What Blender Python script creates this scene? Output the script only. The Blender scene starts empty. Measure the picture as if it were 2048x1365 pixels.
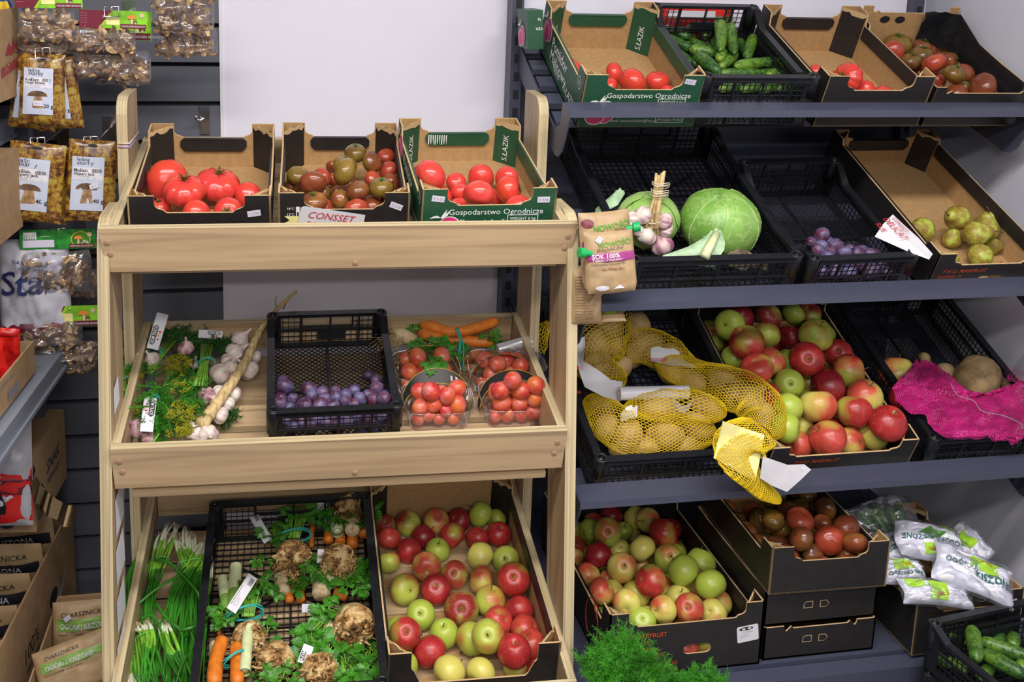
import bpy, bmesh, math, random
import numpy as np
from mathutils import Vector, Matrix, Euler, noise as mnoise
random.seed(7)
PI = math.pi
SC = bpy.context.scene
COL = SC.collection
# ------------------------------------------------------------------ camera
PITCH, ROLL, FPX = math.radians(10.87), math.radians(1.485), 2072.0
CX, CY, YAW, CAMH = 894.0, 320.3, math.radians(10.62), 1.75
def RZ(deg): return Matrix.Rotation(math.radians(deg), 3, 'Z')
_f = Vector((0, math.cos(PITCH), -math.sin(PITCH))); _u = Vector((0, math.sin(PITCH), math.cos(PITCH))); _r = Vector((1, 0, 0))
_r2 = math.cos(ROLL)*_r + math.sin(ROLL)*_u; _u2 = -math.sin(ROLL)*_r + math.cos(ROLL)*_u
_W = Matrix.Rotation(-YAW, 3, 'Z')
CR, CU, CF = _W @ _r2, _W @ _u2, _W @ _f
CP = Vector((0, 0, CAMH))
cam = bpy.data.cameras.new('camera'); camo = bpy.data.objects.new('camera', cam); COL.objects.link(camo)
camo.matrix_world = Matrix(((CR.x, CU.x, -CF.x, CP.x), (CR.y, CU.y, -CF.y, CP.y), (CR.z, CU.z, -CF.z, CP.z), (0, 0, 0, 1)))
cam.sensor_width = 36.0; cam.lens = FPX*36/2048
cam.shift_x = (1024-CX)/2048; cam.shift_y = (CY-682.5)/2048
cam.clip_start = 0.05; cam.clip_end = 50
SC.camera = camo
# survey helpers: the point of the place that a line of sight meets on a known plane
def ray(x, y): return CF + (x-CX)/FPX*CR - (y-CY)/FPX*CU
def atplane(x, y, P, n):
    d = ray(x, y); return CP + d*((Vector(P)-CP).dot(n)/d.dot(n))
def aty(x, y, Y): return atplane(x, y, (0, Y, 0), Vector((0, 1, 0)))
def atx(x, y, X): return atplane(x, y, (X, 0, 0), Vector((1, 0, 0)))
def atz(x, y, Z): return atplane(x, y, (0, 0, Z), Vector((0, 0, 1)))
# ------------------------------------------------------------------ light
SC.view_settings.view_transform = 'Standard'; SC.view_settings.look = 'None'
SC.view_settings.gamma = 1; SC.view_settings.use_curve_mapping = False
SC.view_settings.exposure = 0.0
w = bpy.data.worlds.new('world'); SC.world = w; w.use_nodes = True
w.node_tree.nodes['Background'].inputs[0].default_value = (0.75, 0.78, 1.0, 1)
w.node_tree.nodes['Background'].inputs[1].default_value = 0.09
def area(loc, sx, sy, power, rot=(0, 0, 0), col=(1, .96, .93)):
    l = bpy.data.lights.new('ceiling_tube_light', 'AREA'); l.shape = 'RECTANGLE'; l.size = sx; l.size_y = sy; l.energy = power; l.color = col
    o = bpy.data.objects.new('ceiling_tube_light', l); COL.objects.link(o); o.location = loc; o.rotation_euler = rot
    return o
area((0.3, 1.05, 2.72), 2.6, 0.25, 74)
area((0.1, -0.4, 2.72), 2.6, 0.25, 62)
area((0.0, -2.4, 2.72), 3.0, 0.25, 95)
# ------------------------------------------------------------------ materials
MATS = {}
def newmat(name):
    m = bpy.data.materials.new(name); m.use_nodes = True; MATS[name] = m
    return m, m.node_tree, m.node_tree.nodes['Principled BSDF']
def nd(nt, t, **kw):
    n = nt.nodes.new(t)
    for k, v in kw.items():
        if k in ('operation', 'blend_type', 'attribute_type', 'attribute_name', 'bands_direction', 'wave_type', 'data_type', 'feature', 'noise_dimensions', 'rings_direction'): setattr(n, k, v)
        elif hasattr(v, 'is_output'): nt.links.new(v, n.inputs[k.replace('_', ' ') if isinstance(k, str) else k])
    return n
def lk(nt, a, b): nt.links.new(a, b)
def coord(nt, scale=(1, 1, 1), rnd=False, kind='Object', rot=(0, 0, 0)):
    tc = nt.nodes.new('ShaderNodeTexCoord'); mp = nt.nodes.new('ShaderNodeMapping')
    mp.inputs['Scale'].default_value = scale; mp.inputs['Rotation'].default_value = rot
    lk(nt, tc.outputs[kind], mp.inputs['Vector'])
    if rnd:
        oi = nt.nodes.new('ShaderNodeObjectInfo'); ml = nt.nodes.new('ShaderNodeMath'); ml.operation = 'MULTIPLY'; ml.inputs[1].default_value = 37.0
        lk(nt, oi.outputs['Random'], ml.inputs[0]); lk(nt, ml.outputs[0], mp.inputs['Location'])
    return mp.outputs[0]
def noi(nt, vec, scale=5, detail=2, rough=.5):
    n = nt.nodes.new('ShaderNodeTexNoise'); n.inputs['Scale'].default_value = scale; n.inputs['Detail'].default_value = detail; n.inputs['Roughness'].default_value = rough
    lk(nt, vec, n.inputs['Vector']); return n.outputs['Fac']
def ramp(nt, fac, stops):
    r = nt.nodes.new('ShaderNodeValToRGB'); e = r.color_ramp.elements
    while len(e) < len(stops): e.new(.5)
    for i, (p, c) in enumerate(stops):
        e[i].position = p; e[i].color = (c[0], c[1], c[2], 1) if isinstance(c, (tuple, list)) else (c, c, c, 1)
    lk(nt, fac, r.inputs[0]); return r.outputs[0]
def mixc(nt, fac, a, b, mode='MIX'):
    m = nt.nodes.new('ShaderNodeMix'); m.data_type = 'RGBA'; m.blend_type = mode
    for s, v in ((m.inputs[0], fac), (m.inputs[6], a), (m.inputs[7], b)):
        if hasattr(v, 'is_output'): lk(nt, v, s)
        elif isinstance(v, (tuple, list)): s.default_value = (v[0], v[1], v[2], 1)
        else: s.default_value = v
    return m.outputs[2]
def mth(nt, op, a, b=0.0, clamp=False):
    m = nt.nodes.new('ShaderNodeMath'); m.operation = op; m.use_clamp = clamp
    for i, v in enumerate((a, b)):
        if hasattr(v, 'is_output'): lk(nt, v, m.inputs[i])
        else: m.inputs[i].default_value = v
    return m.outputs[0]
def bump(nt, bs, h, strength=.3, dist=.001):
    b = nt.nodes.new('ShaderNodeBump'); b.inputs['Strength'].default_value = strength; b.inputs['Distance'].default_value = dist
    lk(nt, h, b.inputs['Height']); lk(nt, b.outputs[0], bs.inputs['Normal'])
def plain(name, col, rough=.5, var=0.0, vs=40, metal=0, bmp=0, spec=None, emit=None, trans=None):
    m, nt, bs = newmat(name)
    bs.inputs['Roughness'].default_value = rough; bs.inputs['Metallic'].default_value = metal
    if spec is not None: bs.inputs['Specular IOR Level'].default_value = spec
    if var or bmp:
        n = noi(nt, coord(nt), vs, 3)
        a = tuple(c*(1-var) for c in col); b = tuple(min(1, c*(1+var)) for c in col)
        lk(nt, ramp(nt, n, [(.3, a), (.7, b)]), bs.inputs['Base Color'])
        if bmp: bump(nt, bs, n, bmp)
    else: bs.inputs['Base Color'].default_value = (*col, 1)
    return m
def wood(name, ax, col=(.46, .325, .185), dark=(.31, .205, .11), edge=False):
    m, nt, bs = newmat(name); s = [26, 26, 26]; s[ax] = 1.1
    if edge: s = [160, 160, 160]; s[ax] = 1.5
    v = coord(nt, s, rnd=False)
    n = noi(nt, v, 1.0, 4, .6); n2 = noi(nt, v, .28, 2, .5)
    c1 = ramp(nt, n, [(.30, dark), (.5, col), (.75, tuple(min(1, c*1.18) for c in col))])
    n3 = noi(nt, v, .55, 1, .4)
    c = mixc(nt, ramp(nt, n2, [(.43, 0.0), (.465, .75), (.50, 0.0)]), c1, tuple(c*.5 for c in col)); c = mixc(nt, ramp(nt, n3, [(.56, 0.0), (.585, .6), (.61, 0.0)]), c, tuple(c_*.55 for c_ in col))
    lk(nt, c, bs.inputs['Base Color']); bs.inputs['Roughness'].default_value = .48
for a, nme in enumerate('xyz'):
    wood('wood_'+nme, a); wood('woodedge_'+nme, a, (.54, .44, .26), (.37, .27, .15), True)
wood('woodpostedge', 2, (.54, .44, .26), (.37, .27, .15), True)
for n_ in MATS['woodpostedge'].node_tree.nodes:
    if n_.type == 'MAPPING': n_.inputs['Scale'].default_value = (170, 3, 1.2)
plain('plug', (.36, .21, .13), .6, .15, 60)
plain('kraft', (.42, .25, .105), .85, .10, 90)
plain('kraftd', (.34, .21, .10), .85, .10, 60)
plain('carton', (.37, .235, .12), .8, .12, 30)
plain('corr', (.52, .36, .18), .9, .35, 500)
plain('blackprint', (.014, .012, .012), .5, .2, 30)
plain('greenprint', (.013, .075, .034), .45, .12, 20)
plain('blackplastic', (.010, .011, .014), .34, .3, 60)
plain('shelfmetal', (.055, .06, .095), .40, .06, 400, bmp=.15)
plain('slat', (.105, .11, .135), .5, .05, 300)
plain('slatgap', (.008, .008, .010), .7)
plain('whitepanel', (.72, .70, .79), .55, .012, 8)
plain('whitewall', (.62, .62, .70), .6, .02, 4)
plain('trimwhite', (.72, .71, .75), .4)
plain('floorm', (.16, .15, .15), .4, .15, 6)
plain('ceilm', (.7, .7, .7), .8)
plain('chrome', (.75, .75, .78), .18, metal=1)
plain('greymetal', (.20, .22, .27), .4, .05, 200)
plain('paper', (.66, .65, .69), .6, .03, 30)
plain('stickpaper', (.62, .60, .72), .5)
plain('textwhite', (.80, .82, .80), .5)
plain('textblack', (.015, .015, .02), .5)
plain('textred', (.55, .02, .03), .5)
plain('textorange', (.50, .07, .015), .5)
plain('textyellow', (.8, .55, .03), .5)
plain('textgreen', (.10, .33, .02), .5)
plain('textnavy', (.02, .03, .12), .5)
plain('textgrey', (.25, .25, .28), .5)
plain('pinkprint', (.72, .03, .20), .45)
plain('maroon', (.16, .012, .03), .4)
plain('limeprint', (.20, .50, .02), .4, .35, 25)
plain('lime', (.33, .60, .03), .4)
plain('grassprint', (.02, .22, .03), .35, .5, 60)
plain('orangeprint', (.75, .25, .05), .4)
plain('redprint', (.62, .015, .012), .3, .2, 15)
plain('beige', (.62, .50, .32), .5, .2, 60)
plain('bluegrey', (.50, .55, .68), .35)
plain('navy', (.02, .03, .10), .35)
plain('teal', (.02, .42, .36), .4)
plain('bandgreen', (.10, .50, .10), .4)
plain('lavender', (.42, .30, .55), .5)
plain('capgreen', (.01, .38, .10), .3)
plain('purpleband', (.33, .04, .20), .4)
plain('pouchkraft', (.40, .27, .14), .5, .14, 25)
plain('stem', (.10, .055, .02), .7)
plain('calyx', (.08, .17, .02), .6, .3, 80)
plain('string', (.62, .55, .42), .8)
plain('leafgreen', (.045, .20, .012), .42, .45, 60)
plain('leafdark', (.02, .10, .012), .45, .4, 60)
plain('dillgreen', (.04, .22, .010), .5, .5, 30)
plain('dillyellow', (.34, .33, .01), .55, .4, 60)
plain('stalkgreen', (.16, .36, .03), .4, .3, 30)
plain('oniongreen', (.035, .21, .015), .35, .4, 14)
plain('onionmid', (.20, .46, .04), .35, .3, 20)
plain('onionwhite', (.72, .76, .55), .35, .1, 20)
plain('leekgreen', (.20, .36, .07), .4, .25, 30)
plain('leekwhite', (.62, .68, .38), .4, .15, 40)
plain('straw', (.56, .41, .19), .7, .3, 90)
plain('mush', (.30, .18, .08), .75, .75, 55)
plain('mushdark', (.13, .07, .035), .8, .6, 60)
plain('mushlight', (.55, .38, .19), .75, .4, 80)
plain('net', (.78, .55, .008), .45, .1, 20)
plain('whitefilm', (.72, .72, .78), .25)
def carrot():
    m, nt, bs = newmat('carrot'); v = coord(nt); n = noi(nt, v, 60, 3)
    lk(nt, ramp(nt, n, [(.3, (.50, .13, .012)), (.6, (.72, .20, .015)), (.8, (.75, .30, .08))]), bs.inputs['Base Color']); bs.inputs['Roughness'].default_value = .5
    bump(nt, bs, noi(nt, v, 120, 2), .25)
carrot()
def celm():
    m, nt, bs = newmat('celeriac'); v = coord(nt); n = noi(nt, v, 38, 4, .65)
    lk(nt, ramp(nt, n, [(.38, (.10, .045, .012)), (.48, (.36, .19, .055)), (.58, (.62, .44, .20)), (.7, (.70, .55, .30))]), bs.inputs['Base Color']); bs.inputs['Roughness'].default_value = .75
    bump(nt, bs, n, 1.0, .008)
    m, nt, bs = newmat('celeriactop'); v = coord(nt); n = noi(nt, v, 30, 3)
    lk(nt, ramp(nt, n, [(.3, (.40, .27, .12)), (.6, (.66, .52, .30))]), bs.inputs['Base Color']); bs.inputs['Roughness'].default_value = .7
    bump(nt, bs, n, .5, .003)
    m, nt, bs = newmat('parsnip'); v = coord(nt, (1, 1, 1)); n = noi(nt, v, 70, 3)
    lk(nt, ramp(nt, n, [(.3, (.42, .28, .12)), (.55, (.68, .55, .34))]), bs.inputs['Base Color']); bs.inputs['Roughness'].default_value = .65
    bump(nt, bs, n, .4, .002)
    m, nt, bs = newmat('beetbrown'); v = coord(nt); n = noi(nt, v, 22, 4, .6)
    lk(nt, ramp(nt, n, [(.3, (.16, .09, .04)), (.5, (.36, .24, .11)), (.7, (.46, .32, .16))]), bs.inputs['Base Color']); bs.inputs['Roughness'].default_value = .7
    bump(nt, bs, n, .5, .003)
celm()
def applem():
    m, nt, bs = newmat('apple'); oi = nt.nodes.new('ShaderNodeObjectInfo'); sp = nt.nodes.new('ShaderNodeSeparateColor'); lk(nt, oi.outputs['Color'], sp.inputs[0])
    v = coord(nt, (30, 30, 3.5), True); st = noi(nt, v, 1.2, 3, .6)
    big = noi(nt, coord(nt, (1, 1, 1), True), 13, 1.5)
    f = mth(nt, 'ADD', mth(nt, 'MULTIPLY', big, 1.25), mth(nt, 'MULTIPLY', st, .45))
    f = mth(nt, 'ADD', f, mth(nt, 'MULTIPLY', sp.outputs[0], 1.5)); f = mth(nt, 'SUBTRACT', f, 1.55)
    f = ramp(nt, f, [(0.0, 0.0), (.30, 1.0)])
    green = mixc(nt, sp.outputs[1], (.34, .47, .05), (.66, .56, .13))
    red = ramp(nt, st, [(.3, (.26, .006, .012)), (.6, (.50, .022, .03)), (.75, (.60, .07, .05))])
    red = mixc(nt, sp.outputs[2], red, (.17, .004, .012)); red = mixc(nt, mth(nt, 'MULTIPLY', sp.outputs[1], .30), red, (.72, .22, .09))
    c = mixc(nt, f, green, red)
    sep = nt.nodes.new('ShaderNodeSeparateXYZ'); tc = nt.nodes.new('ShaderNodeTexCoord'); lk(nt, tc.outputs['Object'], sep.inputs[0])
    r2 = mth(nt, 'SQRT', mth(nt, 'ADD', mth(nt, 'MULTIPLY', sep.outputs[0], sep.outputs[0]), mth(nt, 'MULTIPLY', sep.outputs[1], sep.outputs[1])))
    cav = ramp(nt, mth(nt, 'MULTIPLY', r2, 60), [(.12, .55), (.40, 0.0)])
    c = mixc(nt, cav, c, (.30, .30, .06))
    spk = nt.nodes.new('ShaderNodeTexVoronoi'); spk.inputs['Scale'].default_value = 230; lk(nt, tc.outputs['Object'], spk.inputs['Vector'])
    c = mixc(nt, ramp(nt, spk.outputs['Distance'], [(.10, .35), (.20, 0.0)]), c, (.75, .60, .30))
    lk(nt, c, bs.inputs['Base Color']); bs.inputs['Roughness'].default_value = .33
applem()
def tomm():
    m, nt, bs = newmat('tomato'); oi = nt.nodes.new('ShaderNodeObjectInfo'); sp = nt.nodes.new('ShaderNodeSeparateColor'); lk(nt, oi.outputs['Color'], sp.inputs[0])
    n = noi(nt, coord(nt, (1, 1, 1), True), 16, 2)
    red = ramp(nt, n, [(.3, (.62, .060, .025)), (.6, (.66, .050, .045)), (.8, (.70, .12, .05))])
    brn = ramp(nt, n, [(.35, (.11, .040, .018)), (.6, (.21, .062, .020)), (.75, (.33, .08, .022))])
    c = mixc(nt, sp.outputs[0], red, brn)
    tc = nt.nodes.new('ShaderNodeTexCoord'); se = nt.nodes.new('ShaderNodeSeparateXYZ'); lk(nt, tc.outputs['Object'], se.inputs[0])
    g = mth(nt, 'ADD', mth(nt, 'MULTIPLY', se.outputs[2], 14), mth(nt, 'MULTIPLY', n, .9)); g = mth(nt, 'ADD', g, mth(nt, 'MULTIPLY', sp.outputs[1], 1.2))
    g = mth(nt, 'MULTIPLY', ramp(nt, mth(nt, 'SUBTRACT', g, .75), [(0.0, 0.0), (.45, 1.0)]), sp.outputs[1])
    c = mixc(nt, g, c, ramp(nt, n, [(.3, (.10, .085, .012)), (.7, (.20, .19, .025))]))
    lk(nt, c, bs.inputs['Base Color']); bs.inputs['Roughness'].default_value = .22
tomm()
def plumm(name, a, b, bloom, rough, lo):
    m, nt, bs = newmat(name); v = coord(nt, (1, 1, 1), True); n = noi(nt, v, 22, 2); n2 = noi(nt, v, 45, 4, .65)
    c = ramp(nt, n, [(.35, a), (.65, b)]); f = ramp(nt, n2, [(lo, 0.0), (lo+.22, .8)])
    lk(nt, mixc(nt, f, c, bloom), bs.inputs['Base Color']); bs.inputs['Roughness'].default_value = rough
plumm('plum', (.022, .008, .035), (.11, .010, .028), (.16, .15, .30), .45, .38)
plumm('pinkplum', (.55, .035, .035), (.66, .16, .04), (.66, .26, .24), .32, .46)
def pearm():
    m, nt, bs = newmat('pear'); v = coord(nt, (1, 1, 1), True); n = noi(nt, v, 30, 5, .65)
    lk(nt, ramp(nt, n, [(.40, (.24, .15, .03)), (.52, (.33, .27, .035)), (.60, (.42, .50, .08))]), bs.inputs['Base Color']); bs.inputs['Roughness'].default_value = .5
    m, nt, bs = newmat('cucumber'); v = coord(nt, (1, 1, 1), True); tc = nt.nodes.new('ShaderNodeTexCoord'); oi = nt.nodes.new('ShaderNodeObjectInfo'); sp = nt.nodes.new('ShaderNodeSeparateColor'); lk(nt, oi.outputs['Color'], sp.inputs[0])
    n = noi(nt, v, 110, 2); n1 = noi(nt, v, 18, 1)
    dk = ramp(nt, n, [(.42, (.012, .055, .010)), (.60, (.035, .13, .015))]); lt = ramp(nt, n, [(.38, (.06, .16, .012)), (.52, (.15, .28, .025))])
    se = nt.nodes.new('ShaderNodeSeparateXYZ'); lk(nt, tc.outputs['Object'], se.inputs[0])
    f = mth(nt, 'ADD', mth(nt, 'MULTIPLY', se.outputs[2], 7), sp.outputs[0]); f = mth(nt, 'ADD', f, mth(nt, 'SUBTRACT', n1, .5), True)
    c = mixc(nt, f, dk, lt)
    tip = ramp(nt, mth(nt, 'MULTIPLY', se.outputs[2], 15), [(.62, 0.0), (.86, .8)]); c = mixc(nt, mth(nt, 'MULTIPLY', tip, sp.outputs[1]), c, (.42, .47, .04))
    lk(nt, c, bs.inputs['Base Color']); bs.inputs['Roughness'].default_value = .38
    vo = nt.nodes.new('ShaderNodeTexVoronoi'); vo.inputs['Scale'].default_value = 130; lk(nt, v, vo.inputs['Vector'])
    bump(nt, bs, ramp(nt, vo.outputs['Distance'], [(.12, 1.0), (.32, 0.0)]), .8, .002)
    m, nt, bs = newmat('potato'); v = coord(nt, (1, 1, 1), True); n = noi(nt, v, 35, 4, .6)
    lk(nt, ramp(nt, n, [(.35, (.33, .20, .07)), (.65, (.56, .40, .17))]), bs.inputs['Base Color']); bs.inputs['Roughness'].default_value = .6
    m, nt, bs = newmat('garlic'); v = coord(nt, (60, 60, 6), True); n = noi(nt, v, 1.1, 3)
    lk(nt, ramp(nt, n, [(.35, (.50, .33, .34)), (.5, (.66, .56, .50)), (.7, (.74, .68, .60))]), bs.inputs['Base Color']); bs.inputs['Roughness'].default_value = .45
    m, nt, bs = newmat('garlicpurple'); v = coord(nt, (60, 60, 6), True); n = noi(nt, v, 1.1, 3)
    lk(nt, ramp(nt, n, [(.35, (.25, .07, .16)), (.5, (.45, .27, .28)), (.7, (.66, .55, .50))]), bs.inputs['Base Color']); bs.inputs['Roughness'].default_value = .45
    m, nt, bs = newmat('cabbage'); v = coord(nt, (1, 1, 1)); n = noi(nt, v, 14, 3)
    oi = nt.nodes.new('ShaderNodeObjectInfo'); sp = nt.nodes.new('ShaderNodeSeparateColor'); lk(nt, oi.outputs['Color'], sp.inputs[0])
    c = ramp(nt, n, [(.3, (.07, .22, .015)), (.55, (.14, .35, .03)), (.75, (.28, .48, .08))]); c = mixc(nt, sp.outputs[0], c, (.42, .60, .20)); n9 = noi(nt, v, 32, 5, .7); c = mixc(nt, ramp(nt, n9, [(.50, 0.0), (.56, .35), (.60, 0.0)]), c, (.55, .66, .30))
    lk(nt, c, bs.inputs['Base Color']); bs.inputs['Roughness'].default_value = .38
    bump(nt, bs, noi(nt, v, 45, 2), .35, .003)
    plain('cabbagevein', (.50, .66, .30), .4, .1, 60)
    plain('cabbagepale', (.36, .52, .32), .45, .2, 40)
pearm()
def film(name, tint=(.95, .95, 1), alpha=.16, rough=.08):
    m, nt, bs = newmat(name); out = nt.nodes['Material Output']
    gl = nt.nodes.new('ShaderNodeBsdfGlossy'); gl.inputs['Roughness'].default_value = rough; gl.inputs['Color'].default_value = (1, 1, 1, 1)
    tr = nt.nodes.new('ShaderNodeBsdfTransparent'); tr.inputs['Color'].default_value = (*tint, 1)
    lw = nt.nodes.new('ShaderNodeLayerWeight'); lw.inputs['Blend'].default_value = .35
    df = nt.nodes.new('ShaderNodeBsdfDiffuse'); df.inputs['Color'].default_value = (.8, .8, .85, 1)
    a = nt.nodes.new('ShaderNodeMixShader'); lk(nt, mth(nt, 'ADD', mth(nt, 'MULTIPLY', lw.outputs['Fresnel'], .55), alpha*.35, True), a.inputs[0]); lk(nt, tr.outputs[0], a.inputs[1]); lk(nt, gl.outputs[0], a.inputs[2])
    b = nt.nodes.new('ShaderNodeMixShader'); b.inputs[0].default_value = alpha*.35; lk(nt, a.outputs[0], b.inputs[1]); lk(nt, df.outputs[0], b.inputs[2])
    lk(nt, b.outputs[0], out.inputs['Surface'])
film('clearfilm'); film('clearplastic', (.97, .97, .98), .10, .05); film('milkyfilm', (.9, .9, .95), 1.3, .25)
def magenta():
    m, nt, bs = newmat('magentanet'); v = coord(nt, (1, 1, 1)); w1 = nt.nodes.new('ShaderNodeTexWave'); w1.inputs['Scale'].default_value = 95; w1.inputs['Distortion'].default_value = 2.5; lk(nt, v, w1.inputs['Vector']); w1.bands_direction = 'Y'
    w2 = nt.nodes.new('ShaderNodeTexWave'); w2.inputs['Scale'].default_value = 60; w2.inputs['Distortion'].default_value = 2.5; w2.bands_direction = 'X'; lk(nt, v, w2.inputs['Vector'])
    n = noi(nt, v, 18, 3); c = ramp(nt, n, [(.3, (.34, .008, .10)), (.6, (.60, .015, .20)), (.8, (.78, .06, .32))])
    lk(nt, c, bs.inputs['Base Color']); bs.inputs['Roughness'].default_value = .3
    a = mth(nt, 'MAXIMUM', w1.outputs['Fac'], w2.outputs['Fac']); lk(nt, ramp(nt, a, [(.25, .72), (.45, 1.0)]), bs.inputs['Alpha'])
    bump(nt, bs, mth(nt, 'ADD', a, mth(nt, 'MULTIPLY', noi(nt, v, 60, 3), 1.5)), .8, .004)
magenta()
def forest():
    m, nt, bs = newmat('forestprint'); v = coord(nt, (60, 1, 14)); n = noi(nt, v, 1.0, 4, .6); n2 = noi(nt, coord(nt), 55, 4, .7)
    c = ramp(nt, n2, [(.34, (.025, .012, .006)), (.45, (.13, .05, .014)), (.53, (.30, .15, .025)), (.61, (.40, .30, .05)), (.69, (.18, .19, .03)), (.8, (.60, .50, .22))])
    c = mixc(nt, ramp(nt, n, [(.36, .9), (.46, 0.0)]), c, (.07, .03, .015))
    lk(nt, c, bs.inputs['Base Color']); bs.inputs['Roughness'].default_value = .22
forest()
def M(n): return MATS[n]
plain('yellowpaper', (.80, .74, .30), .6, .1, 30); plain('textteal', (.01, .12, .11), .5); plain('magentanet2', (.62, .02, .22), .5); plain('dillbright', (.055, .30, .015), .45, .5, 30)
plain('textredp', (.30, .04, .05), .6); plain('bluebag', (.02, .08, .40), .3, .2, 20); plain('redseal', (.45, .01, .01), .3); plain('silverbag', (.50, .50, .56), .28, .15, 20); plain('goldbag', (.45, .33, .12), .3, .3, 12)
# ------------------------------------------------------------------ mesh builder and scene helpers
class MB:
    def __init__(s): s.v = []; s.f = []; s.m = []; s.s = []
    def add(s, vs, fs, mat=0, smooth=False, T=None):
        b = len(s.v)
        if T is not None: vs = [T @ Vector(q) for q in vs]
        s.v += [tuple(q) for q in vs]
        for i, f in enumerate(fs):
            s.f.append([b+k for k in f]); s.m.append(mat[i] if isinstance(mat, list) else mat); s.s.append(smooth)
        return s
    def box(s, lo, hi, mat=0, T=None):
        x0, y0, z0 = lo; x1, y1, z1 = hi
        return s.add([(x0, y0, z0), (x1, y0, z0), (x1, y1, z0), (x0, y1, z0), (x0, y0, z1), (x1, y0, z1), (x1, y1, z1), (x0, y1, z1)],
                     [(0, 3, 2, 1), (4, 5, 6, 7), (0, 1, 5, 4), (1, 2, 6, 5), (2, 3, 7, 6), (3, 0, 4, 7)], mat, False, T)
    def tube(s, pts, rad, seg=6, mat=0, smooth=True, cap=True, T=None, flat=1.0):
        pts = [Vector(p) for p in pts]; n = len(pts)
        if not hasattr(rad, '__len__'): rad = [rad]*n
        vs = []; fs = []; ms = []
        t = (pts[1]-pts[0]).normalized(); a = t.orthogonal().normalized()
        for i, p in enumerate(pts):
            if 0 < i < n-1: t = (pts[i+1]-pts[i-1])
            elif i == n-1: t = pts[i]-pts[i-1]
            if t.length < 1e-9: t = Vector((0, 0, 1))
            t = t.normalized(); a = (a-t*a.dot(t)); a = a.normalized() if a.length > 1e-6 else t.orthogonal().normalized(); b = t.cross(a)
            for k in range(seg):
                q = 2*PI*k/seg; vs.append(p+(a*math.cos(q)+b*math.sin(q)*flat)*rad[i])
        for i in range(n-1):
            for k in range(seg):
                k2 = (k+1) % seg; fs.append((i*seg+k, i*seg+k2, (i+1)*seg+k2, (i+1)*seg+k)); ms.append(mat[i] if isinstance(mat, list) else mat)
        if cap and seg > 2:
            fs.append(tuple(range(seg-1, -1, -1))); fs.append(tuple((n-1)*seg+k for k in range(seg)))
            ms += [mat[0], mat[-1]] if isinstance(mat, list) else [mat, mat]
        return s.add(vs, fs, ms, smooth, T)
    def lathe(s, prof, seg=24, mat=0, T=None, fn=None, smooth=True):
        vs = []; fs = []; n = len(prof)
        for i, (r, z) in enumerate(prof):
            for k in range(seg):
                q = 2*PI*k/seg; rr, zz = (r, z) if fn is None else fn(r, z, q, i/(n-1))
                vs.append((rr*math.cos(q), rr*math.sin(q), zz))
        for i in range(n-1):
            for k in range(seg):
                k2 = (k+1) % seg; fs.append((i*seg+k, i*seg+k2, (i+1)*seg+k2, (i+1)*seg+k))
        fs.append(tuple(range(seg-1, -1, -1))); fs.append(tuple((n-1)*seg+k for k in range(seg)))
        return s.add(vs, fs, mat, smooth, T)
    def prism(s, poly, F, th, mf=0, mb=0, me=0):
        """poly in (a,b); F = 4x4 frame: a->X, b->Y, front face at z=0, back at z=-th"""
        n = len(poly); vs = [(a, b, 0) for a, b in poly]+[(a, b, -th) for a, b in poly]
        area = sum(poly[i][0]*poly[(i+1) % n][1]-poly[(i+1) % n][0]*poly[i][1] for i in range(n))
        fr = tuple(range(n)); bk = tuple(range(2*n-1, n-1, -1)); sd = [(i, n+i, n+(i+1) % n, (i+1) % n) for i in range(n)]
        if area < 0: fr = fr[::-1]; bk = bk[::-1]; sd = [f[::-1] for f in sd]
        return s.add(vs, [fr, bk]+sd, [mf, mb]+[me]*n, False, F)
    def build(s, name, mats, parent=None, T=None):
        me = bpy.data.meshes.new(name); me.from_pydata(s.v, [], s.f)
        for m in (mats if isinstance(mats, (list, tuple)) else [mats]): me.materials.append(M(m) if isinstance(m, str) else m)
        me.polygons.foreach_set('material_index', s.m); me.polygons.foreach_set('use_smooth', s.s); me.update()
        o = bpy.data.objects.new(name, me); COL.objects.link(o)
        if parent is not None: o.parent = parent
        if T is not None: o.matrix_basis = T
        return o
def tag(o, label=None, cat=None, group=None, kind=None):
    if label: o['label'] = label
    if cat: o['category'] = cat
    if group: o['group'] = group
    if kind: o['kind'] = kind
    return o
def empty(name, T, label=None, cat=None, group=None):
    o = bpy.data.objects.new(name, None); COL.objects.link(o); o.empty_display_size = .05; o.matrix_world = T
    return tag(o, label, cat, group)
def FR(o, X=None, Y=None, Z=None):
    o = Vector(o)
    if X is None: X = Vector(Y).cross(Vector(Z))
    if Y is None: Y = Vector(Z).cross(Vector(X))
    X = Vector(X).normalized(); Y = Vector(Y).normalized()
    if Z is None: Z = X.cross(Y)
    Z = Vector(Z).normalized()
    return Matrix(((X.x, Y.x, Z.x, o.x), (X.y, Y.y, Z.y, o.y), (X.z, Y.z, Z.z, o.z), (0, 0, 0, 1)))
def BF(P, tilt=0, yaw=0):
    """frame with X right, Y going back and up by tilt, Z the normal"""
    return Matrix.Translation(Vector(P)) @ Matrix.Rotation(math.radians(yaw), 4, 'Z') @ Matrix.Rotation(math.radians(tilt), 4, 'X')
def onplane(px, py, T, h=0.0):
    """point seen at px,py lying h above the XY plane of frame T -> local coordinates"""
    n = (T.to_3x3() @ Vector((0, 0, 1))); P = T @ Vector((0, 0, h)); return T.inverted() @ atplane(px, py, P, n)
_tc = {}
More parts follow.
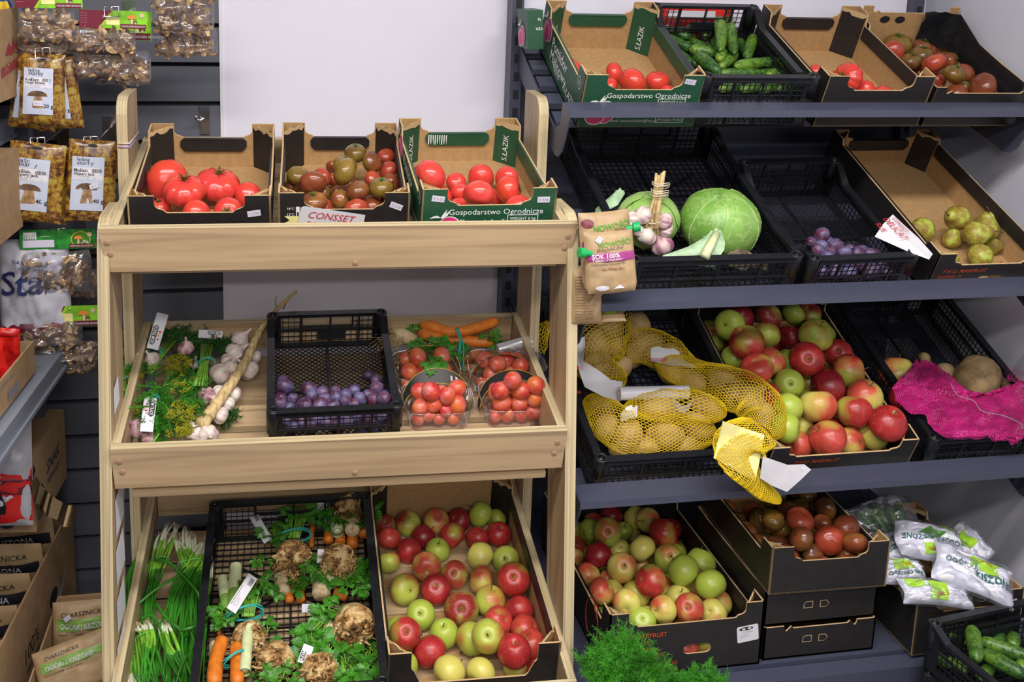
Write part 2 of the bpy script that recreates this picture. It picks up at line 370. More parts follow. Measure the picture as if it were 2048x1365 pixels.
def text_mesh(txt, size, bold=0.0, shear=0.0, align='LEFT', sx=1.0):
    k = (txt, size, bold, shear, align, sx)
    if k in _tc: return _tc[k]
    c = bpy.data.curves.new('t', 'FONT'); c.body = txt; c.size = size; c.shear = shear; c.offset = bold*.45*size; c.align_x = align; c.resolution_u = 2
    o = bpy.data.objects.new('t', c); COL.objects.link(o); dg = bpy.context.evaluated_depsgraph_get(); dg.update()
    me = bpy.data.meshes.new_from_object(o.evaluated_get(dg)); bpy.data.objects.remove(o)
    me.materials.clear()
    if sx != 1.0:
        for v in me.vertices: v.co.x *= sx
    _tc[k] = me
    return me
def lettering(parent, items, T, name='lettering'):
    """items: (text,size,x,y,mat,kw) laid on the XY plane of T; one mesh"""
    mb = MB(); mats = []
    for it in items:
        txt, size, x, y, mt = it[:5]; kw = it[5] if len(it) > 5 else {}
        rot = kw.pop('rot', 0) if 'rot' in kw else 0
        me = text_mesh(txt, size, **kw)
        if mt not in mats: mats.append(mt)
        R = Matrix.Translation((x, y, 0)) @ Matrix.Rotation(math.radians(rot), 4, 'Z')
        mb.add([R @ v.co for v in me.vertices], [tuple(p.vertices) for p in me.polygons], mats.index(mt))
    return mb.build(name, mats, parent, T)
def patch(parent, name, polys, T, th=.0004):
    """flat printed shapes: list of (poly, mat)"""
    mb = MB(); mats = []
    for i, (p, mt) in enumerate(polys):
        if mt not in mats: mats.append(mt)
        k = mats.index(mt); mb.prism(p, Matrix.Translation((0, 0, .0003*(i+1))), th*.3, k, k, k)
    return mb.build(name, mats, parent, T)
def rect(x0, y0, x1, y1): return [(x0, y0), (x1, y0), (x1, y1), (x0, y1)]
def ell(cx, cy, rx, ry, n=16, a0=0, a1=360): return [(cx+rx*math.cos(math.radians(a0+(a1-a0)*i/n)), cy+ry*math.sin(math.radians(a0+(a1-a0)*i/n))) for i in range(n+(a1-a0 < 360))]
def ring(cx, cy, rx, ry, t, n=18):
    return [ell(cx, cy, rx, ry, n), ell(cx, cy, rx-t, ry-t, n)]
def cap_poly(x0, z0, x1, z1, r=.008):
    p = []
    for cx, cz, a in ((x1-r, z1-r, 0), (x0+r, z1-r, 90), (x0+r, z0+r, 180), (x1-r, z0+r, 270)):
        for i in range(4): p.append((cx+r*math.cos(math.radians(a+30*i)), cz+r*math.sin(math.radians(a+30*i))))
    return p
ORD = ['', 'first', 'second', 'third', 'fourth', 'fifth', 'sixth', 'seventh', 'eighth', 'ninth', 'tenth', 'eleventh', 'twelfth', 'thirteenth', 'fourteenth', 'fifteenth', 'sixteenth']
def label_rows(items, where, per=5):
    """items: (obj, px, py, look). unique, true labels by row and place"""
    it = sorted(items, key=lambda q: -q[2]); n = len(it); per = max(per, n/9); R = max(1, round(n/per)); rows = [it[round(i*n/R):round((i+1)*n/R)] for i in range(R)]
    for ri, row in enumerate(rows):
        row = sorted(row, key=lambda q: q[1])
        rw = 'front row' if ri == 0 else ('back row' if ri == R-1 else ORD[ri+1]+' row from front')
        for ci, (o, px, py, look) in enumerate(row):
            ps = 'leftmost' if ci == 0 else ('rightmost' if ci == len(row)-1 else ORD[ci+1]+' from left')
            if R == 1: o['label'] = f"{look}, {ps}, {where}"
            else: o['label'] = f"{look}, {ps}, {rw}, {where}"
            assert len(o['label'].split()) <= 16, o['label']
# ------------------------------------------------------------------ the room
def struct(name, mb, mats): return tag(mb.build(name, mats), kind='structure')
YW = 2.86
FZ = -.12
mb = MB(); mb.box((-2.6, -3.0, FZ-.05), (2.1, YW+.1, FZ)); struct('floor', mb, 'floorm')
mb = MB(); mb.box((-2.6, -3.0, 2.75), (2.1, YW+.1, 2.8)); struct('ceiling', mb, 'ceilm')
mb = MB(); mb.box((-2.6, YW, FZ), (2.1, YW+.1, 2.75)); struct('wall_back', mb, 'whitewall')
mb = MB(); mb.box((2.0, -3.0, FZ), (2.1, YW, 2.75)); struct('wall_right', mb, 'whitewall')
mb = MB(); mb.box((-.088, YW-.03, FZ), (.70, YW, 2.75)); struct('trim_2', mb, 'whitepanel')
mb = MB()
mb.box((-2.2, YW-.004, FZ), (-.094, YW, 2.75), 1)
GZ = [1.463, 1.358, 1.254, 1.149, 1.045, .940, .836, .733, .629, .525, .42, .318, .213, .112, .008, -.096]
GZ = [1.463+.104*k for k in range(12, 0, -1)]+GZ
for a, b in zip(GZ[:-1], GZ[1:]):
    mb.box((-2.2, YW-.03, b+.006), (-.094, YW-.004, a-.006), 0)
struct('wall_left', mb, ['slat', 'slatgap'])
mb = MB(); mb.box((-.094, YW-.034, FZ), (-.086, YW, 2.75)); struct('trim_1', mb, 'trimwhite')
# ------------------------------------------------------------------ metal display shelving
MX0, MX1 = .714, 1.93
LIPS = [(2.27, 1.42), (2.07, 1.02), (2.05, .56)]
TILT = 23.4
unit = empty('metal_shelving', Matrix.Translation((MX0, 2.78, 0)), 'dark blue-grey metal shelving with three sloping produce shelves against the wall', 'shelving')
iU = unit.matrix_world.inverted()
for x in (MX0-.012, MX1-.02):
    mb = MB(); mb.box((x-.013, 2.765, FZ), (x+.019, YW-.035, 2.3))
    for k in range(42): mb.box((x-.003, 2.7635, .18+k*.05), (x+.012, 2.766, .205+k*.05), 1)
    mb.build('upright', ['shelfmetal', 'slatgap'], unit, iU)
mb = MB(); mb.box((MX0+.008, 2.80, .1), (MX1-.034, 2.812, 1.49)); mb.build('back_panel', 'shelfmetal', unit, iU)
mb = MB(); mb.box((MX0+.008, 2.80, 1.492), (MX1-.034, 2.812, 2.3)); tag(mb.build('back_panel', 'whitepanel', unit, iU), 'white upper back panel')
def shelf_frame(k): return BF((0, LIPS[k][0]+(.103 if k == 0 else .093), LIPS[k][1]-(.056 if k == 0 else .033)), TILT)
ct, st_ = math.cos(math.radians(TILT)), math.sin(math.radians(TILT))
for k, (yl, zl) in enumerate(LIPS):
    e = MB(); F = shelf_frame(k)
    L = (2.765-F.translation.y)/ct
    for a in np.linspace(.03, L-.05, 5): e.box((MX0+.004, a, -.02), (MX1-.004, a+.05, -.004), 0, F)
    sh = e.build('shelf', 'shelfmetal', unit, iU)
    mb = MB(); prof = [(0, 0), (.061, .011), (.061, .004), (.012, -.005), (.012, -.017), (0, -.017)]
    FX = FR((MX0, yl, zl), Y=(0, 0, 1), Z=(1, 0, 0)); FX = Matrix(((0, 0, 1, MX1), (1, 0, 0, yl), (0, 1, 0, zl), (0, 0, 0, 1)))
    mb.prism(prof, FX, MX1-MX0); mb.build('lip', 'shelfmetal', sh)
    yb, zb = F.translation.y, F.translation.z
    pl = [(yl, zl-.001), (yl+.061, zl+.010), (yl+.072, zl-.045), (yb+.02*ct, zb+.02*st_-.012), (yb+L*ct, zb+L*st_-.006), (yb+L*ct, zb+L*st_-.075), (yb+.16*ct, zb+.16*st_-.085), (yl+.135, zl-.112), (yl+.105, zl-.124), (yl+.078, zl-.124), (yl+.054, zl-.108), (yl+.035, zl-.08), (yl, zl-.017)]
    for x in (MX0, MX1+.004):
        mb = MB(); FX = Matrix(((0, 0, 1, x), (1, 0, 0, 0), (0, 1, 0, 0), (0, 0, 0, 1))); mb.prism(pl, FX, .004); mb.build('bracket', 'shelfmetal', sh)
e = MB(); e.box((MX0, 2.03, .085), (MX1+.004, 2.8, .115)); e.box((MX0, 1.975, .05), (MX1+.004, 2.022, .109)); e.box((MX0+.01, 2.02, FZ), (MX1, 2.06, .085)); e.build('base_shelf', 'shelfmetal', unit, iU)
# ------------------------------------------------------------------ wooden rack
RK = Matrix.Translation((-.316, 2.12, 0)) @ Matrix.Rotation(math.radians(-2.0), 4, 'Z')
rack = empty('wooden_rack', RK, 'three-tier light wood display rack with sloping trays in front of the white wall panel', 'display rack')
def rounded_post(pts, x0, x1, name):
    mb = MB(); F = Matrix(((0, 0, 1, x1), (1, 0, 0, 0), (0, 1, 0, 0), (0, 0, 0, 1))); mb.prism(pts, F, x1-x0, 0, 0, 1)
    return mb.build(name, ['wood_z', 'woodpostedge'], rack)
for x0, x1 in ((0, .018), (.982, 1.0)):
    zt = 1.215; x0 = x0-.006 if x0 < .5 else x0; x1 = x1 if x0 < .5 else x1+.006; yf = lambda z: .018+(z-1.2)*.137
    pts = [(yf(FZ), FZ), (yf(zt-.04), zt-.04)]+[(yf(zt)+.045-.045*math.cos(a), zt-.04+.04*math.sin(a)) for a in (0.4, .8, 1.2, 1.57)]+[(yf(zt)+.155, zt), (yf(FZ)+.155, FZ)]
    rounded_post(pts, x0, x1, 'side_post')
    yo = .30 if x0 < .5 else .325
    pts = [(yo, FZ), (yo, 1.39)]+[(yo+.045-.045*math.cos(a), 1.39+.04*math.sin(a)) for a in (.4, .8, 1.2, 1.57)]+[(yo+.158, 1.43), (yo+.158, FZ)]
    rounded_post(pts, x0, x1, 'side_post')
TR = [(0.0, 1.20, .565, 0, 1), (-.06, .749, .53, .018, .982), (-.24, .256, .72, .018, .982)]
SLAT = []
for k, (y0, z0, d, x0, x1) in enumerate(TR):
    T = Matrix.Translation((0, y0, z0)) @ Matrix.Rotation(math.radians(9.6), 4, 'X')
    TS = Matrix.Translation((0, y0, z0-(.093, .113, .123)[k])) @ Matrix.Rotation(math.radians((13.5, 13.0, 11.0)[k]), 4, 'X')
    SLAT.append(RK @ TS)
    tr = empty('tray', Matrix.Identity(4)); tr.parent = rack
    mb = MB(); F = FR((0, 0, 0), X=(1, 0, 0), Y=(0, 0, 1)); ins = .014 if k == 0 else .004
    mb.prism([(x0, 0), (x1, 0), (x1-ins, -.097), (x0+ins, -.097)], F, .021, 0, 0, 1)
    mb.build('front_board', ['wood_x', 'woodedge_x'], tr, T)
    for xa, xb in ((x0, x0+.018), (x1-.018, x1)):
        if k == 0: xa, xb = (xa+.018, xb+.018) if xa < .5 else (xa-.018, xb-.018)
        mb = MB(); mb.prism([(.022, 0), (d, 0), (d, -.085), (.022, -.095)], Matrix(((0, 0, 1, xb), (1, 0, 0, 0), (0, 1, 0, 0), (0, 0, 0, 1))), xb-xa, 0, 0, 1)
        mb.build('side_board', ['wood_y', 'woodedge_y'], tr, T)
    mb = MB(); mb.prism([(x0+.02, 0), (x1-.02, 0), (x1-.02, -.075), (x0+.02, -.075)], Matrix(((1, 0, 0, 0), (0, 0, -1, d-.018), (0, 1, 0, 0), (0, 0, 0, 1))), .018, 0, 0, 1)
    mb.build('back_board', ['wood_x', 'woodedge_x'], tr, T)
    n = 5 if k < 2 else 6; pitch = (d-.03)/n
    for j in range(n):
        mb = MB(); ya = .024+j*pitch; mb.box((x0+.038, ya, -.016), (x1-.038, ya+pitch-.022, 0)); mb.build('slat', 'wood_x', tr, TS)
    if k < 2:
        for px, pz in ((.016, -.03), (.021, -.056), (.962+.018, -.03), (.957+.018, -.058), (.52, -.085)):
            px = px+(x0 if px < .4 else 0)+(0 if px > .9 and k == 0 else (-.018 if px > .9 else 0))
            mb = MB(); mb.lathe([(.0062, -.0015), (.0062, .0012), (.0055, .0016)], 14, 0, FR((px, 0, pz), X=(1, 0, 0), Y=(0, 0, 1))); mb.build('screw_plug', 'plug', tr, T)
# price sheets taped inside the left front post
for i, (ya, yb, za, zb) in enumerate([(-.035, .03, .535, .64), (-.05, .025, .43, .53), (-.06, .01, .325, .42), (-.075, .0, .225, .32), (-.08, -.01, .11, .22), (-.005, .03, .80, .875)]):
    mb = MB(); mb.add([(.0195, ya, za), (.0195+.006, yb, za+.02), (.0195+.004, yb, zb), (.0195, ya, zb-.02)], [(0, 1, 2, 3)]); mb.add([(.0192, ya, za), (.0252, yb, za+.02), (.0232, yb, zb), (.0192, ya, zb-.02)], [(3, 2, 1, 0)])
    s = mb.build('price_sheet', 'paper', rack)
    lettering(s, [('- --- -- ---- -', .012, 0, .0-.014*j, 'textgrey') for j in range(5)], FR((.0268, ya+.012, zb-.025), X=(0, 1, 0), Y=(0, 0, 1)))
for z, c, l in ((1.315, 'lavender', 'thin purple rubber band around the left back post of the wooden rack, lower one'), (1.323, 'string', 'thin beige rubber band around the left back post of the wooden rack, upper one')):
    mb = MB(); q = [(-.002, .298), (.020, .298), (.020, .46), (-.002, .46), (-.002, .298)]
    mb.tube([(a, b, 0) for a, b in q], .0022, 5); tag(mb.build('rubber_band', c, None, RK @ Matrix.Translation((0, 0, z))), l, 'rubber band')
# ------------------------------------------------------------------ corrugated trays
def notch_poly(w, h, hf, pw, notch=True):
    """front or back wall outline: tall corner pillars, lower middle"""
    if not notch: return [(0, 0), (w, 0), (w, h), (0, h)]
    r = .013
    L = [(0, 0), (w, 0), (w, h), (w-pw, h)]
    L += [(w-pw-r*(1-math.cos(a)) , h-(h-hf)*.45-r*math.sin(a)+.0) for a in (0, .5, 1.0)]
    L += [(w-pw-r-.006, hf+.006), (w-pw-r-.012, hf), (pw+r+.012, hf), (pw+r+.006, hf+.006)]
    L += [(pw+r*(1-math.cos(a)), h-(h-hf)*.45-r*math.sin(a)) for a in (1.0, .5, 0)]
    L += [(pw, h), (0, h)]
    return L
def paper_tray(P, tilt, yaw, w, d, h, label, outer='blackprint', hf=.08, hs=.085, pw=.055, cat='cardboard box', group=None, rim=True, inner='kraft', posts=True, handle=None, backhandle=None, flap=True, name='produce_box', hb=None, strips=True, inw=None):
    T = BF(P, tilt, yaw) @ Matrix.Translation((0, 0, -h)) if rim else BF(P, tilt, yaw)
    t = .004; root = empty(name, T, label, cat, group)
    mats = [outer, inner, 'corr']; wm = [outer, inw or inner, 'corr']
    mb = MB(); mb.prism(rect(0, 0, w, d), Matrix.Translation((0, 0, t)), t, 1, 0, 2); mb.build('base', mats, root)
    def wall(nm, poly, F, hole=None):
        mb = MB()
        if hole is None: mb.prism(poly, F, t, 0, 1, 2)
        else:
            x0, z0, x1, z1 = hole; c = (z0+z1)/2; r = (z1-z0)/2
            W = max(p[0] for p in poly)
            up = [p for p in poly if p[1] > c]
            top = [(W, c)]+up+[(0, c), (x0, c)]+[(x0+r-r*math.cos(a), c+r*math.sin(a)) for a in (.5, 1.0, 1.57)]+[(x1-r+r*math.sin(a), c+r*math.cos(a)) for a in (0, .57, 1.07)]+[(x1, c)]
            bot = [(0, 0), (W, 0), (W, c), (x1, c)]+[(x1-r+r*math.cos(a), c-r*math.sin(a)) for a in (.5, 1.0, 1.57)]+[(x0+r-r*math.sin(a), c-r*math.cos(a)) for a in (0, .57, 1.07)]+[(x0, c), (0, c)]
            mb.prism(top, F, t, 0, 1, 2); mb.prism(bot, F, t, 0, 1, 2)
        return mb.build(nm, wm, root)
    hb = hb or h
    fw = wall('front_wall', notch_poly(w, h, hf, pw), FR((0, 0, 0), X=(1, 0, 0), Y=(0, 0, 1)), handle)
    wall('back_wall', [(w-a, b) for a, b in notch_poly(w, hb, hf if hb == h else hb-.02, pw)][::-1], FR((w, d, 0), X=(-1, 0, 0), Y=(0, 0, 1)) if False else Matrix(((-1, 0, 0, w), (0, 0, 1, d), (0, 1, 0, 0), (0, 0, 0, 1))), backhandle)
    sp = [(0, 0), (d, 0), (d, h), (d-.05, h), (d-.058, hs), (.058, hs), (.05, h), (0, h)]
    wall('side_wall', sp, Matrix(((0, 0, -1, 0), (-1, 0, 0, d), (0, 1, 0, 0), (0, 0, 0, 1))))
    wall('side_wall', sp, Matrix(((0, 0, 1, w), (1, 0, 0, 0), (0, 1, 0, 0), (0, 0, 0, 1))))
    if strips:
        # rolled inner edges of the side walls and the fold-over flap of the back wall
        for x in (t+.0005, w-t-.005):
            mb = MB(); mb.box((x, .062, hs-.036), (x+.0045, d-.062, hs+.001)); mb.build('rolled_edge', [outer], root)
    if flap:
        mb = MB(); z1 = (hf if hb == h else hb-.02)+.001; x0, x1 = pw+.02, w-pw-.02
        mb.prism([(x0, z1), (x0-.006, z1-.006), (x0-.006, z1-.02), (x0+.004, z1-.032), (x1-.004, z1-.032), (x1+.006, z1-.02), (x1+.006, z1-.006), (x1, z1)], FR((0, d-t-.006, 0), X=(1, 0, 0), Y=(0, 0, 1)), .005, 0, 0, 0)
        mb.box((x0, d-t-.006, z1-.002), (x1, d+.001, z1+.001)); mb.build('folded_flap', [outer], root)
    diag = []
    if posts:
        rnd = random.Random(sum(map(ord, label)))
        q = .050
        for cx, cy, sx, sy in ((0, 0, 1, 1), (w, 0, -1, 1), (0, d, 1, -1), (w, d, -1, -1)):
            A = Vector((cx+sx*(pw-.002), cy+sy*t, 0)); B = Vector((cx+sx*t, cy+sy*q, 0))
            if sx*sy > 0: A, B = B, A
            if sy < 0: pass
            X = (B-A).normalized(); Fp = FR(A, X=X, Y=(0, 0, 1)); ln = (B-A).length
            # front face must look to the box centre
            nrm = Fp.to_3x3() @ Vector((0, 0, 1)); cen = Vector((w/2, d/2, 0))-A
            if nrm.dot(cen) < 0: A, B = B, A; X = -X; Fp = FR(A, X=X, Y=(0, 0, 1))
            hh = h if sy < 0 else h-.004
            top = [(ln*(1-i/7), hh-rnd.random()*.010) for i in range(8)]
            mb = MB(); mb.prism([(0, .004), (ln, .004)]+top, Fp, .003, 0, 1, 2)
            # torn kraft lip where the print has come off
            torn = [(ln*(1-i/7), hh-.0015-rnd.random()*.003) for i in range(8)]+[(ln*i/7, hh-.007-rnd.random()*.012) for i in range(8)]
            mb.prism(torn, Fp @ Matrix.Translation((0, 0, .0008)), .0006, 2, 2, 2)
            p = mb.build('corner_post', mats, root); diag.append((p, Fp, ln))
    return dict(root=root, T=T, front=fw, diag=diag, w=w, d=d, h=h, floor=T @ Matrix.Translation((0, 0, t)))
def tomato_logo(parent, T, s=1.0):
    def bl(cx, cy, r): return ell(cx*s, cy*s, r*s, r*1.02*s, 20)
    P = [(ell(.052*s, .028*s, .030*s, .034*s, 22), 'textwhite'), (ell(.052*s, .028*s, .0275*s, .0315*s, 22), 'pinkprint'), (ell(.028*s, .020*s, .028*s, .029*s, 22), 'textwhite'), (ell(.028*s, .020*s, .0255*s, .0265*s, 22), 'pinkprint')]
    for k in range(7): a = math.radians(100+k*16); P.append((ell((.034+.016*math.cos(a))*s, (.024+.018*math.sin(a))*s, .0016*s, .0028*s, 6), 'textwhite'))
    pts = [(.004, .058), (.012, .064), (.022, .066), (.032, .060), (.024, .060), (.014, .060)]
    P.append(([(a*s, b*s) for a, b in pts], 'textwhite'))
    P.append(([(a*s, b*s) for a, b in [(.030, .060), (.034, .068), (.044, .082), (.041, .070), (.050, .078), (.046, .066), (.036, .058)]], 'textwhite'))
    return patch(parent, 'tomato_emblem', P, T)
def sticker(parent, T, txt='1 2.50', sw=.028, sh=.014, rot=0, name='price_sticker', paper='stickpaper'):
    R = T @ Matrix.Rotation(math.radians(rot), 4, 'Z'); mb = MB(); mb.prism(rect(-sw/2, -sh/2, sw/2, sh/2), Matrix.Translation((0, 0, .0008)), .0005)
    s = mb.build(name, paper, parent, R); lettering(s, [(txt, sh*.62, -sw*.38, -sh*.22, 'textgrey')], Matrix.Translation((0, 0, .001))); return s
def FRONT(x, z, eps=.0006): return FR((x, -eps, z), X=(1, 0, 0), Y=(0, 0, 1))
def green_print(b, full):
    w = b['w']; fw = b['front']; dz = b['h']-.12; dh = dz*.45
    lettering(fw, [('Gospodarstwo Ogrodnicze', .0192, .060, .058+dz, 'textwhite', dict(shear=.0)), ('Sławomir Łazik', .0175, .085, .034+dz, 'textwhite', dict(bold=.01)), ('WEIGHT 6 kg', .0100, .198, .043+dz, 'textwhite', dict(bold=.01)), ('tel. +48 602 607 497', .012, .095, .016+dh, 'textwhite', dict(shear=.2)), ('e-mail: slawomirlazik@wp.pl', .011, .074, .004+dh, 'textwhite', dict(shear=.2)), ('Produkt Polski', .0105, .203, .007+dh, 'textwhite', dict(shear=.1))], FRONT(0, 0))
    fr = MB()
    for x0, z0, x1, z1 in ((.192, .036+dz, .262, .056+dz), (.196, .002+dh, .268, .034+dh)):
        for q in (rect(x0, z0, x1, z0+.0015), rect(x0, z1-.0015, x1, z1), rect(x0, z0, x0+.0015, z1), rect(x1-.0015, z0, x1, z1)): fr.prism(q, Matrix.Identity(4), .0003)
    for i in range(4): fr.prism(rect(.202+i*.016, .018+dh, .213+i*.016, .020+dh), Matrix.Identity(4), .0003)
    fr.build('printed_frame', 'textwhite', fw, FRONT(0, 0))
    tomato_logo(fw, FRONT(.014, -.004+dz*.8), .95)
    for (p, Fp, ln), k in zip(b['diag'][2:], (0, 1)):
        lettering(p, [('S.ŁAZIK', .021, .014, -ln/2-.007, 'textwhite', dict(shear=.0))], Fp @ Matrix.Translation((0, 0, .0016)) @ Matrix.Rotation(PI/2, 4, 'Z') @ Matrix.Translation((0, 0, 0)))
BX = {}
BX['rt1'] = paper_tray((-.268, 2.195, 1.250), 13.5, -2.3, .298, .4, .12, 'black open cardboard box with big ribbed red tomatoes, left on the rack top tray')
sticker(BX['rt1']['front'], FRONT(.262, .078), '1 2.50', rot=8)
BX['rt2'] = paper_tray((.045, 2.195, 1.252), 13.5, -3, .285, .4, .12, 'black open cardboard box full of brown-green tomatoes, middle of the rack top tray')
b = BX['rt2']; sticker(b['front'], FRONT(.255, .088), 'E 2.50', rot=-22)
lettering(b['front'], [('18°C', .008, .018, .080, 'textwhite'), ('12°C', .008, .018, .066, 'textwhite')], FRONT(0, 0))
patch(b['front'], 'thermometer_print', [(ell(.042, .050, .009, .009, 16), 'textwhite'), (ell(.042, .050, .0065, .0065, 16), 'blackprint'), (rect(.038, .055, .046, .088), 'textwhite'), (rect(.0402, .053, .0438, .075), 'blackprint')], FRONT(0, 0))
lettering(b['front'], [('kochujesz”', .018, .190, .030, 'textyellow', dict(shear=.3, bold=.01))], FRONT(0, 0))
BX['rt3'] = paper_tray((.349, 2.133, 1.269), 13.8, 0, .300, .4, .12, 'dark green open cardboard box with glossy red tomatoes, right on the rack top tray', 'greenprint')
green_print(BX['rt3'], True)
sticker(BX['rt3']['front'], FRONT(.035, .098), 'E 4.20', rot=-8); sticker(BX['rt3']['front'], FRONT(.27, .092), 'E 4.06', rot=0)
b = BX['rt3']
patch(b['root'], 'faded_print', [([(.075+i*.0055, .053+.008*((i*7) % 3)), (.0775+i*.0055, .053), (.0775+i*.0055, .079), (.075+i*.0055, .079)], 'textwhite') for i in range(9)], FR((0, b['d']-.0108, 0), X=(1, 0, 0), Y=(0, 0, 1)))
# metal shelf boxes: rim lines on each shelf
R0 = (2.315, 1.497); R1 = (2.115, 1.097); R2 = (2.095, .637)
BX['mg'] = paper_tray((.760, *R0), TILT, 0, .300, .4, .145, 'dark green open cardboard box with few red tomatoes, left end of top metal shelf', 'greenprint', hf=.105, hs=.11)
green_print(BX['mg'], True); sticker(BX['mg']['front'], FRONT(.262, .128), 'E 4.2', rot=-8)
def side_print(b):
    d = b['d']; F = FR((-.0008, d, (b['h']-.12)*.8), X=(0, -1, 0), Y=(0, 0, 1))
    tomato_logo(b['root'], F @ Matrix.Translation((.030, .030, 0)) @ Matrix.Rotation(math.radians(20), 4, 'Z'), .95)
    lettering(b['root'], [('Pomidor', .043, .110, .046, 'textwhite', dict(bold=.012)), ('Malinowy', .041, .110, .012, 'textwhite', dict(bold=.012)), ('S.ŁAZIK', .030, .260, -.0+.002-.0, 'textwhite')], F)
    lettering(b['root'], [('Gospodarstwo', .011, .150, .006, 'textwhite'), ('Ogrodnicze', .011, .158, -.004+.003, 'textwhite')], F, 'lettering')
    patch(b['root'], 'round_seal', [(ell(.365, .085, .016, .016, 20), 'textwhite'), (ell(.365, .085, .0145, .0145, 20), 'greenprint')], F)
    lettering(b['root'], [('Produkt', .0075, .352, .086, 'textwhite'), ('Polski', .0075, .354, .078, 'textwhite')], F @ Matrix.Translation((0, 0, .001)))
side_print(BX['mg']); side_print(BX['rt3'])
BX['mb'] = paper_tray((1.380, *R0), TILT, 0, .292, .4, .145, 'black open cardboard box with a ribbed red tomato, right of the cucumber crate', hf=.105, hs=.11)
BX['m4'] = paper_tray((1.684, R0[0]+.012, R0[1]-.028), TILT, 0, .30, .4, .115, 'low black-lined cardboard box of brown tomatoes at right end of top metal shelf', hf=.098, hs=.098, posts=False, flap=False, backhandle=None, strips=False, pw=.03, hb=.148)
patch(BX['m4']['root'], 'handle_slots', [(ell(.075, .108, .016, .011, 8), 'blackprint'), (ell(.122, .108, .016, .011, 8), 'blackprint')], FR((0, .3945, 0), X=(1, 0, 0), Y=(0, 0, 1)))
BX['pear'] = paper_tray((1.592, *R1), TILT, 0, .30, .55, .12, 'black printed cardboard box with green pears at right end of middle metal shelf', hf=.085, hs=.105, pw=.045, handle=(.13, .028, .20, .048))
lettering(BX['pear']['front'], [('F.H.U. MARFRUIT', .0155, .026, .062, 'textorange', dict(shear=.25, bold=.012)), ('Goliński 10', .014, .018, .046, 'textorange'), ('05-620 Błędów', .013, .018, .032, 'textorange'), ('tel. 66 81 28', .012, .018, .018, 'textorange')], FRONT(0, 0))
BX['ma'] = paper_tray((1.195, *R2), TILT, 0, .385, .55, .12, 'black cardboard box heaped with apples on the third metal shelf', hf=.085, hs=.09, pw=.045, inw='blackprint')
lettering(BX['ma']['front'], [('F.H.U. MARFRUIT', .0155, .07, .060, 'textorange', dict(shear=.25, bold=.012))], FRONT(0, 0))
BX['ba'] = paper_tray((.790, 2.03, .118), 0, 0, .382, .57, .165, 'tall black cardboard box full of yellow and red apples on the bottom metal shelf', hf=.128, hs=.115, pw=.045, rim=False, handle=(.185, .045, .255, .07), inw='blackprint')
b = BX['ba']
lettering(b['front'], [('F.H.U. MARFRUIT', .0165, .018, .098, 'textorange', dict(bold=.015)), ('Goliński 10', .015, .030, .080, 'textorange'), ('05-620 Błędów', .015, .030, .063, 'textorange'), ('tel. 66 81 28', .015, .060, .047, 'textorange'), ('48 22 60', .015, .12, .022, 'textorange'), ('fruit.com', .015, .12, .005, 'textorange')], FRONT(0, 0))
lb = MB(); lb.prism(cap_poly(-.027, -.021, .027, .021, .004), Matrix.Translation((0, 0, .001)), .0006); lb = lb.build('label_sheet', 'paper', b['front'], FRONT(.345, .085) @ Matrix.Rotation(math.radians(7), 4, 'Z'))
patch(lb, 'label_emblem', [(ell(-.004, .014, .018, .0045, 14), 'textblack'), (ell(-.010, .0135, .005, .0025, 8), 'paper'), (ell(.004, .0145, .005, .0025, 8), 'paper')], Matrix.Translation((0, 0, .0013)))
lettering(lb, [('OWOCE  JABŁKO', .0038, -.016, .003, 'textgrey'), ('Produkt polski kl. 1', .0034, -.021, -.003, 'textgrey'), ('Waga netto 13 kg', .0034, -.021, -.008, 'textgrey'), ('----- -- -----', .0034, -.021, -.013, 'textgrey')], Matrix.Translation((0, 0, .0013)))
sF = FR((-.0008, .57, 0), X=(0, -1, 0), Y=(0, 0, 1))
mb = MB(); mb.tube([(x, z, 0) for x, z in ell(.45, .07, .045, .055, 24, -60, 240)], .0012, 4); mb.tube([(x, z, 0) for x, z in ell(.475, .118, .012, .009, 12)]+[(.470, .105, 0)], .0012, 4)
mb.build('apple_outline_print', 'textorange', b['root'], sF)
SB = []
SB.append(paper_tray((1.185, 2.04, .118), 0, 0, .292, .4, .085, 'bottom black cardboard box of the stack of three on the bottom metal shelf', hf=.078, hs=.08, pw=.05, rim=False, posts=False, flap=False))
SB.append(paper_tray((1.183, 2.045, .206), 0, 0, .292, .4, .090, 'middle black cardboard box with two hand slots in the stack of three', hf=.088, hs=.088, pw=.05, rim=False, posts=False, flap=False))
for q in SB:
    patch(q['front'], 'hand_slots', [([(.100, .038), (.124, .038), (.124, .056), (.106, .056), (.100, .050)], 'corr'), ([(.1015, .040), (.1225, .040), (.1225, .0545), (.106, .0545), (.1015, .050)], 'slatgap'), ([(.142, .038), (.158, .038), (.166, .046), (.160, .056), (.142, .056)], 'corr'), ([(.1435, .0395), (.158, .0395), (.1645, .046), (.159, .0545), (.1435, .0545)], 'slatgap')], FRONT(0, 0))
BX['st'] = paper_tray((1.180, 2.03, .299), 0, -1.5, .300, .41, .120, 'top black cardboard box with dark brown tomatoes in the stack of three', hf=.082, hs=.085, pw=.055, rim=False, inner='kraft')
BX['pk'] = paper_tray((1.556, 2.00, .118), 0, 1.0, .292, .42, .152, 'black cardboard box holding plastic bags of pickled cucumbers on the bottom metal shelf', hf=.112, hs=.13, pw=.05, rim=False)
sticker(BX['pk']['front'], FRONT(.262, .118), '2.50', rot=10)
# rack bottom carton
BX['rc'] = paper_tray((.266, 1.945, .300), 9.6, -2, .378, .58, .150, 'long brown cardboard carton of mixed red and green apples in the rack bottom tray', 'blackprint', hf=.062, hs=.128, pw=.05, inner='kraft', hb=.19, backhandle=(.165, .138, .235, .158), flap=False)

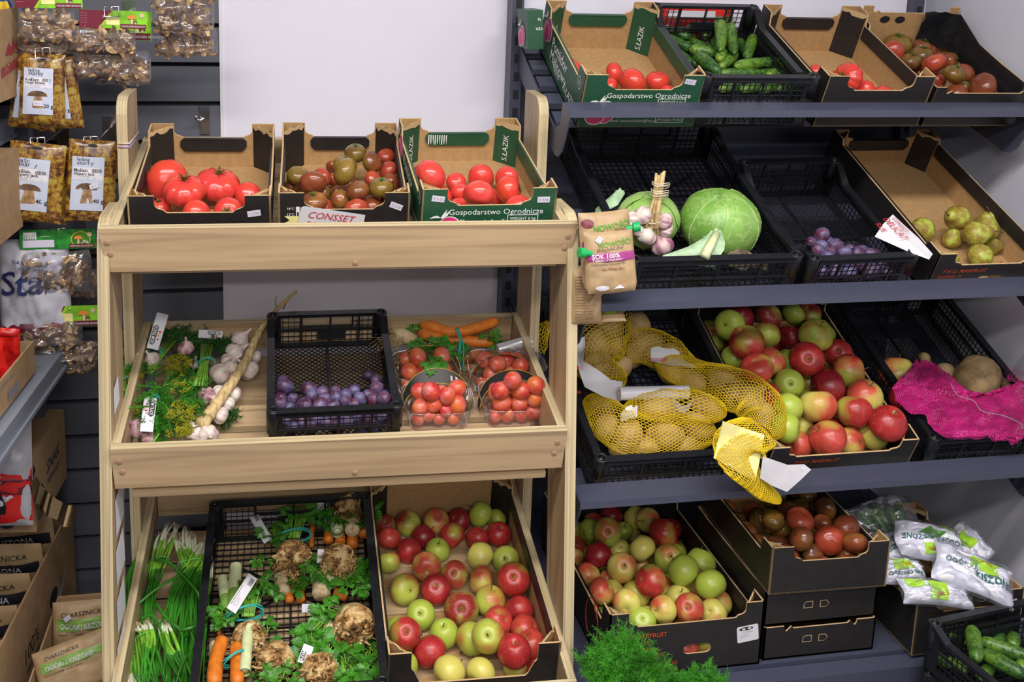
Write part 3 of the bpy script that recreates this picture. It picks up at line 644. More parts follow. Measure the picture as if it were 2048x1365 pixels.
m = MB(); q = BX['m4']; d_, w_ = q['d'], q['w']; vs = []
rn = random.Random(2)
for i in range(9):
    for j in range(7):
        t, u = i/8, j/6; x = w_*.62+(w_*.38-.012)*min(1, t*1.6) ; y = d_-.012-(0 if t < .6 else (t-.6)/.4*d_*.85); z = .02+u*(.12 if t < .7 else .082)
        vs.append((x+rn.uniform(-.004, .002), y-rn.uniform(.0, .012), z+rn.uniform(-.004, .006)))
m.add(vs, [(i*7+j, i*7+j+1, (i+1)*7+j+1, (i+1)*7+j) for i in range(8) for j in range(6)], 0, True); m.build('black_liner', 'blackplastic', q['root'])
# ------------------------------------------------------------------ black plastic crates
_cm = {}
def crate(P, tilt, yaw, w, d, h, label, base='diamond', dip=.03, cat='crate', group=None, rim=True):
    T = BF(P, tilt, yaw)
    if rim: T = T @ Matrix.Translation((0, 0, -h))
    root = empty('plastic_crate', T, label, cat, group)
    key = (round(w, 3), round(d, 3), h, base, dip)
    if key not in _cm:
        parts = []
        b = .0016
        # base lattice
        m = MB(); m.box((0, 0, 0), (w, .012, .006)); m.box((0, d-.012, 0), (w, d, .006)); m.box((0, 0, 0), (.012, d, .006)); m.box((w-.012, 0, 0), (w, d, .006))
        if base == 'diamond':
            s = .0155; L = w+d
            k = -d
            while k < w:
                x0 = max(k, 0); y0 = x0-k; x1 = min(w, k+d); y1 = x1-k
                if x1-x0 > .01:
                    m.tube([(x0, y0, .004), (x1, y1, .004)], .0014, 4, smooth=False, cap=False); m.tube([(x0, d-y0, .004), (x1, d-y1, .004)], .0014, 4, smooth=False, cap=False)
                k += s
            m.box((w*.5-.003, 0, 0), (w*.5+.003, d, .007)); m.box((0, d*.5-.003, 0), (w, d*.5+.003, .007))
        else:
            for x in np.arange(.015, w-.01, .017): m.box((x-b/2, 0, .002), (x+b/2, d, .006))
            for y in np.arange(.015, d-.01, .020): m.box((0, y-b/2, .002), (w, y+b/2, .006))
            for fx, fy in ((.5, .33), (.5, .67)):
                c = Vector((w*fx, d*fy, .004))
                m.lathe([(.012, .001), (.012, .008)], 10, 0, Matrix.Translation((c.x, c.y, 0)), smooth=False)
                for a, r in ((35, .17), (145, .17), (215, .17), (325, .17), (0, .19), (180, .19)):
                    e = c+Vector((math.cos(math.radians(a)), math.sin(math.radians(a)), 0))*r*(w/.4)
                    e.x = min(max(e.x, .004), w-.004); e.y = min(max(e.y, .004), d-.004); m.tube([c, e], .003, 4, smooth=False)
            m.box((w*.5-.002, 0, 0), (w*.5+.002, d, .007))
        parts.append(('base_grid', m))
        # end walls
        def endwall(y, handle):
            m = MB(); y0, y1 = (y, y+.0022)
            hz = h-.012
            for z in np.arange(.016, h-.02, .0145):
                if handle and z > h-.045: m.box((0, y0, z-b/2), (w*.28, y1, z+b/2)); m.box((w*.72, y0, z-b/2), (w, y1, z+b/2))
                else: m.box((0, y0, z-b/2), (w, y1, z+b/2))
            for x in np.arange(.02, w-.015, .0145):
                zt = hz
                if handle and w*.28 < x < w*.72: zt = h-.046
                m.box((x-b/2, y0, 0), (x+b/2, y1, zt))
            for f in (.0, .25, .5, .75): m.box((w*f+(.006 if f else 0), y0-.002, 0), (w*f+.011, y1+.001, hz))
            m.box((w-.03, y0-.0005, 0), (w, y1+.001, hz)); m.box((0, y0-.0005, 0), (.03, y1+.001, hz))
            if handle:
                m.box((w*.27, y0-.001, h-.048), (w*.73, y1+.002, h-.043)); m.box((w*.27, y0-.001, h-.048), (w*.285, y1+.002, h-.01)); m.box((w*.715, y0-.001, h-.048), (w*.73, y1+.002, h-.01))
                m.box((w*.42, y0-.0005, h-.085), (w*.66, y1+.001, h-.058))
            m.box((-.002, y0-.003, h*.46), (w+.002, y1+.002, h*.46+.004)); m.box((0, y0-.002, 0), (w, y1+.002, .009))
            return m
        parts.append(('end_wall', endwall(.002, False))); parts.append(('end_wall', endwall(d-.004, True)))
        def side(x):
            m = MB()
            def zt(y): q = min(y, d-y)/d; return h-.012-dip*min(1, max(0, (q-.06)/.16))
            for z in np.arange(.016, h-.012, .0145):
                if z > h-.014-dip:
                    for q0, q1 in ((0, d*.2), (d*.8, d)): m.box((x, q0, z-b/2), (x+.0022, q1, z+b/2)) if z < h-.03 else None
                else: m.box((x, 0, z-b/2), (x+.0022, d, z+b/2))
            for y in np.arange(.02, d-.015, .0145): m.box((x, y-b/2, 0), (x+.0022, y+b/2, zt(y)))
            for y in (0, d-.035): m.box((x-.0005, y, 0), (x+.003, y+.035, h-.012))
            m.box((x-.001, 0, 0), (x+.004, d, .009)); m.box((x-.002, .01, h*.46), (x+.004, d-.01, h*.46+.004))
            return m
        parts.append(('side_wall', side(.002))); parts.append(('side_wall', side(w-.004)))
        # rim
        m = MB(); rw = .013; rt = .006
        m.box((.018, -.004, h-.012), (w-.018, .014, h-.003)); m.box((.018, -.004, h-.018), (w-.018, -.001, h-.004))
        m.box((.018, d-.014, h-.012), (w-.018, d+.004, h-.003))
        for x in (-.004, w-.014):
            ys = [.018, d*.07, d*.20, d*.5, d*.8, d*.93, d-.018]; zs = [0, 0, -dip, -dip, -dip, 0, 0]
            for i in range(6):
                a, c = ys[i], ys[i+1]; za, zc = h-.004+zs[i], h-.004+zs[i+1]
                m.add([(x, a, za-.010), (x+.018, a, za-.010), (x+.018, c, zc-.010), (x, c, zc-.010), (x, a, za), (x+.018, a, za), (x+.018, c, zc), (x, c, zc)], [(0, 3, 2, 1), (4, 5, 6, 7), (0, 1, 5, 4), (1, 2, 6, 5), (2, 3, 7, 6), (3, 0, 4, 7)])
        for x in (.010, w-.010):
            for y in (.010, d-.010):
                m.lathe([(.015, -.06), (.015, 0.0), (.0142, .001), (.0095, .001), (.0090, 0), (.0086, -.012), (.0, -.012)], 14, 0, Matrix.Translation((x, y, h-.003)))
        parts.append(('rim', m))
        _cm[key] = [(n, q.build(n, 'blackplastic', root)) for n, q in parts]
    else:
        for n, o in _cm[key]:
            c = o.copy(); COL.objects.link(c); c.parent = root
    return dict(root=root, T=T, w=w, d=d, h=h, floor=T @ Matrix.Translation((0, 0, .007)))
BX['cuc'] = crate((1.058, *R0), TILT, 0, .298, .4, .145, 'black plastic crate of cucumbers on the top metal shelf')
BX['cab'] = crate((.822, R1[0], R1[1]+.008), TILT, 0, .415, .58, .12, 'wide black plastic crate holding two green cabbages on the middle metal shelf', 'grid', dip=.012)
BX['mp'] = crate((1.262, R1[0]-.004, R1[1]), TILT+1, 3.0, .285, .4, .12, 'black plastic crate with dark plums on the middle metal shelf')
BX['pot'] = crate((.764, R2[0], R2[1]), TILT, 0, .42, .58, .12, 'black plastic crate of netted potatoes at left end of third metal shelf', 'grid', dip=.012)
BX['rc2'] = crate((1.618, R2[0], R2[1]), TILT, 0, .350, .56, .115, 'black plastic crate under the magenta net bag at right end of third shelf', dip=.0)
p0 = RK @ Vector((0, 0, 0))
pa, pb = aty(537, 824, 2.155), aty(803, 804, 2.150)
BX['rp'] = crate(pa, 14.5, math.degrees(math.atan2(pb.y-pa.y, pb.x-pa.x)), (pb-pa).length, .39, .105, 'black plastic crate with small dark plums in the middle tray of the wooden rack', dip=.02)
BX['cel'] = crate((-.142, 1.905, .275), 10.2, -2, .400, .60, .125, 'long black plastic crate of soup vegetable bundles in the rack bottom tray', 'grid', dip=.0)
pbl = aty(1857, 1240, 1.93); pfl = pbl+Matrix.Rotation(math.radians(8), 3, 'Z') @ Vector((0, -.30, 0))
BX['cf'] = crate(pfl, 0, 8, .40, .30, .12, 'topmost black plastic crate of large cucumbers in the bottom right foreground', 'grid', dip=.02)
for i_, l_ in enumerate(('second black plastic crate, directly under the foreground cucumber crate', 'lowest black plastic crate on the floor under the foreground cucumbers')):
    crate(pfl-Vector((0, 0, .13*(i_+1))), 0, 8, .40, .30, .12, l_, 'grid', dip=.02)
# ------------------------------------------------------------------ fruit and vegetable bodies
def axis_rot(ax, spin=0.0):
    ax = Vector(ax).normalized(); q = Vector((0, 0, 1)).rotation_difference(ax)
    return q.to_matrix().to_4x4() @ Matrix.Rotation(spin, 4, 'Z')
def apple_bm(seed):
    rn = random.Random(seed); a, b, c = rn.random()*6, rn.random()*6, rn.random()*6; asym = .03+.05*rn.random(); el = .86+.12*rn.random()
    def fn(r, z, q, t): return r*(1+asym*.6*math.cos(q+a)+.018*math.cos(5*q+b)*abs(z)), z*(1+asym*math.cos(q+c)*.6)
    pr = []
    n = 22
    for i in range(n+1):
        p = PI*i/n; th = p
        r = math.sin(th)*(1+.10*math.cos(th)); z = -math.cos(th)*el
        dt = max(0, (th-2.35))/.79; db = max(0, (.72-th))/.72
        z -= .30*dt**2.2*el; z += .20*db**2.0*el
        pr.append((max(r, .001), z))
    m = MB(); m.lathe(pr, 26, 0, None, fn); return m
def scaled(m, s):
    m.v = [(x*s, y*s, z*s) for x, y, z in m.v]; return m
def mesh_of(m, mats, name):
    o = m.build(name, mats); me = o.data; bpy.data.objects.remove(o); return me
APPLE = [mesh_of(scaled(apple_bm(s), .037), 'apple', 'apple') for s in range(6)]
def stem_me(l=.016, r=.0011):
    m = MB(); m.tube([(0, 0, .018), (.001, 0, .018+l*.6), (.004, .001, .019+l)], [r, r*.8, r*1.5], 5, smooth=True); return mesh_of(m, 'stem', 'stem')
ASTEM = stem_me(.020)
ACAL = MB()
for k in range(5):
    a = k*1.256; ACAL.add([(.0015*math.cos(a+1), .0015*math.sin(a+1), -.0255), (.0015*math.cos(a-1), .0015*math.sin(a-1), -.0255), (.005*math.cos(a), .005*math.sin(a), -.0285)], [(0, 1, 2), (2, 1, 0)])
ACAL = mesh_of(ACAL, 'stem', 'blossom_end')
def tomato_bm(seed, lobes, depth, flat):
    rn = random.Random(seed); ph = rn.random()*6; am = [1+.25*(rn.random()-.5) for _ in range(20)]
    def fn(r, z, q, t):
        k = abs(math.sin(q*lobes/2+ph))**.7; top = max(0, t-.25)/.75
        amp = depth*(k-.6)*(.45+.55*top)
        return r*(1+amp+.03*math.cos(2*q+ph)), z*(1+.04*math.cos(q+ph))
    pr = []; n = 20
    for i in range(n+1):
        th = PI*i/n; r = math.sin(th); z = -math.cos(th)*flat; dt = max(0, (th-2.3))/.84; z -= .22*flat*dt**2; pr.append((max(r, .001), z))
    m = MB(); m.lathe(pr, 44 if depth > .05 else 26, 0, None, fn); return m
TOM = {'s': [mesh_of(scaled(tomato_bm(s, 5, .025, .82), .036), 'tomato', 'tomato') for s in range(4)],
       'r': [mesh_of(scaled(tomato_bm(s, 11, .24, .72), .036), 'tomato', 'tomato') for s in range(10, 12)],
       'm': [mesh_of(scaled(tomato_bm(s, 7, .06, .78), .036), 'tomato', 'tomato') for s in range(20, 23)]}
def calyx_me():
    m = MB(); rn = random.Random(3)
    for k in range(6):
        a = k*1.047+rn.random()*.3; l = .012+.006*rn.random(); c, s = math.cos(a), math.sin(a); z0 = .0245
        m.add([(-s*.0016, c*.0016, z0), (s*.0016, -c*.0016, z0), (c*l*.5+s*.0014, s*l*.5-c*.0014, z0+.004), (c*l*.5-s*.0014, s*l*.5+c*.0014, z0+.004), (c*l, s*l, z0+.0035+.004*rn.random())], [(0, 1, 2, 3), (3, 2, 4), (3, 2, 1, 0), (4, 2, 3)])
    m.tube([(0, 0, .022), (.001, 0, .029), (.003, .002, .036)], [.0018, .0014, .002], 5)
    return mesh_of(m, 'calyx', 'calyx')
CAL = calyx_me()
def plum_bm(seed, el):
    rn = random.Random(seed); ph = rn.random()*6
    def fn(r, z, q, t):
        return r*(1-.05*math.exp(-((q-PI)/.25)**2)+.02*math.cos(q+ph)), z
    pr = [(max(.001, math.sin(PI*i/14)), -math.cos(PI*i/14)*el-(.10 if i == 14 else 0)) for i in range(15)]
    m = MB(); m.lathe(pr, 20, 0, None, fn); return m
PLUM = [mesh_of(scaled(plum_bm(s, 1.18), .0145), 'plum', 'plum') for s in range(3)]
PINK = [mesh_of(scaled(plum_bm(s, 1.12), .0185), 'pinkplum', 'plum') for s in range(3)]
def pear_bm():
    pr = [(.001, -1.0), (.35, -.97), (.72, -.8), (.95, -.5), (1.0, -.15), (.93, .2), (.72, .55), (.52, .85), (.40, 1.1), (.26, 1.25), (.001, 1.28)]
    m = MB(); m.lathe(pr, 22, 0, None, lambda r, z, q, t: (r*(1+.04*math.cos(q*2+1)), z)); return m
PEAR = mesh_of(scaled(pear_bm(), .036), 'pear', 'pear')
m = MB(); m.tube([(0, 0, .045), (.002, 0, .055), (.008, .002, .066)], [.002, .0014, .0022], 5); PSTEM = mesh_of(m, 'stem', 'stem')
def cuc_bm(seed, bend):
    rn = random.Random(seed); n = 15; pts = []; rad = []
    for i in range(n):
        t = i/(n-1); z = (t-.5)*2; pts.append((bend*(1-z*z), .0, z)); e = 1-abs(z)**5.0; rad.append(max(.02, .30*math.sqrt(max(0, e))*(1+.05*math.sin(4*z+seed))))
    m = MB(); m.tube(pts, rad, 14); return m
CUC = [mesh_of(scaled(cuc_bm(s, b), .05), 'cucumber', 'cucumber') for s, b in ((0, .05), (1, .14), (2, -.02))]
def garlic_bm(seed):
    rn = random.Random(seed); ph = rn.random()*6
    pr = [(.001, -.80), (.3, -.84), (.62, -.74), (.9, -.45), (1.0, -.08), (.9, .28), (.62, .58), (.36, .80), (.20, 1.0), (.15, 1.3), (.13, 1.6), (.001, 1.62)]
    def fn(r, z, q, t):
        k = abs(math.sin(q*7/2+ph))**.6; a = .16*(k-.6) if t < .75 else .06*(k-.6); return r*(1+a+.05*math.cos(q+ph)), z
    m = MB(); m.lathe(pr, 42, 0, None, fn); return m
GARL = [mesh_of(scaled(garlic_bm(s), .024), 'garlic', 'garlic_bulb') for s in range(3)]
GARP = [mesh_of(scaled(garlic_bm(s), .024), 'garlicpurple', 'garlic_bulb') for s in range(3, 5)]
def thing(name, me, T, cat, label=None, group=None, color=None, kids=()):
    o = bpy.data.objects.new(name, me); COL.objects.link(o); o.matrix_world = T; tag(o, label, cat, group)
    if color: o.color = (*color, 1)
    for kn, km in kids:
        c = bpy.data.objects.new(kn, km); COL.objects.link(c); c.parent = o
    return o
# ------------------------------------------------------------------ piles
class Crop:
    def __init__(s, ox, oy, k): s.o = (ox, oy); s.k = k
    def __call__(s, x, y): return s.o[0]+x/s.k, s.o[1]+y/s.k
def settle(b, items, iters=60, pad=.006):
    """items: dict(p=local Vector (z above floor), r). push overlapping bodies apart inside the box"""
    n = len(items)
    home = [it['p'].copy() for it in items]
    for k in range(iters):
        for i in range(n):
            for j in range(i+1, n):
                d = items[j]['p']-items[i]['p']; D = (items[i]['r']+items[j]['r'])*.93
                l = d.length
                if l < D and l > 1e-6:
                    if abs(d.z) < .3*D and k < 12: d.z += (.2 if home[j].z >= home[i].z else -.2)*D; l = d.length
                    q = d*((D-l)/l*.5)
                    # slide mainly across and upward
                    items[i]['p'] -= q; items[j]['p'] += q
        for it, h in zip(items, home):
            p = it['p']; p += (h-p)*.04
            p.x = min(max(p.x, it['r']+pad), b['w']-it['r']-pad); p.y = min(max(p.y, it['r']+pad), b['d']-it['r']-pad); p.z = max(p.z, it['r']*it.get('fl', .95))
def projl(P):
    d = Vector(P)-CP; z = d.dot(CF); return CX+FPX*d.dot(CR)/z, CY-FPX*d.dot(CU)/z
def filler(b, out, fill):
    # bodies lying under and between the surveyed ones
    r0, codes, y0, y1, layers = fill; rn = random.Random(len(out)); new = []
    for L in range(layers):
        z = r0*.95+L*r0*1.55; y = y0+r0+.006+(r0 if L % 2 else 0)
        while y < y1-r0:
            x = r0+.008+(r0 if L % 2 else 0)
            while x < b['w']-r0-.006:
                p = Vector((x+rn.uniform(-.004, .004), y+rn.uniform(-.004, .004), z))
                near = [o for o in out if (o['p'].xy-p.xy).length < o['r']*2.2]
                top = max([o['p'].z for o in near], default=-1)
                if all((o['p']-p).length > (o['r']+r0)*.80 for o in out+new) and (L == 0 or top > z):
                    px, py = projl(b['floor'] @ p); new.append(dict(p=p, r=r0*rn.uniform(.94, 1.04), px=px, py=py, code=rn.choice(codes), ax=None))
                x += r0*1.0
            y += r0*1.0
    return new
def pile(b, crop, data, rmin=.02, rmax=.05, lift=None, fill=None):
    """data rows: (x, y, D, code, layer, axis) -> items with settled position"""
    T = b['floor']; out = []
    for row in data:
        x, y, D, code = row[:4]; layer = row[4] if len(row) > 4 else 0; ax = row[5] if len(row) > 5 else None
        px, py = crop(x, y); Dp = D/crop.k
        h = .035
        for _ in range(4):
            p = onplane(px, py, T, h); Z = (T @ p-CP).dot(CF); r = min(max(Dp/FPX*Z/2, rmin), rmax)
            h = r*.95+layer*r*1.25+(lift or 0)
        out.append(dict(p=p, r=r, px=px, py=py, code=code, ax=ax))
    settle(b, out)
    if fill: out += filler(b, out, fill)
    return out
TOCAM = lambda P: (CP-P).normalized()
def orient(P, ax, rn, base=(0, 0, 1)):
    c = TOCAM(P)
    if ax == 'c': v = c+Vector((rn.uniform(-.2, .2), 0, rn.uniform(-.1, .25)))
    elif ax == 'u': v = Vector((rn.uniform(-.2, .2), -.35, 1))
    elif ax == 'd': v = c*.5+Vector((rn.uniform(-.3, .3), 0, -1))
    elif ax == 'b': v = -c+Vector((rn.uniform(-.4, .4), 0, .2))
    elif ax == 'l': v = Vector((-1, -.5, .3))
    elif ax == 'r': v = Vector((1, -.5, .3))
    else: v = Vector((rn.uniform(-1, 1), rn.uniform(-.1, .8), rn.uniform(-.9, .9)))
    return v.normalized()
ACOL = {'K': ((.95, .05, .8), 'deep red apple'), 'R': ((.85, .15, .3), 'red apple'), 'r': ((.72, .55, .0), 'rosy red apple'), 'O': ((.62, .9, .0), 'orange-red apple'),
        'b': ((.64, .25, .15), 'red and green apple'), 'y': ((.56, .85, .0), 'red-blushed yellow apple'), 'Y': ((.24, .85, .0), 'pale yellow apple'), 'G': ((.08, .15, .0), 'yellow-green apple'), 'g': ((.48, .3, .05), 'red-blushed green apple'), 'D': ((.60, .35, .8), 'dull dark red apple')}
def apples(bx, crop, data, where, group, seed=1, fill=None):
    rn = random.Random(seed); its = pile(bx, crop, data, .024, .046, fill=fill); lab = []
    for it in its:
        P = bx['floor'] @ it['p']; me = APPLE[rn.randrange(6)]; s = it['r']/.037
        v = orient(P, it['ax'], rn)
        T = Matrix.Translation(P) @ axis_rot(v, rn.random()*6) @ Matrix.Scale(s, 4)
        kids = [('stem', ASTEM), ('blossom_end', ACAL)]
        if it['ax'] == 'x': kids = [('blossom_end', ACAL)]
        col, look = ACOL[it['code']]
        o = thing('apple', me, T, 'apple', None, group, col, kids); lab.append((o, it['px'], it['py'], look))
    label_rows(lab, where)
C1 = Crop(660, 940, 3.2115)
apples(BX['rc'], C1, [(350,295,135,'D'),(508,305,165,'D'),(675,258,165,'y'),(820,232,155,'K'),(950,288,160,'G'),(1075,262,130,'G'),(378,425,155,'r'),(602,393,155,'K'),(782,397,170,'b'),(945,440,150,'R'),(1097,412,165,'R',0,'u'),(505,520,165,'R'),(690,510,160,'G',0,'u'),(378,598,150,'g',0,'d'),(958,558,180,'Y'),(1155,580,175,'g',0,'c'),(618,622,190,'y'),(798,672,180,'y',0,'c'),(972,712,190,'O'),(1188,712,215,'b',.6,'c'),(480,768,195,'g'),(678,770,195,'R'),(1045,845,200,'g'),(843,897,225,'D',0,'c'),(582,935,190,'G',0,'c'),(1242,905,190,'R'),(420,1055,190,'G'),(485,1058,205,'b',.8,'c'),(735,1058,190,'G',0,'u'),(905,1095,215,'g'),(1085,970,195,'r'),(1285,1050,200,'r'),(1150,1140,180,'R'),(1083,1138,215,'g',.9,'c'),(632,1158,215,'R'),(1332,1208,200,'r'),(475,1260,190,'G'),(770,1300,215,'Y'),(970,1300,200,'Y'),(1160,1330,225,'R',.8,'u'),(1225,1280,160,'Y'),(1320,1400,170,'R')],
       'rack bottom carton', 'apples in the long carton of the wooden rack', 1)
C2 = Crop(1560, 600, 3.412)
def c6(x, y, D, *a): X, Y = 1120+x/3.249, 600+y/3.249; return ((X-1560)*3.412, (Y-600)*3.412, D*3.412/3.249, *a)
apples(BX['ma'], C2, [(90,95,160,'G',1.6),(190,115,70,'G'),(255,245,230,'g',1.4,'u'),(65,255,160,'K',1.2),(188,415,235,'R',1.8,'c'),(400,370,190,'R',.8,'c'),(478,515,240,'b',.8,'r'),(300,610,280,'K',1.0),(65,570,200,'G',1.6,'c'),(630,675,250,'y',.8,'u'),(60,740,200,'G',1.3),(280,755,260,'y',.9,'d'),(525,790,240,'b',.8,'d'),(780,820,250,'Y',.5),(710,900,280,'R',.7,'u'),(150,860,150,'Y',.3),(320,915,270,'r',.7),(510,945,210,'y',0),(130,985,190,'O',0),(15,850,90,'r',1),
   c6(1015,165,200,'G',1.8),c6(1165,120,195,'K',1.5),c6(1350,105,180,'D',1.6),c6(1200,280,235,'b',1.9),c6(1345,235,180,'D',1.6),c6(1010,290,90,'G',1),c6(1105,370,165,'G',1.4),c6(1195,455,215,'r',2.0),c6(1375,405,190,'y',1.6),c6(1310,530,150,'G',1),(420,200,150,'K',.2),(560,420,150,'D',.0),(450,660,170,'K',.0),(200,560,200,'D',.3),(180,700,180,'g',.2),(330,150,160,'D',.2),(60,420,180,'g',.3),(600,860,160,'g',0)],
       'third-shelf apple box', 'apples heaped in the box on the third metal shelf', 2, (.036, 'KRgGyD', 0, .54, 2))
C3 = Crop(1120, 960, 3.37)
apples(BX['ba'], C3, [(320,350,190,'g',1.9,'c'),(425,345,130,'G',1.5,'u'),(200,355,160,'G',1.4),(105,330,120,'Y',1),(580,275,170,'y',1.6,'l'),(700,360,200,'b',1.9),(775,350,140,'K',1.2),(250,525,185,'K',1.9),(105,520,120,'O',1.5),(130,435,110,'r',1.2,'u'),(553,460,180,'Y',1.8),(400,470,150,'Y',1),(495,365,110,'Y',1),(420,595,200,'y',2.0,'c'),(735,530,190,'g',1.6,'c'),(970,555,200,'G',1.5),(830,620,215,'G',1.9),(155,655,160,'y',1.5),(265,755,180,'O',1.8),(330,690,160,'r',1.2),(540,580,120,'y',1),(610,695,215,'b',2.0),(1010,715,210,'G',1.6),(720,690,120,'G',1),(450,830,190,'y',1.8),(520,780,190,'Y',1.2),(800,790,190,'Y',1.1,'u'),(690,870,185,'y',1.6,'l'),(870,865,200,'O',1.5,'c'),(1035,880,190,'y',.9),(1145,830,170,'r',.8,'l'),(300,200,150,'K',1.2),(190,240,150,'O',1.1),(440,180,160,'Y',1.1),(350,250,140,'K',.9),(570,920,130,'Y',1.2),(890,730,100,'R',.8),(170,745,100,'G',1),(600,500,180,'D',.4),(900,450,170,'D',.2),(1050,640,170,'G',.3),(950,900,150,'R',.3),(850,1130,170,'r',0),(500,1000,180,'y',.3)],
       'bottom-shelf apple box', 'apples in the tall box on the bottom metal shelf', 3, (.033, 'YyGOgr', 0, .55, 2))
TCOL = {'R': ((.0, .0, 0), 'red tomato'), 'P': ((.0, .0, 0), 'pinkish red tomato'), 'B': ((.9, .32, 0), 'brown-red tomato'), 'G': ((.7, .75, 0), 'greenish brown tomato'), 'D': ((1.0, .45, 0), 'dark brown tomato'), 'O': ((.62, .12, 0), 'orange-brown tomato')}
def tomatoes(bx, crop, data, where, group, seed=1, kind='s', rmax=.055, fill=None):
    rn = random.Random(seed); its = pile(bx, crop, data, .018, rmax, fill=fill); lab = []
    for it in its:
        P = bx['floor'] @ it['p']; code = it['code']; k = code[1] if len(code) > 1 else kind; col, look = TCOL[code[0]]
        me = TOM[k][rn.randrange(len(TOM[k]))]; v = orient(P, it['ax'] or ('x' if rn.random() < .7 else 'u'), rn)
        cal = it['ax'] in ('u', 'c', 'l', 'r', 'd')
        if cal: look = look.replace(' tomato', ' tomato with calyx')
        if k == 'r': look = 'ribbed '+look
        o = thing('tomato', me, Matrix.Translation(P) @ axis_rot(v, rn.random()*6) @ Matrix.Scale(it['r']/.036, 4), 'tomato', None, group, col, [('calyx', CAL)] if cal else ())
        lab.append((o, it['px'], it['py'], look))
    label_rows(lab, where)
C4 = Crop(190, 180, 3.592); C5 = Crop(660, 180, 3.592)
tomatoes(BX['rt1'], C4, [(515,650,300,'Pm',0,'b'),(890,690,310,'Rr',0,'u'),(658,757,295,'Rr',.2,'u'),(1090,760,200,'P',0,'x'),(470,845,150,'P',0,'u'),(715,880,215,'P',0,'x'),(957,880,215,'R',0,'c')], 'left rack box', 'big tomatoes in the left box of the rack', 5, rmax=.07)
def s4(x, y, D, *a): return (x-470*3.592, y, D, *a)
tomatoes(BX['rt2'], C5, [s4(1455,615,160,'G',1.2),s4(1570,695,195,'B',1.2),s4(1650,640,150,'O',.6),s4(1590,795,190,'B',.6,'u'),s4(1620,840,170,'O',0),s4(1415,700,120,'G',.3),s4(1360,640,90,'B',.2),s4(1480,790,120,'B',0),
   (210,475,165,'G',1.5,'u'),(110,540,170,'G',1.2,'u'),(288,530,165,'D',1.2),(415,475,130,'O',1.0),(440,568,140,'O',1.0),(130,625,200,'G',1.6),(305,622,140,'O',.9),(455,670,140,'B',.8),(172,712,170,'B',1.4),(350,730,180,'G',.9,'u'),(70,790,145,'G',.7),(60,735,130,'B',.2),(305,800,165,'B',.3),(190,850,200,'O',.3),(10,640,100,'O',.9),(410,800,110,'D',0),(20,555,90,'B',.9),(-60,790,120,'G',.7)], 'middle rack box', 'brown tomatoes in the middle box of the rack', 6, kind='m', fill=(.026, 'BGDO', 0, .27, 1))
tomatoes(BX['rt3'], C5, [(670,600,160,'P',.3),(740,640,230,'P',.8),(800,740,180,'R',.2),(905,665,150,'P',0),(1085,630,195,'P',0),(1272,640,185,'P',.3),(920,740,150,'P',.3),(1068,750,235,'R',1.0,'d'),(1300,745,220,'R',.3,'r'),(1190,770,110,'P',0),(1345,820,200,'P',.2),(925,830,130,'R',0)], 'green rack box', 'red tomatoes in the green box of the rack', 7)
C6 = Crop(1020, 0, 4.016); C7 = Crop(1500, 0, 3.737)
tomatoes(BX['mg'], C6, [(480,545,190,'R',0),(835,590,175,'R',0),(985,660,240,'R',.2),(1195,665,190,'R',.0),(800,690,140,'P',0),(1250,740,130,'R',0)], 'top-shelf green box', 'red tomatoes in the green box on the top metal shelf', 8)
tomatoes(BX['mb'], C7, [(345,500,110,'R',0),(490,530,110,'R',0),(765,615,230,'Pr',.1,'l'),(830,680,150,'Pr',0,'b'),(970,725,190,'P',0),(410,560,110,'R',0)], 'top-shelf black box', 'red tomatoes in the black box on the top metal shelf', 9, rmax=.06)
tomatoes(BX['m4'], C7, [(1095,335,205,'G',.3,'u'),(1090,410,175,'O',.9),(960,370,110,'B',.2),(1285,350,140,'B',.6,'u'),(1265,425,170,'D',.9,'u'),(1490,455,125,'B',.6,'r'),(1380,500,185,'O',.9),(1180,495,150,'D',.6,'u'),(1065,480,90,'B',.1),(1185,550,145,'D',.2),(1395,570,130,'O',.7),(1600,545,150,'B',.6),(1535,590,170,'G',1.0,'u'),(1730,655,215,'B',.4),(1550,690,180,'B',.1),(1410,680,110,'B',0),(1350,380,110,'B',.2)], 'top-shelf low box', 'brown tomatoes in the low box on the top metal shelf', 10, kind='m', rmax=.042, fill=(.027, 'BDG', 0, .36, 1))
C9 = Crop(1500, 960, 3.37)
tomatoes(BX['st'], C9, [(340,275,190,'O',1.3),(510,195,150,'D',1.2),(655,345,180,'B',1.0,'b'),(495,310,150,'B',.8),(380,410,140,'D',.4),(560,390,200,'Om',.7,'b'),(220,330,140,'G',.5),(60,270,150,'D',.6),(390,110,130,'D',.9),(350,170,120,'D',.6),(310,420,100,'B',.1),(240,200,130,'D',.5),(430,60,110,'D',.4),(600,250,120,'D',.3),(150,150,130,'G',.4)], 'stacked top box', 'dark tomatoes in the top box of the stack', 11, kind='m', fill=(.030, 'DBD', 0, .39, 2))
def plums(bx, crop, data, where, group, meshes, look0, seed, rmin=.012, rmax=.021, jit=1, cat='plum', lift=None):
    rn = random.Random(seed); its = pile(bx, crop, data, rmin, rmax, lift); lab = []
    base = .0145 if meshes is PLUM else .0185
    for it in its:
        P = bx['floor'] @ it['p']; me = meshes[rn.randrange(len(meshes))]
        o = thing('plum', me, Matrix.Translation(P) @ axis_rot(orient(P, it['ax'], rn), rn.random()*6) @ Matrix.Scale(it['r']/base, 4), cat, None, group)
        lab.append((o, it['px'], it['py'], look0[it['code']]))
    label_rows(lab, where, 7)
CA = Crop(660, 560, 3.25)
def a6(x, y, D, *a): return (x-460*3.25, y, D, *a)
DP = {'p': 'dusty blue plum', 'r': 'reddish purple plum', 'd': 'dark purple plum'}
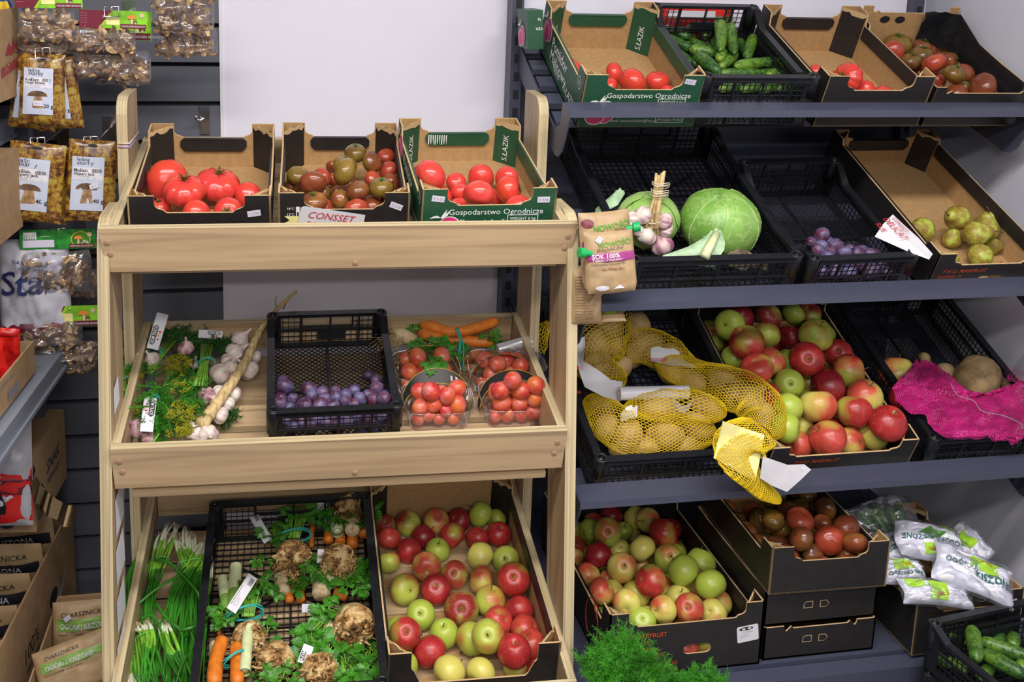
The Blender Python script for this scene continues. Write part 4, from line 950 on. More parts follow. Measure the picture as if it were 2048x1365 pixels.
plums(BX['rp'], CA, [a6(1185,655,70,'r',1),a6(1195,710,100,'p',1.2),a6(1180,755,90,'p',.8),a6(1250,780,75,'p',.8),a6(1165,805,90,'r',1),a6(1228,828,80,'d',.4),a6(1325,815,100,'p',1),a6(1360,710,95,'d',.6),a6(1375,760,80,'p',1),a6(1445,730,80,'p',.5),a6(1462,780,80,'d',.9),a6(1430,820,100,'r',1),a6(1520,815,80,'p',1),
   (40,735,80,'p',.6),(150,720,80,'p',.4),(90,790,75,'d',1),(195,775,90,'d',1),(240,750,70,'p',.6),(305,655,80,'p',.4),(255,620,70,'p',0),(310,710,90,'p',.6),(345,745,70,'p',.8),(290,780,80,'p',1.2),(345,780,90,'r',1.2),(150,810,80,'p',1.4),(30,790,80,'p',1),(20,825,80,'p',1.4),(375,800,70,'p',1),(100,750,80,'d',.5),
   (20,900,85,'r',0),(90,905,90,'p',0),(170,890,90,'p',.3),(260,905,90,'p',0),(340,890,90,'r',0),(60,950,85,'p',0),(200,970,85,'p',0),(290,960,85,'d',0),a6(1210,915,80,'p',0),a6(1310,925,90,'d',0),a6(1425,905,90,'p',0),a6(1500,905,80,'p',0),a6(1370,960,80,'r',0),a6(1260,960,80,'p',0)],
   'wooden rack crate', 'small dark plums in the crate on the wooden rack', PLUM, DP, 20)
CB = Crop(1500, 240, 3.591)
plums(BX['mp'], CB, [(520,845,105,'p',.6),(440,875,75,'p',.6),(515,890,85,'d',.6),(610,910,105,'p',.8),(500,945,90,'p',.6),(575,950,85,'p',.8),(670,970,95,'p',.9),(725,945,95,'r',.6),(815,945,90,'r',.6),(570,1005,110,'d',.6),(640,990,80,'p',.8),(750,1000,110,'p',.6),(840,1000,110,'p',.5),(905,985,95,'r',.5),(600,1030,100,'p',.3),(720,1030,110,'p',.3),(470,990,70,'r',.4),(950,1040,80,'d',.2),(700,1090,120,'r',0),(860,1085,120,'r',0),(1010,1080,80,'r',0),(520,1090,90,'p',0),(620,1100,90,'p',0),(560,880,90,'p',0),(800,1040,100,'p',0)],
   'metal shelf crate', 'dark plums in the crate on the middle metal shelf', PLUM, DP, 21, rmax=.023)
# pears
def pears():
    lab = []
    its = pile(BX['pear'], CB, [(1235,785,180,'y',0,'l'),(1480,725,190,'b',.9,'l'),(1455,830,150,'y',.2,'u'),(1710,790,200,'g',.4,'u'),(1640,845,190,'g',.6,'r'),(1655,950,180,'g',.2,'x'),(1750,900,120,'g',0,'x'),(1760,1080,120,'y',0,'x'),(1440,1000,120,'g',0,'x')], .02, .040)
    rn = random.Random(4)
    for it in its:
        P = BX['pear']['floor'] @ it['p']; o = thing('pear', PEAR, Matrix.Translation(P) @ axis_rot(orient(P, it['ax'], rn), rn.random()*6) @ Matrix.Scale(it['r']/.038, 4), 'pear', None, 'green pears in the box on the middle metal shelf', None, [('stem', PSTEM)])
        lab.append((o, it['px'], it['py'], {'y': 'mottled green pear', 'b': 'brownish pear with stem', 'g': 'green and brown pear'}[it['code']]))
    label_rows(lab, 'pear box')
pears()
# cucumbers
def cucumbers(bx, crop, data, where, group, Lmax=.14):
    T = bx['floor']; lab = []
    for i, (x1, y1, x2, y2, wd, tone, layer) in enumerate(data):
        pa = crop(x1, y1); pb = crop(x2, y2); Z = 2.4
        h = .02
        for _ in range(3):
            A = onplane(*pa, T, h); B = onplane(*pb, T, h); Z = (T @ ((A+B)/2)-CP).dot(CF); r = wd/crop.k/FPX*Z/2; h = r+layer*r*1.5
        A = T @ A; B = T @ B; L = (B-A).length+r*1.2; c = (A+B)/2
        ax = (A-B)
        if L < r*4.2:   # seen nearly end-on
            v = (TOCAM(c)*1.0+Vector((random.uniform(-.4, .4), 0, -.35))).normalized(); c = c-v*r*1.6; L = r*5; ax = v
        me = CUC[i % 3]
        S = Matrix.Diagonal((r/.015, r/.015, L/.1, 1))
        o = thing('cucumber', me, Matrix.Translation(c) @ axis_rot(ax, i*1.3) @ S, 'cucumber', None, group, (tone, .5+.5*(i % 2), 0))
        lab.append((o, (pa[0]+pb[0])/2, (pa[1]+pb[1])/2, 'light green cucumber' if tone > .55 else 'dark green cucumber' if tone < .25 else 'mid green cucumber'))
    label_rows(lab, where, 6)
cucumbers(BX['cuc'], C6, [(1240,240,1430,300,75,.2,1.2),(1380,265,1570,215,75,.25,1.5),(1560,290,1600,235,85,.1,.8),(1255,305,1440,385,90,.15,1),(1670,150,1680,400,98,.75,2.2),(1755,145,1800,420,92,.7,2.2),(1960,290,1905,455,90,.7,1.8),(1470,330,1620,385,80,.1,.5),(1350,430,1440,510,90,.2,.5),(1465,400,1640,430,90,.6,1.2),(1490,440,1470,510,80,.2,.3),(1620,450,1750,480,90,.7,1.8),(1680,410,1775,390,70,.15,1.2),(1510,460,1670,585,105,.05,2.1),(1700,530,1810,440,90,.65,1.1),(1840,330,1885,410,80,.2,.6),(1830,530,2030,500,92,.65,1.8),(1700,590,2010,590,85,.3,1.0),(1610,610,1680,610,80,.6,1.2),(1900,560,2000,570,65,.1,.7),(2010,500,2145,500,90,.2,1.3),(2150,520,2190,640,85,.35,1.2),(2010,580,2110,560,70,.1,1),(2080,600,2170,580,80,.75,1.1),(2000,650,2080,640,80,.3,.5),(1700,725,1850,700,80,.4,0),(1870,720,2000,700,80,.3,0),(2020,720,2130,690,80,.3,0),(2160,710,2250,690,80,.3,0),(1650,300,1640,400,80,.2,.3),(1330,330,1380,440,80,.25,.2)],
          'top-shelf crate', 'cucumbers in the crate on the top metal shelf')
CF_ = Crop(1800, 1180, 7.379)
cucumbers(BX['cf'], CF_, [(1055,590,1120,1000,225,.55,2.2),(1230,770,1900,1000,210,.40,1.6),(1240,950,1800,1250,220,.3,1.5),(760,680,960,780,110,.5,1.6),(1390,730,1420,780,150,.1,1),(1660,780,1690,830,190,.3,.9),(1700,1100,1900,1220,180,.6,1.2),(560,960,760,1100,150,.7,.2),(740,1050,960,1200,150,.7,.3),(1100,1200,1300,1330,200,.3,.6)],
          'foreground crate', 'large cucumbers in the foreground crate')
# ------------------------------------------------------------------ greens, roots and bundles
def W(T, px, py, h=0.0): return T @ onplane(px, py, T, h)
def proj(P):
    d = Vector(P)-CP; z = d.dot(CF); return CX+FPX*d.dot(CR)/z, CY-FPX*d.dot(CU)/z
def ppm(P): return FPX/((Vector(P)-CP).dot(CF))     # pixels per metre there
class Bundle:
    def __init__(s, name, P, label, cat, group=None):
        s.root = empty(name, Matrix.Translation(Vector(P)), label, cat, group); s.inv = s.root.matrix_world.inverted()
    def part(s, name, mb, mats, label=None, kind=None, parent=None):
        o = mb.build(name, mats, parent or s.root, s.inv if parent is None else None)
        return tag(o, label, None, None, kind)
    def place(s, name, me, T):
        o = bpy.data.objects.new(name, me); COL.objects.link(o); o.parent = s.root; o.matrix_basis = s.inv @ T; return o
def smooth_path(pts, n=4):
    pts = [Vector(p) for p in pts]; out = []
    for i in range(len(pts)-1):
        p0 = pts[max(i-1, 0)]; p1 = pts[i]; p2 = pts[i+1]; p3 = pts[min(i+2, len(pts)-1)]
        for k in range(n):
            t = k/n; out.append(.5*((2*p1)+(-p0+p2)*t+(2*p0-5*p1+4*p2-p3)*t*t+(-p0+3*p1-3*p2+p3)*t**3))
    out.append(pts[-1]); return out
def root_mb(A, B, rA, rB, seg=14, seed=0, bumpy=.03):
    """tapered root, blunt rounded end at B, slim at A"""
    A, B = Vector(A), Vector(B); n = 14; rn = random.Random(seed); side = (B-A).cross(Vector((0, 0, 1))).normalized(); cv = rn.uniform(-.05, .05)*(B-A).length
    pts = []; rad = []
    for i in range(n+1):
        t = i/n; pts.append(A.lerp(B, t)+side*cv*math.sin(PI*t)); r = rA+(rB-rA)*t; e = 1.0
        if t > .86: e = math.sqrt(max(0, 1-((t-.86)/.14)**2))
        if t < .06: e = math.sqrt(t/.06)
        rad.append(max(.0006, r*e*(1+bumpy*rn.uniform(-1, 1))))
    m = MB(); m.tube(pts, rad, seg); return m
def leaf(mb, P, d, up, s, rn, mat=0):
    """one lobed celery or parsley leaf"""
    d = Vector(d).normalized(); up = Vector(up); x = d.cross(up)
    if x.length < 1e-4: x = d.orthogonal()
    x.normalize(); up = x.cross(d)
    for ang, sc, off in ((0, 1.0, .25), (62, .72, .05), (-62, .72, .05)):
        a = math.radians(ang+rn.uniform(-8, 8)); dd = (d*math.cos(a)+x*math.sin(a)).normalized(); xx = dd.cross(up).normalized(); o = Vector(P)+d*s*off
        cup = rn.uniform(.05, .3)
        pr = [(0, 0), (.28, .14), (.22, .30), (.46, .34), (.36, .50), (.50, .62), (.28, .70), (.26, .90), (.10, .86), (0, 1.05)]
        L = [(-a_, b_) for a_, b_ in pr[1:-1]]
        poly = pr+L[::-1]
        vs = [o+xx*(a_*s*sc*.8)+dd*(b_*s*sc)+up*(abs(a_)*cup*s-b_*b_*.12*s) for a_, b_ in poly]+[o+dd*(.45*s*sc)]
        n = len(poly); mb.add(vs, [(i, (i+1) % n, n) for i in range(n)], mat, False)
def leaves(mb, P, n, spread, s, rn, dirs=None, mat=0, stalk=None, stalkmat=1):
    P = Vector(P)
    for i in range(n):
        a = rn.uniform(0, 2*PI); e = rn.uniform(.0, .8)
        d = Vector((math.cos(a)*math.cos(e), math.sin(a)*math.cos(e), math.sin(e)*.7))
        if dirs is not None: d = (Vector(dirs)*1.3+d*.7).normalized()
        q = P+d*spread*rn.uniform(.35, 1.0)
        leaf(mb, q, (d+Vector((rn.uniform(-.4, .4), rn.uniform(-.4, .4), rn.uniform(-.6, .1)))), Vector((rn.uniform(-.3, .3), -.55, 1)), s*rn.uniform(.7, 1.25), rn, mat)
        if stalk: mb.tube([P, P.lerp(q, .6)+Vector((0, 0, .006)), q], .0011, 4, stalkmat)
def fronds(mb, P, d, n, L, spread, rn, mat=0, hair=.011, w=.00075, droop=.4, floor=None, dens=26):
    """feathery dill"""
    P = Vector(P); d = Vector(d).normalized()
    for i in range(int(n*2.0)):
        v = (d+Vector((rn.gauss(0, spread), rn.gauss(0, spread), rn.gauss(0, spread*.6)))).normalized(); l = L*rn.uniform(.55, 1.1)
        pts = []; q = P+Vector((rn.uniform(-1, 1), rn.uniform(-1, 1), rn.uniform(0, 1)))*.008
        for k in range(7):
            pts.append(q.copy()); v = (v+Vector((0, 0, -droop*.12))).normalized(); q = q+v*l/6
        mb.tube(pts, [w*2.2, w*2, w*1.8, w*1.6, w*1.4, w*1.2, w], 3, mat, cap=False)
        for k in range(dens):
            t = .2+.8*rn.random(); j = min(5, int(t*6)); b = pts[j].lerp(pts[j+1], t*6-j); ax = (pts[j+1]-pts[j]).normalized()
            s = (ax*.8+Vector((rn.gauss(0, 1), rn.gauss(0, 1), rn.gauss(0, 1)))*.75).normalized(); hl = hair*rn.uniform(.5, 1.3)*(1.1-.5*t); e = b+s*hl
            mb.tube([b, e], [w, w*.6], 3, mat, cap=False)
            for z in range(2):
                s2 = (s+Vector((rn.gauss(0, 1), rn.gauss(0, 1), rn.gauss(0, 1)))*.6).normalized(); m_ = b.lerp(e, .5+.4*z); mb.tube([m_, m_+s2*hl*.55], [w*.8, w*.5], 3, mat, cap=False)
def umbels(mb, P, n, R, rn, mat=0):
    for i in range(int(n*1.6)):
        c = Vector(P)+Vector((rn.uniform(-R, R), rn.uniform(-R, R), rn.uniform(0, R*.6)))
        for k in range(9):
            v = Vector((rn.gauss(0, 1), rn.gauss(0, 1), abs(rn.gauss(0, 1))+.3)).normalized()*rn.uniform(.006, .012); mb.tube([c, c+v], [.0004, .0004], 3, mat, cap=False)
            for z in range(3):
                e = c+v+Vector((rn.uniform(-1, 1), rn.uniform(-1, 1), rn.uniform(-1, 1)))*.002; mb.lathe([(.0003, -.0012), (.0012, 0), (.0003, .0012)], 4, mat, Matrix.Translation(e))
def band(mb, c, ax, rx, rz, w=.0016, up=(0, 0, 1), turns=1):
    ax = Vector(ax).normalized(); x = ax.cross(Vector(up)).normalized(); z = x.cross(ax)
    for t in range(turns):
        pts = [Vector(c)+ax*t*.006+x*rx*math.cos(a)+z*rz*math.sin(a)+ax*.004*math.sin(a*2+t) for a in np.linspace(0, 2*PI, 17)]; mb.tube(pts, w, 5)
def tagstrip(B, P, X, Y, L, w, txt='ADM TRADE', curl=.3, name='tag', bar=False, flip=False, twist=0):
    """curved printed label; P is the tied end, Y runs along it, X across"""
    P = Vector(P); X = Vector(X).normalized(); Y = (Vector(Y)-X*Vector(Y).dot(X)).normalized(); Z = X.cross(Y)
    def S(u, v, e=0): t = v/L; return P+X*(u+twist*w*t*t)+Y*v*(1-.12*curl*t)+Z*(curl*L*.35*math.sin(PI*t*.9)+e)
    n = 10; vs = []; fs = []
    for i in range(n+1):
        for u in (-w/2, w/2): vs.append(S(u, L*i/n))
    for i in range(n): fs += [(2*i, 2*i+1, 2*i+3, 2*i+2)]
    m = MB(); m.add(vs, fs, 0, True); m.add([S(u, L*i/n, -.0004) for i in range(n+1) for u in (-w/2, w/2)], [f[::-1] for f in fs], 0, True)
    t = B.part(name, m, 'paper')
    def flat(items_mesh, mat, e):
        mb = MB(); mb.add([S(v.x, v.y, e) for v in items_mesh[0]], items_mesh[1], 0); return B.part('lettering', mb, mat)
    def put(me, R, mat, e, nm='lettering'):
        mb = MB(); mb.add([S(*(R @ v.co).xy, e) for v in me.vertices], [tuple(p.vertices) for p in me.polygons], 0); o = mb.build(nm, mat); o.parent = t; return o
    def poly(pts, mat, e, nm='print'):
        ys = [p[1] for p in pts]; y0_, y1_ = min(ys), max(ys); N_ = 14; k = len(pts); row = []; mb = MB()
        for i in range(N_+1):
            y = y0_+(y1_-y0_)*(.002+.996*i/N_); xs = [pts[q][0]+(pts[(q+1) % k][0]-pts[q][0])*(y-pts[q][1])/(pts[(q+1) % k][1]-pts[q][1]) for q in range(k) if (pts[q][1] <= y) != (pts[(q+1) % k][1] <= y)] or [0, 0]
            row += [S(min(xs), y, e), S(max(xs), y, e)]
        mb.add(row, [(2*i, 2*i+1, 2*i+3, 2*i+2) for i in range(N_)], 0)
        o = mb.build(nm, mat); o.parent = t; return o
    if txt:
        y0, y1 = (.10, .62) if not flip else (.40, .95)
        poly(cap_poly(-w*.42, L*y0, w*.02, L*y1, w*.15), 'textblack', .0006)
        me = text_mesh(txt, w*.42, bold=.02, align='CENTER', sx=L*(y1-y0)*.9/(w*.42*.62*len(txt)))
        a = -90 if flip else 90
        put(me, Matrix.Translation((-w*.20+(w*.14 if not flip else -w*.14)*1.0, L*(y0+y1)/2, 0)) @ Matrix.Rotation(math.radians(a), 4, 'Z'), 'textwhite', .0016)
        poly(ell(w*.18, L*(y0+y1)/2, w*.10, w*.12, 8), 'orangeprint', .0006); poly(ell(w*.22, L*((y0+y1)/2+.10), w*.12, w*.10, 8), 'redprint', .0007); poly(ell(w*.20, L*((y0+y1)/2-.10), w*.10, w*.10, 8), 'purpleband', .0007)
    if bar:
        rn = random.Random(int(L*1e5)); y = L*.70
        while y < L*.90:
            hh = L*.008*rn.choice((1, 2)); poly([(-w*.05, y), (w*.38, y), (w*.38, y+hh), (-w*.05, y+hh)], 'textblack', .0006, 'barcode'); y += hh+L*.012
        for k, s_ in enumerate(('WŁOSZCZYZNA DUŻA', 'kraj pochodzenia Polska', 'klasa I   odmiana', 'producent -- ---')):
            me = text_mesh(s_, w*(.20 if k == 0 else .13)); put(me, Matrix.Translation((w*(-.28+.17*k), L*.12, 0)) @ Matrix.Rotation(PI/2, 4, 'Z'), 'textblack' if k == 0 else 'textgrey', .0007)
    return t
def celeriac(B, P, r, ax, seed, rootdir=None):
    rn = random.Random(seed); ax = Vector((ax[0], ax[1]+.75, ax[2]*.35)).normalized(); m = MB(); off = Vector((rn.random()*9, rn.random()*9, 0)); n = 30; seg = 44; ms = []
    R = axis_rot(ax)
    vs = []; fs = []
    for i in range(n+1):
        th = PI*i/n
        for k in range(seg):
            q = 2*PI*k/seg; v = Vector((math.sin(th)*math.cos(q), math.sin(th)*math.sin(q), -math.cos(th)*.9)); low = max(0, -v.z+.25)
            d = 1+.10*mnoise.noise(v*1.7+off)+.22*low*mnoise.noise(v*4+off)+.17*low*mnoise.noise(v*9+off); vs.append(v*r*d)
    for i in range(n):
        for k in range(seg): k2 = (k+1) % seg; fs.append((i*seg+k, i*seg+k2, (i+1)*seg+k2, (i+1)*seg+k)); ms.append(0 if i < n*.70 else 1)
    m.add(vs, fs, ms, True, Matrix.Translation(Vector(P)) @ R)
    c = B.part('celeriac', m, ['celeriac', 'celeriactop'])
    m = MB()
    for k in range(95):
        a = rn.uniform(0, 2*PI); e = rn.uniform(.05, 1.5); v = Vector((math.cos(a)*math.cos(e), math.sin(a)*math.cos(e), -math.sin(e))); b = v*r*.98
        q1 = b+v*r*.10+Vector((rn.gauss(0, 1), rn.gauss(0, 1), rn.gauss(0, 1)))*r*.08; q2 = q1+Vector((rn.gauss(0, 1), rn.gauss(0, 1), rn.gauss(0, 1)-.3)).normalized()*r*.22
        q3 = q2+Vector((rn.gauss(0, 1), rn.gauss(0, 1), rn.gauss(0, 1))).normalized()*r*.16; m.tube([b*.96, q1, q2, q3], [r*.085, r*.07, r*.045, r*.012], 6, 0, T=Matrix.Translation(Vector(P)) @ R)
    o = m.build('root_tangle', 'celeriac', c)
    return c
# ---- soup vegetable bundles in the long crate of the rack
CEL = BX['cel']['floor']
K8 = Crop(200, 940, 3.2125); KC = Crop(380, 1150, 5.12); KD = Crop(600, 960, 5.6895)
def soup(label, crop, cel=None, roots=(), leeks=(), greens=(), tag_=None, bands=(), seed=1, stalks=()):
    base = W(CEL, *crop(*(cel[:2] if cel else roots[0][:2])), 0.0); B = Bundle('soup_vegetable_bundle', base, label, 'vegetable bundle', 'bundles of soup vegetables in the long black crate'); rn = random.Random(seed)
    def at(x, y, h): return W(CEL, *crop(x, y), h)
    if cel:
        x, y, D, h, ax = cel; P = at(x, y, h); r = D/crop.k/ppm(P)/2; celeriac(B, P, r, ax, seed)
    for kind, x1, y1, x2, y2, wd, h in roots:
        A, Bp = at(x1, y1, h), at(x2, y2, h); r = wd/crop.k/ppm(Bp)/2
        nm = 'carrot' if kind == 'c' else 'parsnip'
        root = B.part(nm, root_mb(A, Bp, r*(.9 if kind == 'c' else .95), r, 14, rn.random(), .035), 'carrot' if kind == 'c' else 'parsnip')
    for x1, y1, x2, y2, wd, h, pale in leeks:
        A, Bp = at(x1, y1, h), at(x2, y2, h); r = wd/crop.k/ppm(Bp)/2; m = MB(); mm = ['leekwhite', 'leekgreen']
        pts = [A.lerp(Bp, t) for t in np.linspace(0, 1, 8)]; m.tube(pts, [r]*7+[r*.97], 14, [1, 1, 1, 0, 0, 0, 0] if not pale else [0]*7, cap=False)
        dd = (Bp-A).normalized()
        for k in range(5): m.tube([Bp-dd*.002*k-dd*.001, Bp-dd*.002*k+dd*.0005], [r*(1-.2*k), r*(.97-.2*k)], 14, k % 2, cap=False)
        m.tube([Bp-dd*.004, Bp-dd*.003], [r*.98, .0005], 14, 0)
        B.part('leek', m, mm)
    if stalks:
        m = MB()
        for x1, y1, x2, y2, n, sp, r, h in stalks:
            for k in range(n):
                o = rn.uniform(-sp, sp); m.tube([at(x1+o*.55, y1, h+rn.uniform(-.008, .008)), at((x1+x2)/2+o*.8, (y1+y2)/2, h+rn.uniform(0, .01)), at(x2+o*1.2, y2+rn.uniform(-10, 10), h+rn.uniform(0, .015))], [r, r*.8, r*.5], 5)
        B.part('stalks', m, 'stalkgreen')
    if greens:
        m = MB()
        for x, y, n, sp, s, h in greens: leaves(m, at(x, y, h), n, sp, s, rn, None, 0, True, 1)
        B.part('leaves', m, ['leafgreen', 'stalkgreen'])
    for x, y, wd, h, dx, dy in bands:
        m = MB(); c = at(x, y, h); e = at(x+dx, y+dy, h); band(m, c, e-c, wd/crop.k/ppm(c)/2, .02, .0016, turns=2); B.part('rubber_band', m, 'teal')
    if tag_:
        x, y, x2, y2, wd, h, bar, txt = tag_; a, b = at(x, y, h), at(x2, y2, h+.015); Y = b-a; wdm = wd/crop.k/ppm(a)
        tagstrip(B, a, Y.cross(TOCAM(a)), Y, Y.length, wdm, txt, .25, bar=bar)
    return B
G8 = lambda x, y: x
soup('soup vegetable bundle whose big celeriac lies at the middle of the black crate', K8, (1238, 565, 235, .055, (0, .55, .8)), [('p', 1150, 680, 1180, 800, 95, .03), ('c', 1225, 760, 1218, 850, 62, .018), ('c', 1290, 760, 1292, 848, 62, .018), ('c', 1360, 500, 1366, 350, 36, .03)], (), [(1110, 430, 12, .035, .024, .05), (1250, 730, 12, .035, .024, .03), (1300, 270, 22, .05, .024, .05), (1340, 600, 10, .03, .022, .03), (1060, 600, 6, .03, .02, .03)], (1080, 460, 985, 290, 58, .05, True, None), [(1240, 420, 230, .05, 5, 40)], 11, [(1240, 440, 1280, 230, 22, 70, .0022, .05)])
soup('soup vegetable bundle at the top right corner of the black crate, four carrot ends facing', KD, (560, 320, 350, .075, (.1, .5, .9)), [('c', 330, 560, 318, 715, 118, .04), ('c', 450, 610, 452, 735, 130, .03), ('c', 600, 640, 598, 765, 140, .03), ('c', 720, 540, 724, 640, 128, .04), ('p', 590, 480, 594, 600, 180, .062)], [(410, 470, 428, 605, 145, .06, False)], [(350, 330, 14, .035, .022, .07), (690, 500, 10, .03, .022, .06), (780, 330, 12, .03, .022, .07), (480, 450, 14, .03, .02, .07), (350, 500, 8, .03, .02, .05)], (260, 380, 250, 220, 110, .07, False, 'ADM'), [(300, 500, 90, .04, 10, 40)], 12)
soup('soup vegetable bundle with a price sticker on its pale celeriac, right side of the crate', KD, (450, 925, 400, .075, (.2, .4, .85)), [('p', 230, 1100, 245, 1330, 215, .04), ('c', 400, 1270, 540, 1330, 130, .03), ('c', 640, 1120, 700, 1200, 150, .03)], [(330, 1080, 372, 1190, 140, .055, False)], [(260, 1080, 10, .03, .022, .06), (560, 1130, 18, .035, .026, .06), (740, 1050, 14, .035, .024, .05), (600, 1230, 12, .03, .026, .05), (180, 1050, 5, .03, .022, .06)], (240, 950, 250, 790, 95, .08, False, None), [(520, 850, 120, .08, 20, 30)], 13)
b4 = soup('soup vegetable bundle with long leek and printed strip label at left of the crate', KC, (600, 640, 330, .05, (-.1, .7, .5)), [('c', 340, 640, 250, 1150, 165, .065), ('c', 470, 700, 480, 1150, 150, .065), ('p', 250, 700, 260, 900, 130, .03), ('c', 290, 500, 300, 620, 50, .02), ('c', 340, 200, 350, 330, 50, .02)], [(600, 540, 560, 1000, 120, .075, True), (380, 380, 330, 40, 110, .04, False), (440, 380, 470, -80, 130, .045, False)], [(700, 100, 10, .03, .024, .06), (340, 440, 14, .03, .022, .05), (740, 230, 6, .03, .024, .04), (790, 600, 6, .03, .022, .02), (800, 700, 4, .03, .022, .02)], (420, 370, 650, 10, 110, .085, True, None), [(560, 390, 380, .06, 5, 30), (480, 860, 300, .07, 15, 40)], 14, [(590, 430, 610, 60, 30, 110, .0024, .05)])
soup('soup vegetable bundle, brown celeriac with teal band, middle front of the crate', KC, (880, 880, 400, .05, (.5, .4, .6)), [('p', 640, 1000, 560, 1180, 90, .02)], (), [(1050, 960, 10, .03, .03, .05), (700, 1010, 6, .03, .024, .03), (950, 1080, 10, .035, .03, .06)], None, [(1010, 850, 260, .05, 30, 20)], 15)
soup('soup vegetable bundle with round celeriac and small white tag, front edge of the crate', KC, (1330, 1010, 410, .055, (0, .5, .7)), [('p', 1600, 1000, 1680, 1150, 110, .02)], (), [(1250, 720, 16, .04, .028, .05), (1420, 800, 14, .035, .028, .05), (1600, 920, 8, .04, .036, .07), (1650, 1030, 8, .035, .036, .06)], (1150, 910, 1220, 720, 110, .075, False, 'ADM'), (), 16, [(1560, 860, 1580, 1000, 3, 20, .004, .07)])
soup('soup vegetable bundle with knobbly brown celeriac, lower right of the crate', KC, (1690, 510, 420, .065, (.4, .3, .8)), [('p', 1440, 480, 1460, 700, 165, .045), ('c', 1560, 660, 1585, 830, 150, .04), ('c', 1670, 780, 1720, 960, 140, .03)], [(1640, 680, 1745, 745, 80, .05, False)], [(1420, 380, 12, .035, .026, .06), (1350, 560, 12, .035, .024, .04), (1850, 780, 18, .035, .026, .04), (1860, 950, 12, .03, .026, .03), (1300, 650, 10, .035, .028, .04)], (1270, 340, 1140, 345, 80, .03, False, 'ADM'), (), 17, [(1420, 430, 1260, 560, 8, 30, .0022, .05)])
# ---- spring onions
S2 = SLAT[2]
def onions(label, paths, band_at, seed, white_first=True, kind=0, loops=()):
    rn = random.Random(seed); pts0 = [K8(*paths[0][len(paths[0])//2][:2])]; base = W(S2, *pts0[0], 0)
    B = Bundle('spring_onion_bunch', base, label, 'spring onions', 'bunches of spring onions in the rack bottom tray')
    for path in paths:
        ws = [W(S2, *K8(x, y), h) for x, y, h in path[:-1]]; wd = path[-1]; r = wd*.92/3.2125/ppm(ws[0])/2; sp = smooth_path(ws, 4); n = len(sp)
        for rep in range(6):
            j = Vector((rn.uniform(-1, 1)*r*3.6, 0, rn.uniform(0, 1)*r*1.5)); ph = rn.uniform(0, 6); am = rn.uniform(.5, 2.2)*r; fq = rn.uniform(.5, 1.6); q = [p+j*(1 if rep else 0)*(.55+.45*i/n)+Vector((am*math.sin(ph+fq*6*i/n), 0, abs(am)*.6*math.sin(ph*2+fq*7*i/n))) for i, p in enumerate(sp)]
            m = MB(); mm = []
            for i in range(n-1):
                t = i/(n-1); t = t if white_first else 1-t; mm.append(0 if t < .13 else 1 if t < .34 else 2)
            rk = r*rn.uniform(.65, 1.2); rad = [rk*(.85 if (i/(n-1) if white_first else 1-i/(n-1)) < .1 else 1.0)*(1-.45*(i/(n-1) if white_first else 1-i/(n-1)))*(1+.10*math.sin(i*1.3+rep)) for i in range(n)]
            m.tube(q, rad, 7, mm, flat=rn.uniform(.45, .9))
            e = q[0] if white_first else q[-1]; dv = (q[0]-q[1] if white_first else q[-1]-q[-2]).normalized()
            for k in range(7): m.tube([e, e+dv*rn.uniform(.008, .014)+Vector((rn.gauss(0, 1), rn.gauss(0, 1), rn.gauss(0, 1)))*.004], [.0006, .0004], 3, 3, cap=False)
            B.part('onion_stalk', m, ['onionwhite', 'onionmid', 'oniongreen', 'beige'])
    for x, y, wd, h, dx, dy in band_at:
        m = MB(); c = W(S2, *K8(x, y), h); e = W(S2, *K8(x+dx, y+dy), h); band(m, c, e-c, wd/3.2125/ppm(c)/2, .012, .0013); B.part('rubber_band', m, 'bandgreen')
    if loops:
        m = MB()
        for lp in loops: m.tube(smooth_path([W(S2, *K8(x, y), h) for x, y, h in lp], 5), [.0028]*1+[.0036]*(5*(len(lp)-1)-1)+[.0012], 6, flat=.45)
        B.part('bent_leaves', m, 'oniongreen')
onions('spring onion bunch lying along the left side of the tray, white ends in front', [[(300, 455, .03), (235, 620, .035), (195, 800, .035), (175, 1000, .035), (168, 1200, .03), (172, 1420, .03), 34], [(330, 440, .03), (262, 640, .04), (235, 800, .04), (220, 1000, .04), (205, 1200, .035), (212, 1420, .03), 34], [(270, 560, .02), (215, 760, .025), (190, 1000, .02), (190, 1250, .02), (195, 1420, .02), 30]], [(235, 640, 90, .035, 0, -40), (188, 1205, 85, .03, 0, 40)], 31, False)
onions('spring onion bunch with white bulbs at the back left, dark leaves forward', [[(455, 375, .05), (410, 500, .05), (350, 700, .045), (310, 950, .04), (340, 1250, .035), (350, 1420, .03), 26], [(390, 430, .045), (360, 560, .045), (310, 760, .04), (280, 1000, .04), (290, 1250, .03), (280, 1420, .03), 26], [(300, 570, .03), (290, 680, .03), (265, 850, .03), (270, 1100, .03), (280, 1400, .02), 24]], [(390, 585, 110, .05, 15, -40)], 32, loops=[[(350, 575, .06), (430, 590, .075), (520, 670, .08), (620, 780, .07), (640, 850, .05)], [(250, 860, .06), (330, 790, .07), (420, 730, .075), (500, 690, .07)]])
onions('spring onion bunch with white bulbs in the middle of the bundle row', [[(497, 450, .055), (525, 560, .055), (555, 660, .05), (520, 850, .045), (470, 1100, .04), (450, 1420, .03), 28], [(540, 400, .045), (550, 530, .05), (560, 660, .05), (545, 850, .04), (520, 1100, .04), (500, 1420, .03), 24], [(600, 430, .045), (590, 560, .045), (570, 700, .045), (580, 900, .04), (560, 1150, .04), (550, 1420, .03), 24]], [(540, 612, 90, .055, 5, -40)], 33, loops=[[(355, 850, .06), (430, 960, .075), (520, 1040, .07), (530, 1180, .06), (590, 1330, .05)], [(520, 1030, .075), (600, 1010, .08), (690, 950, .07), (640, 1000, .05)]])
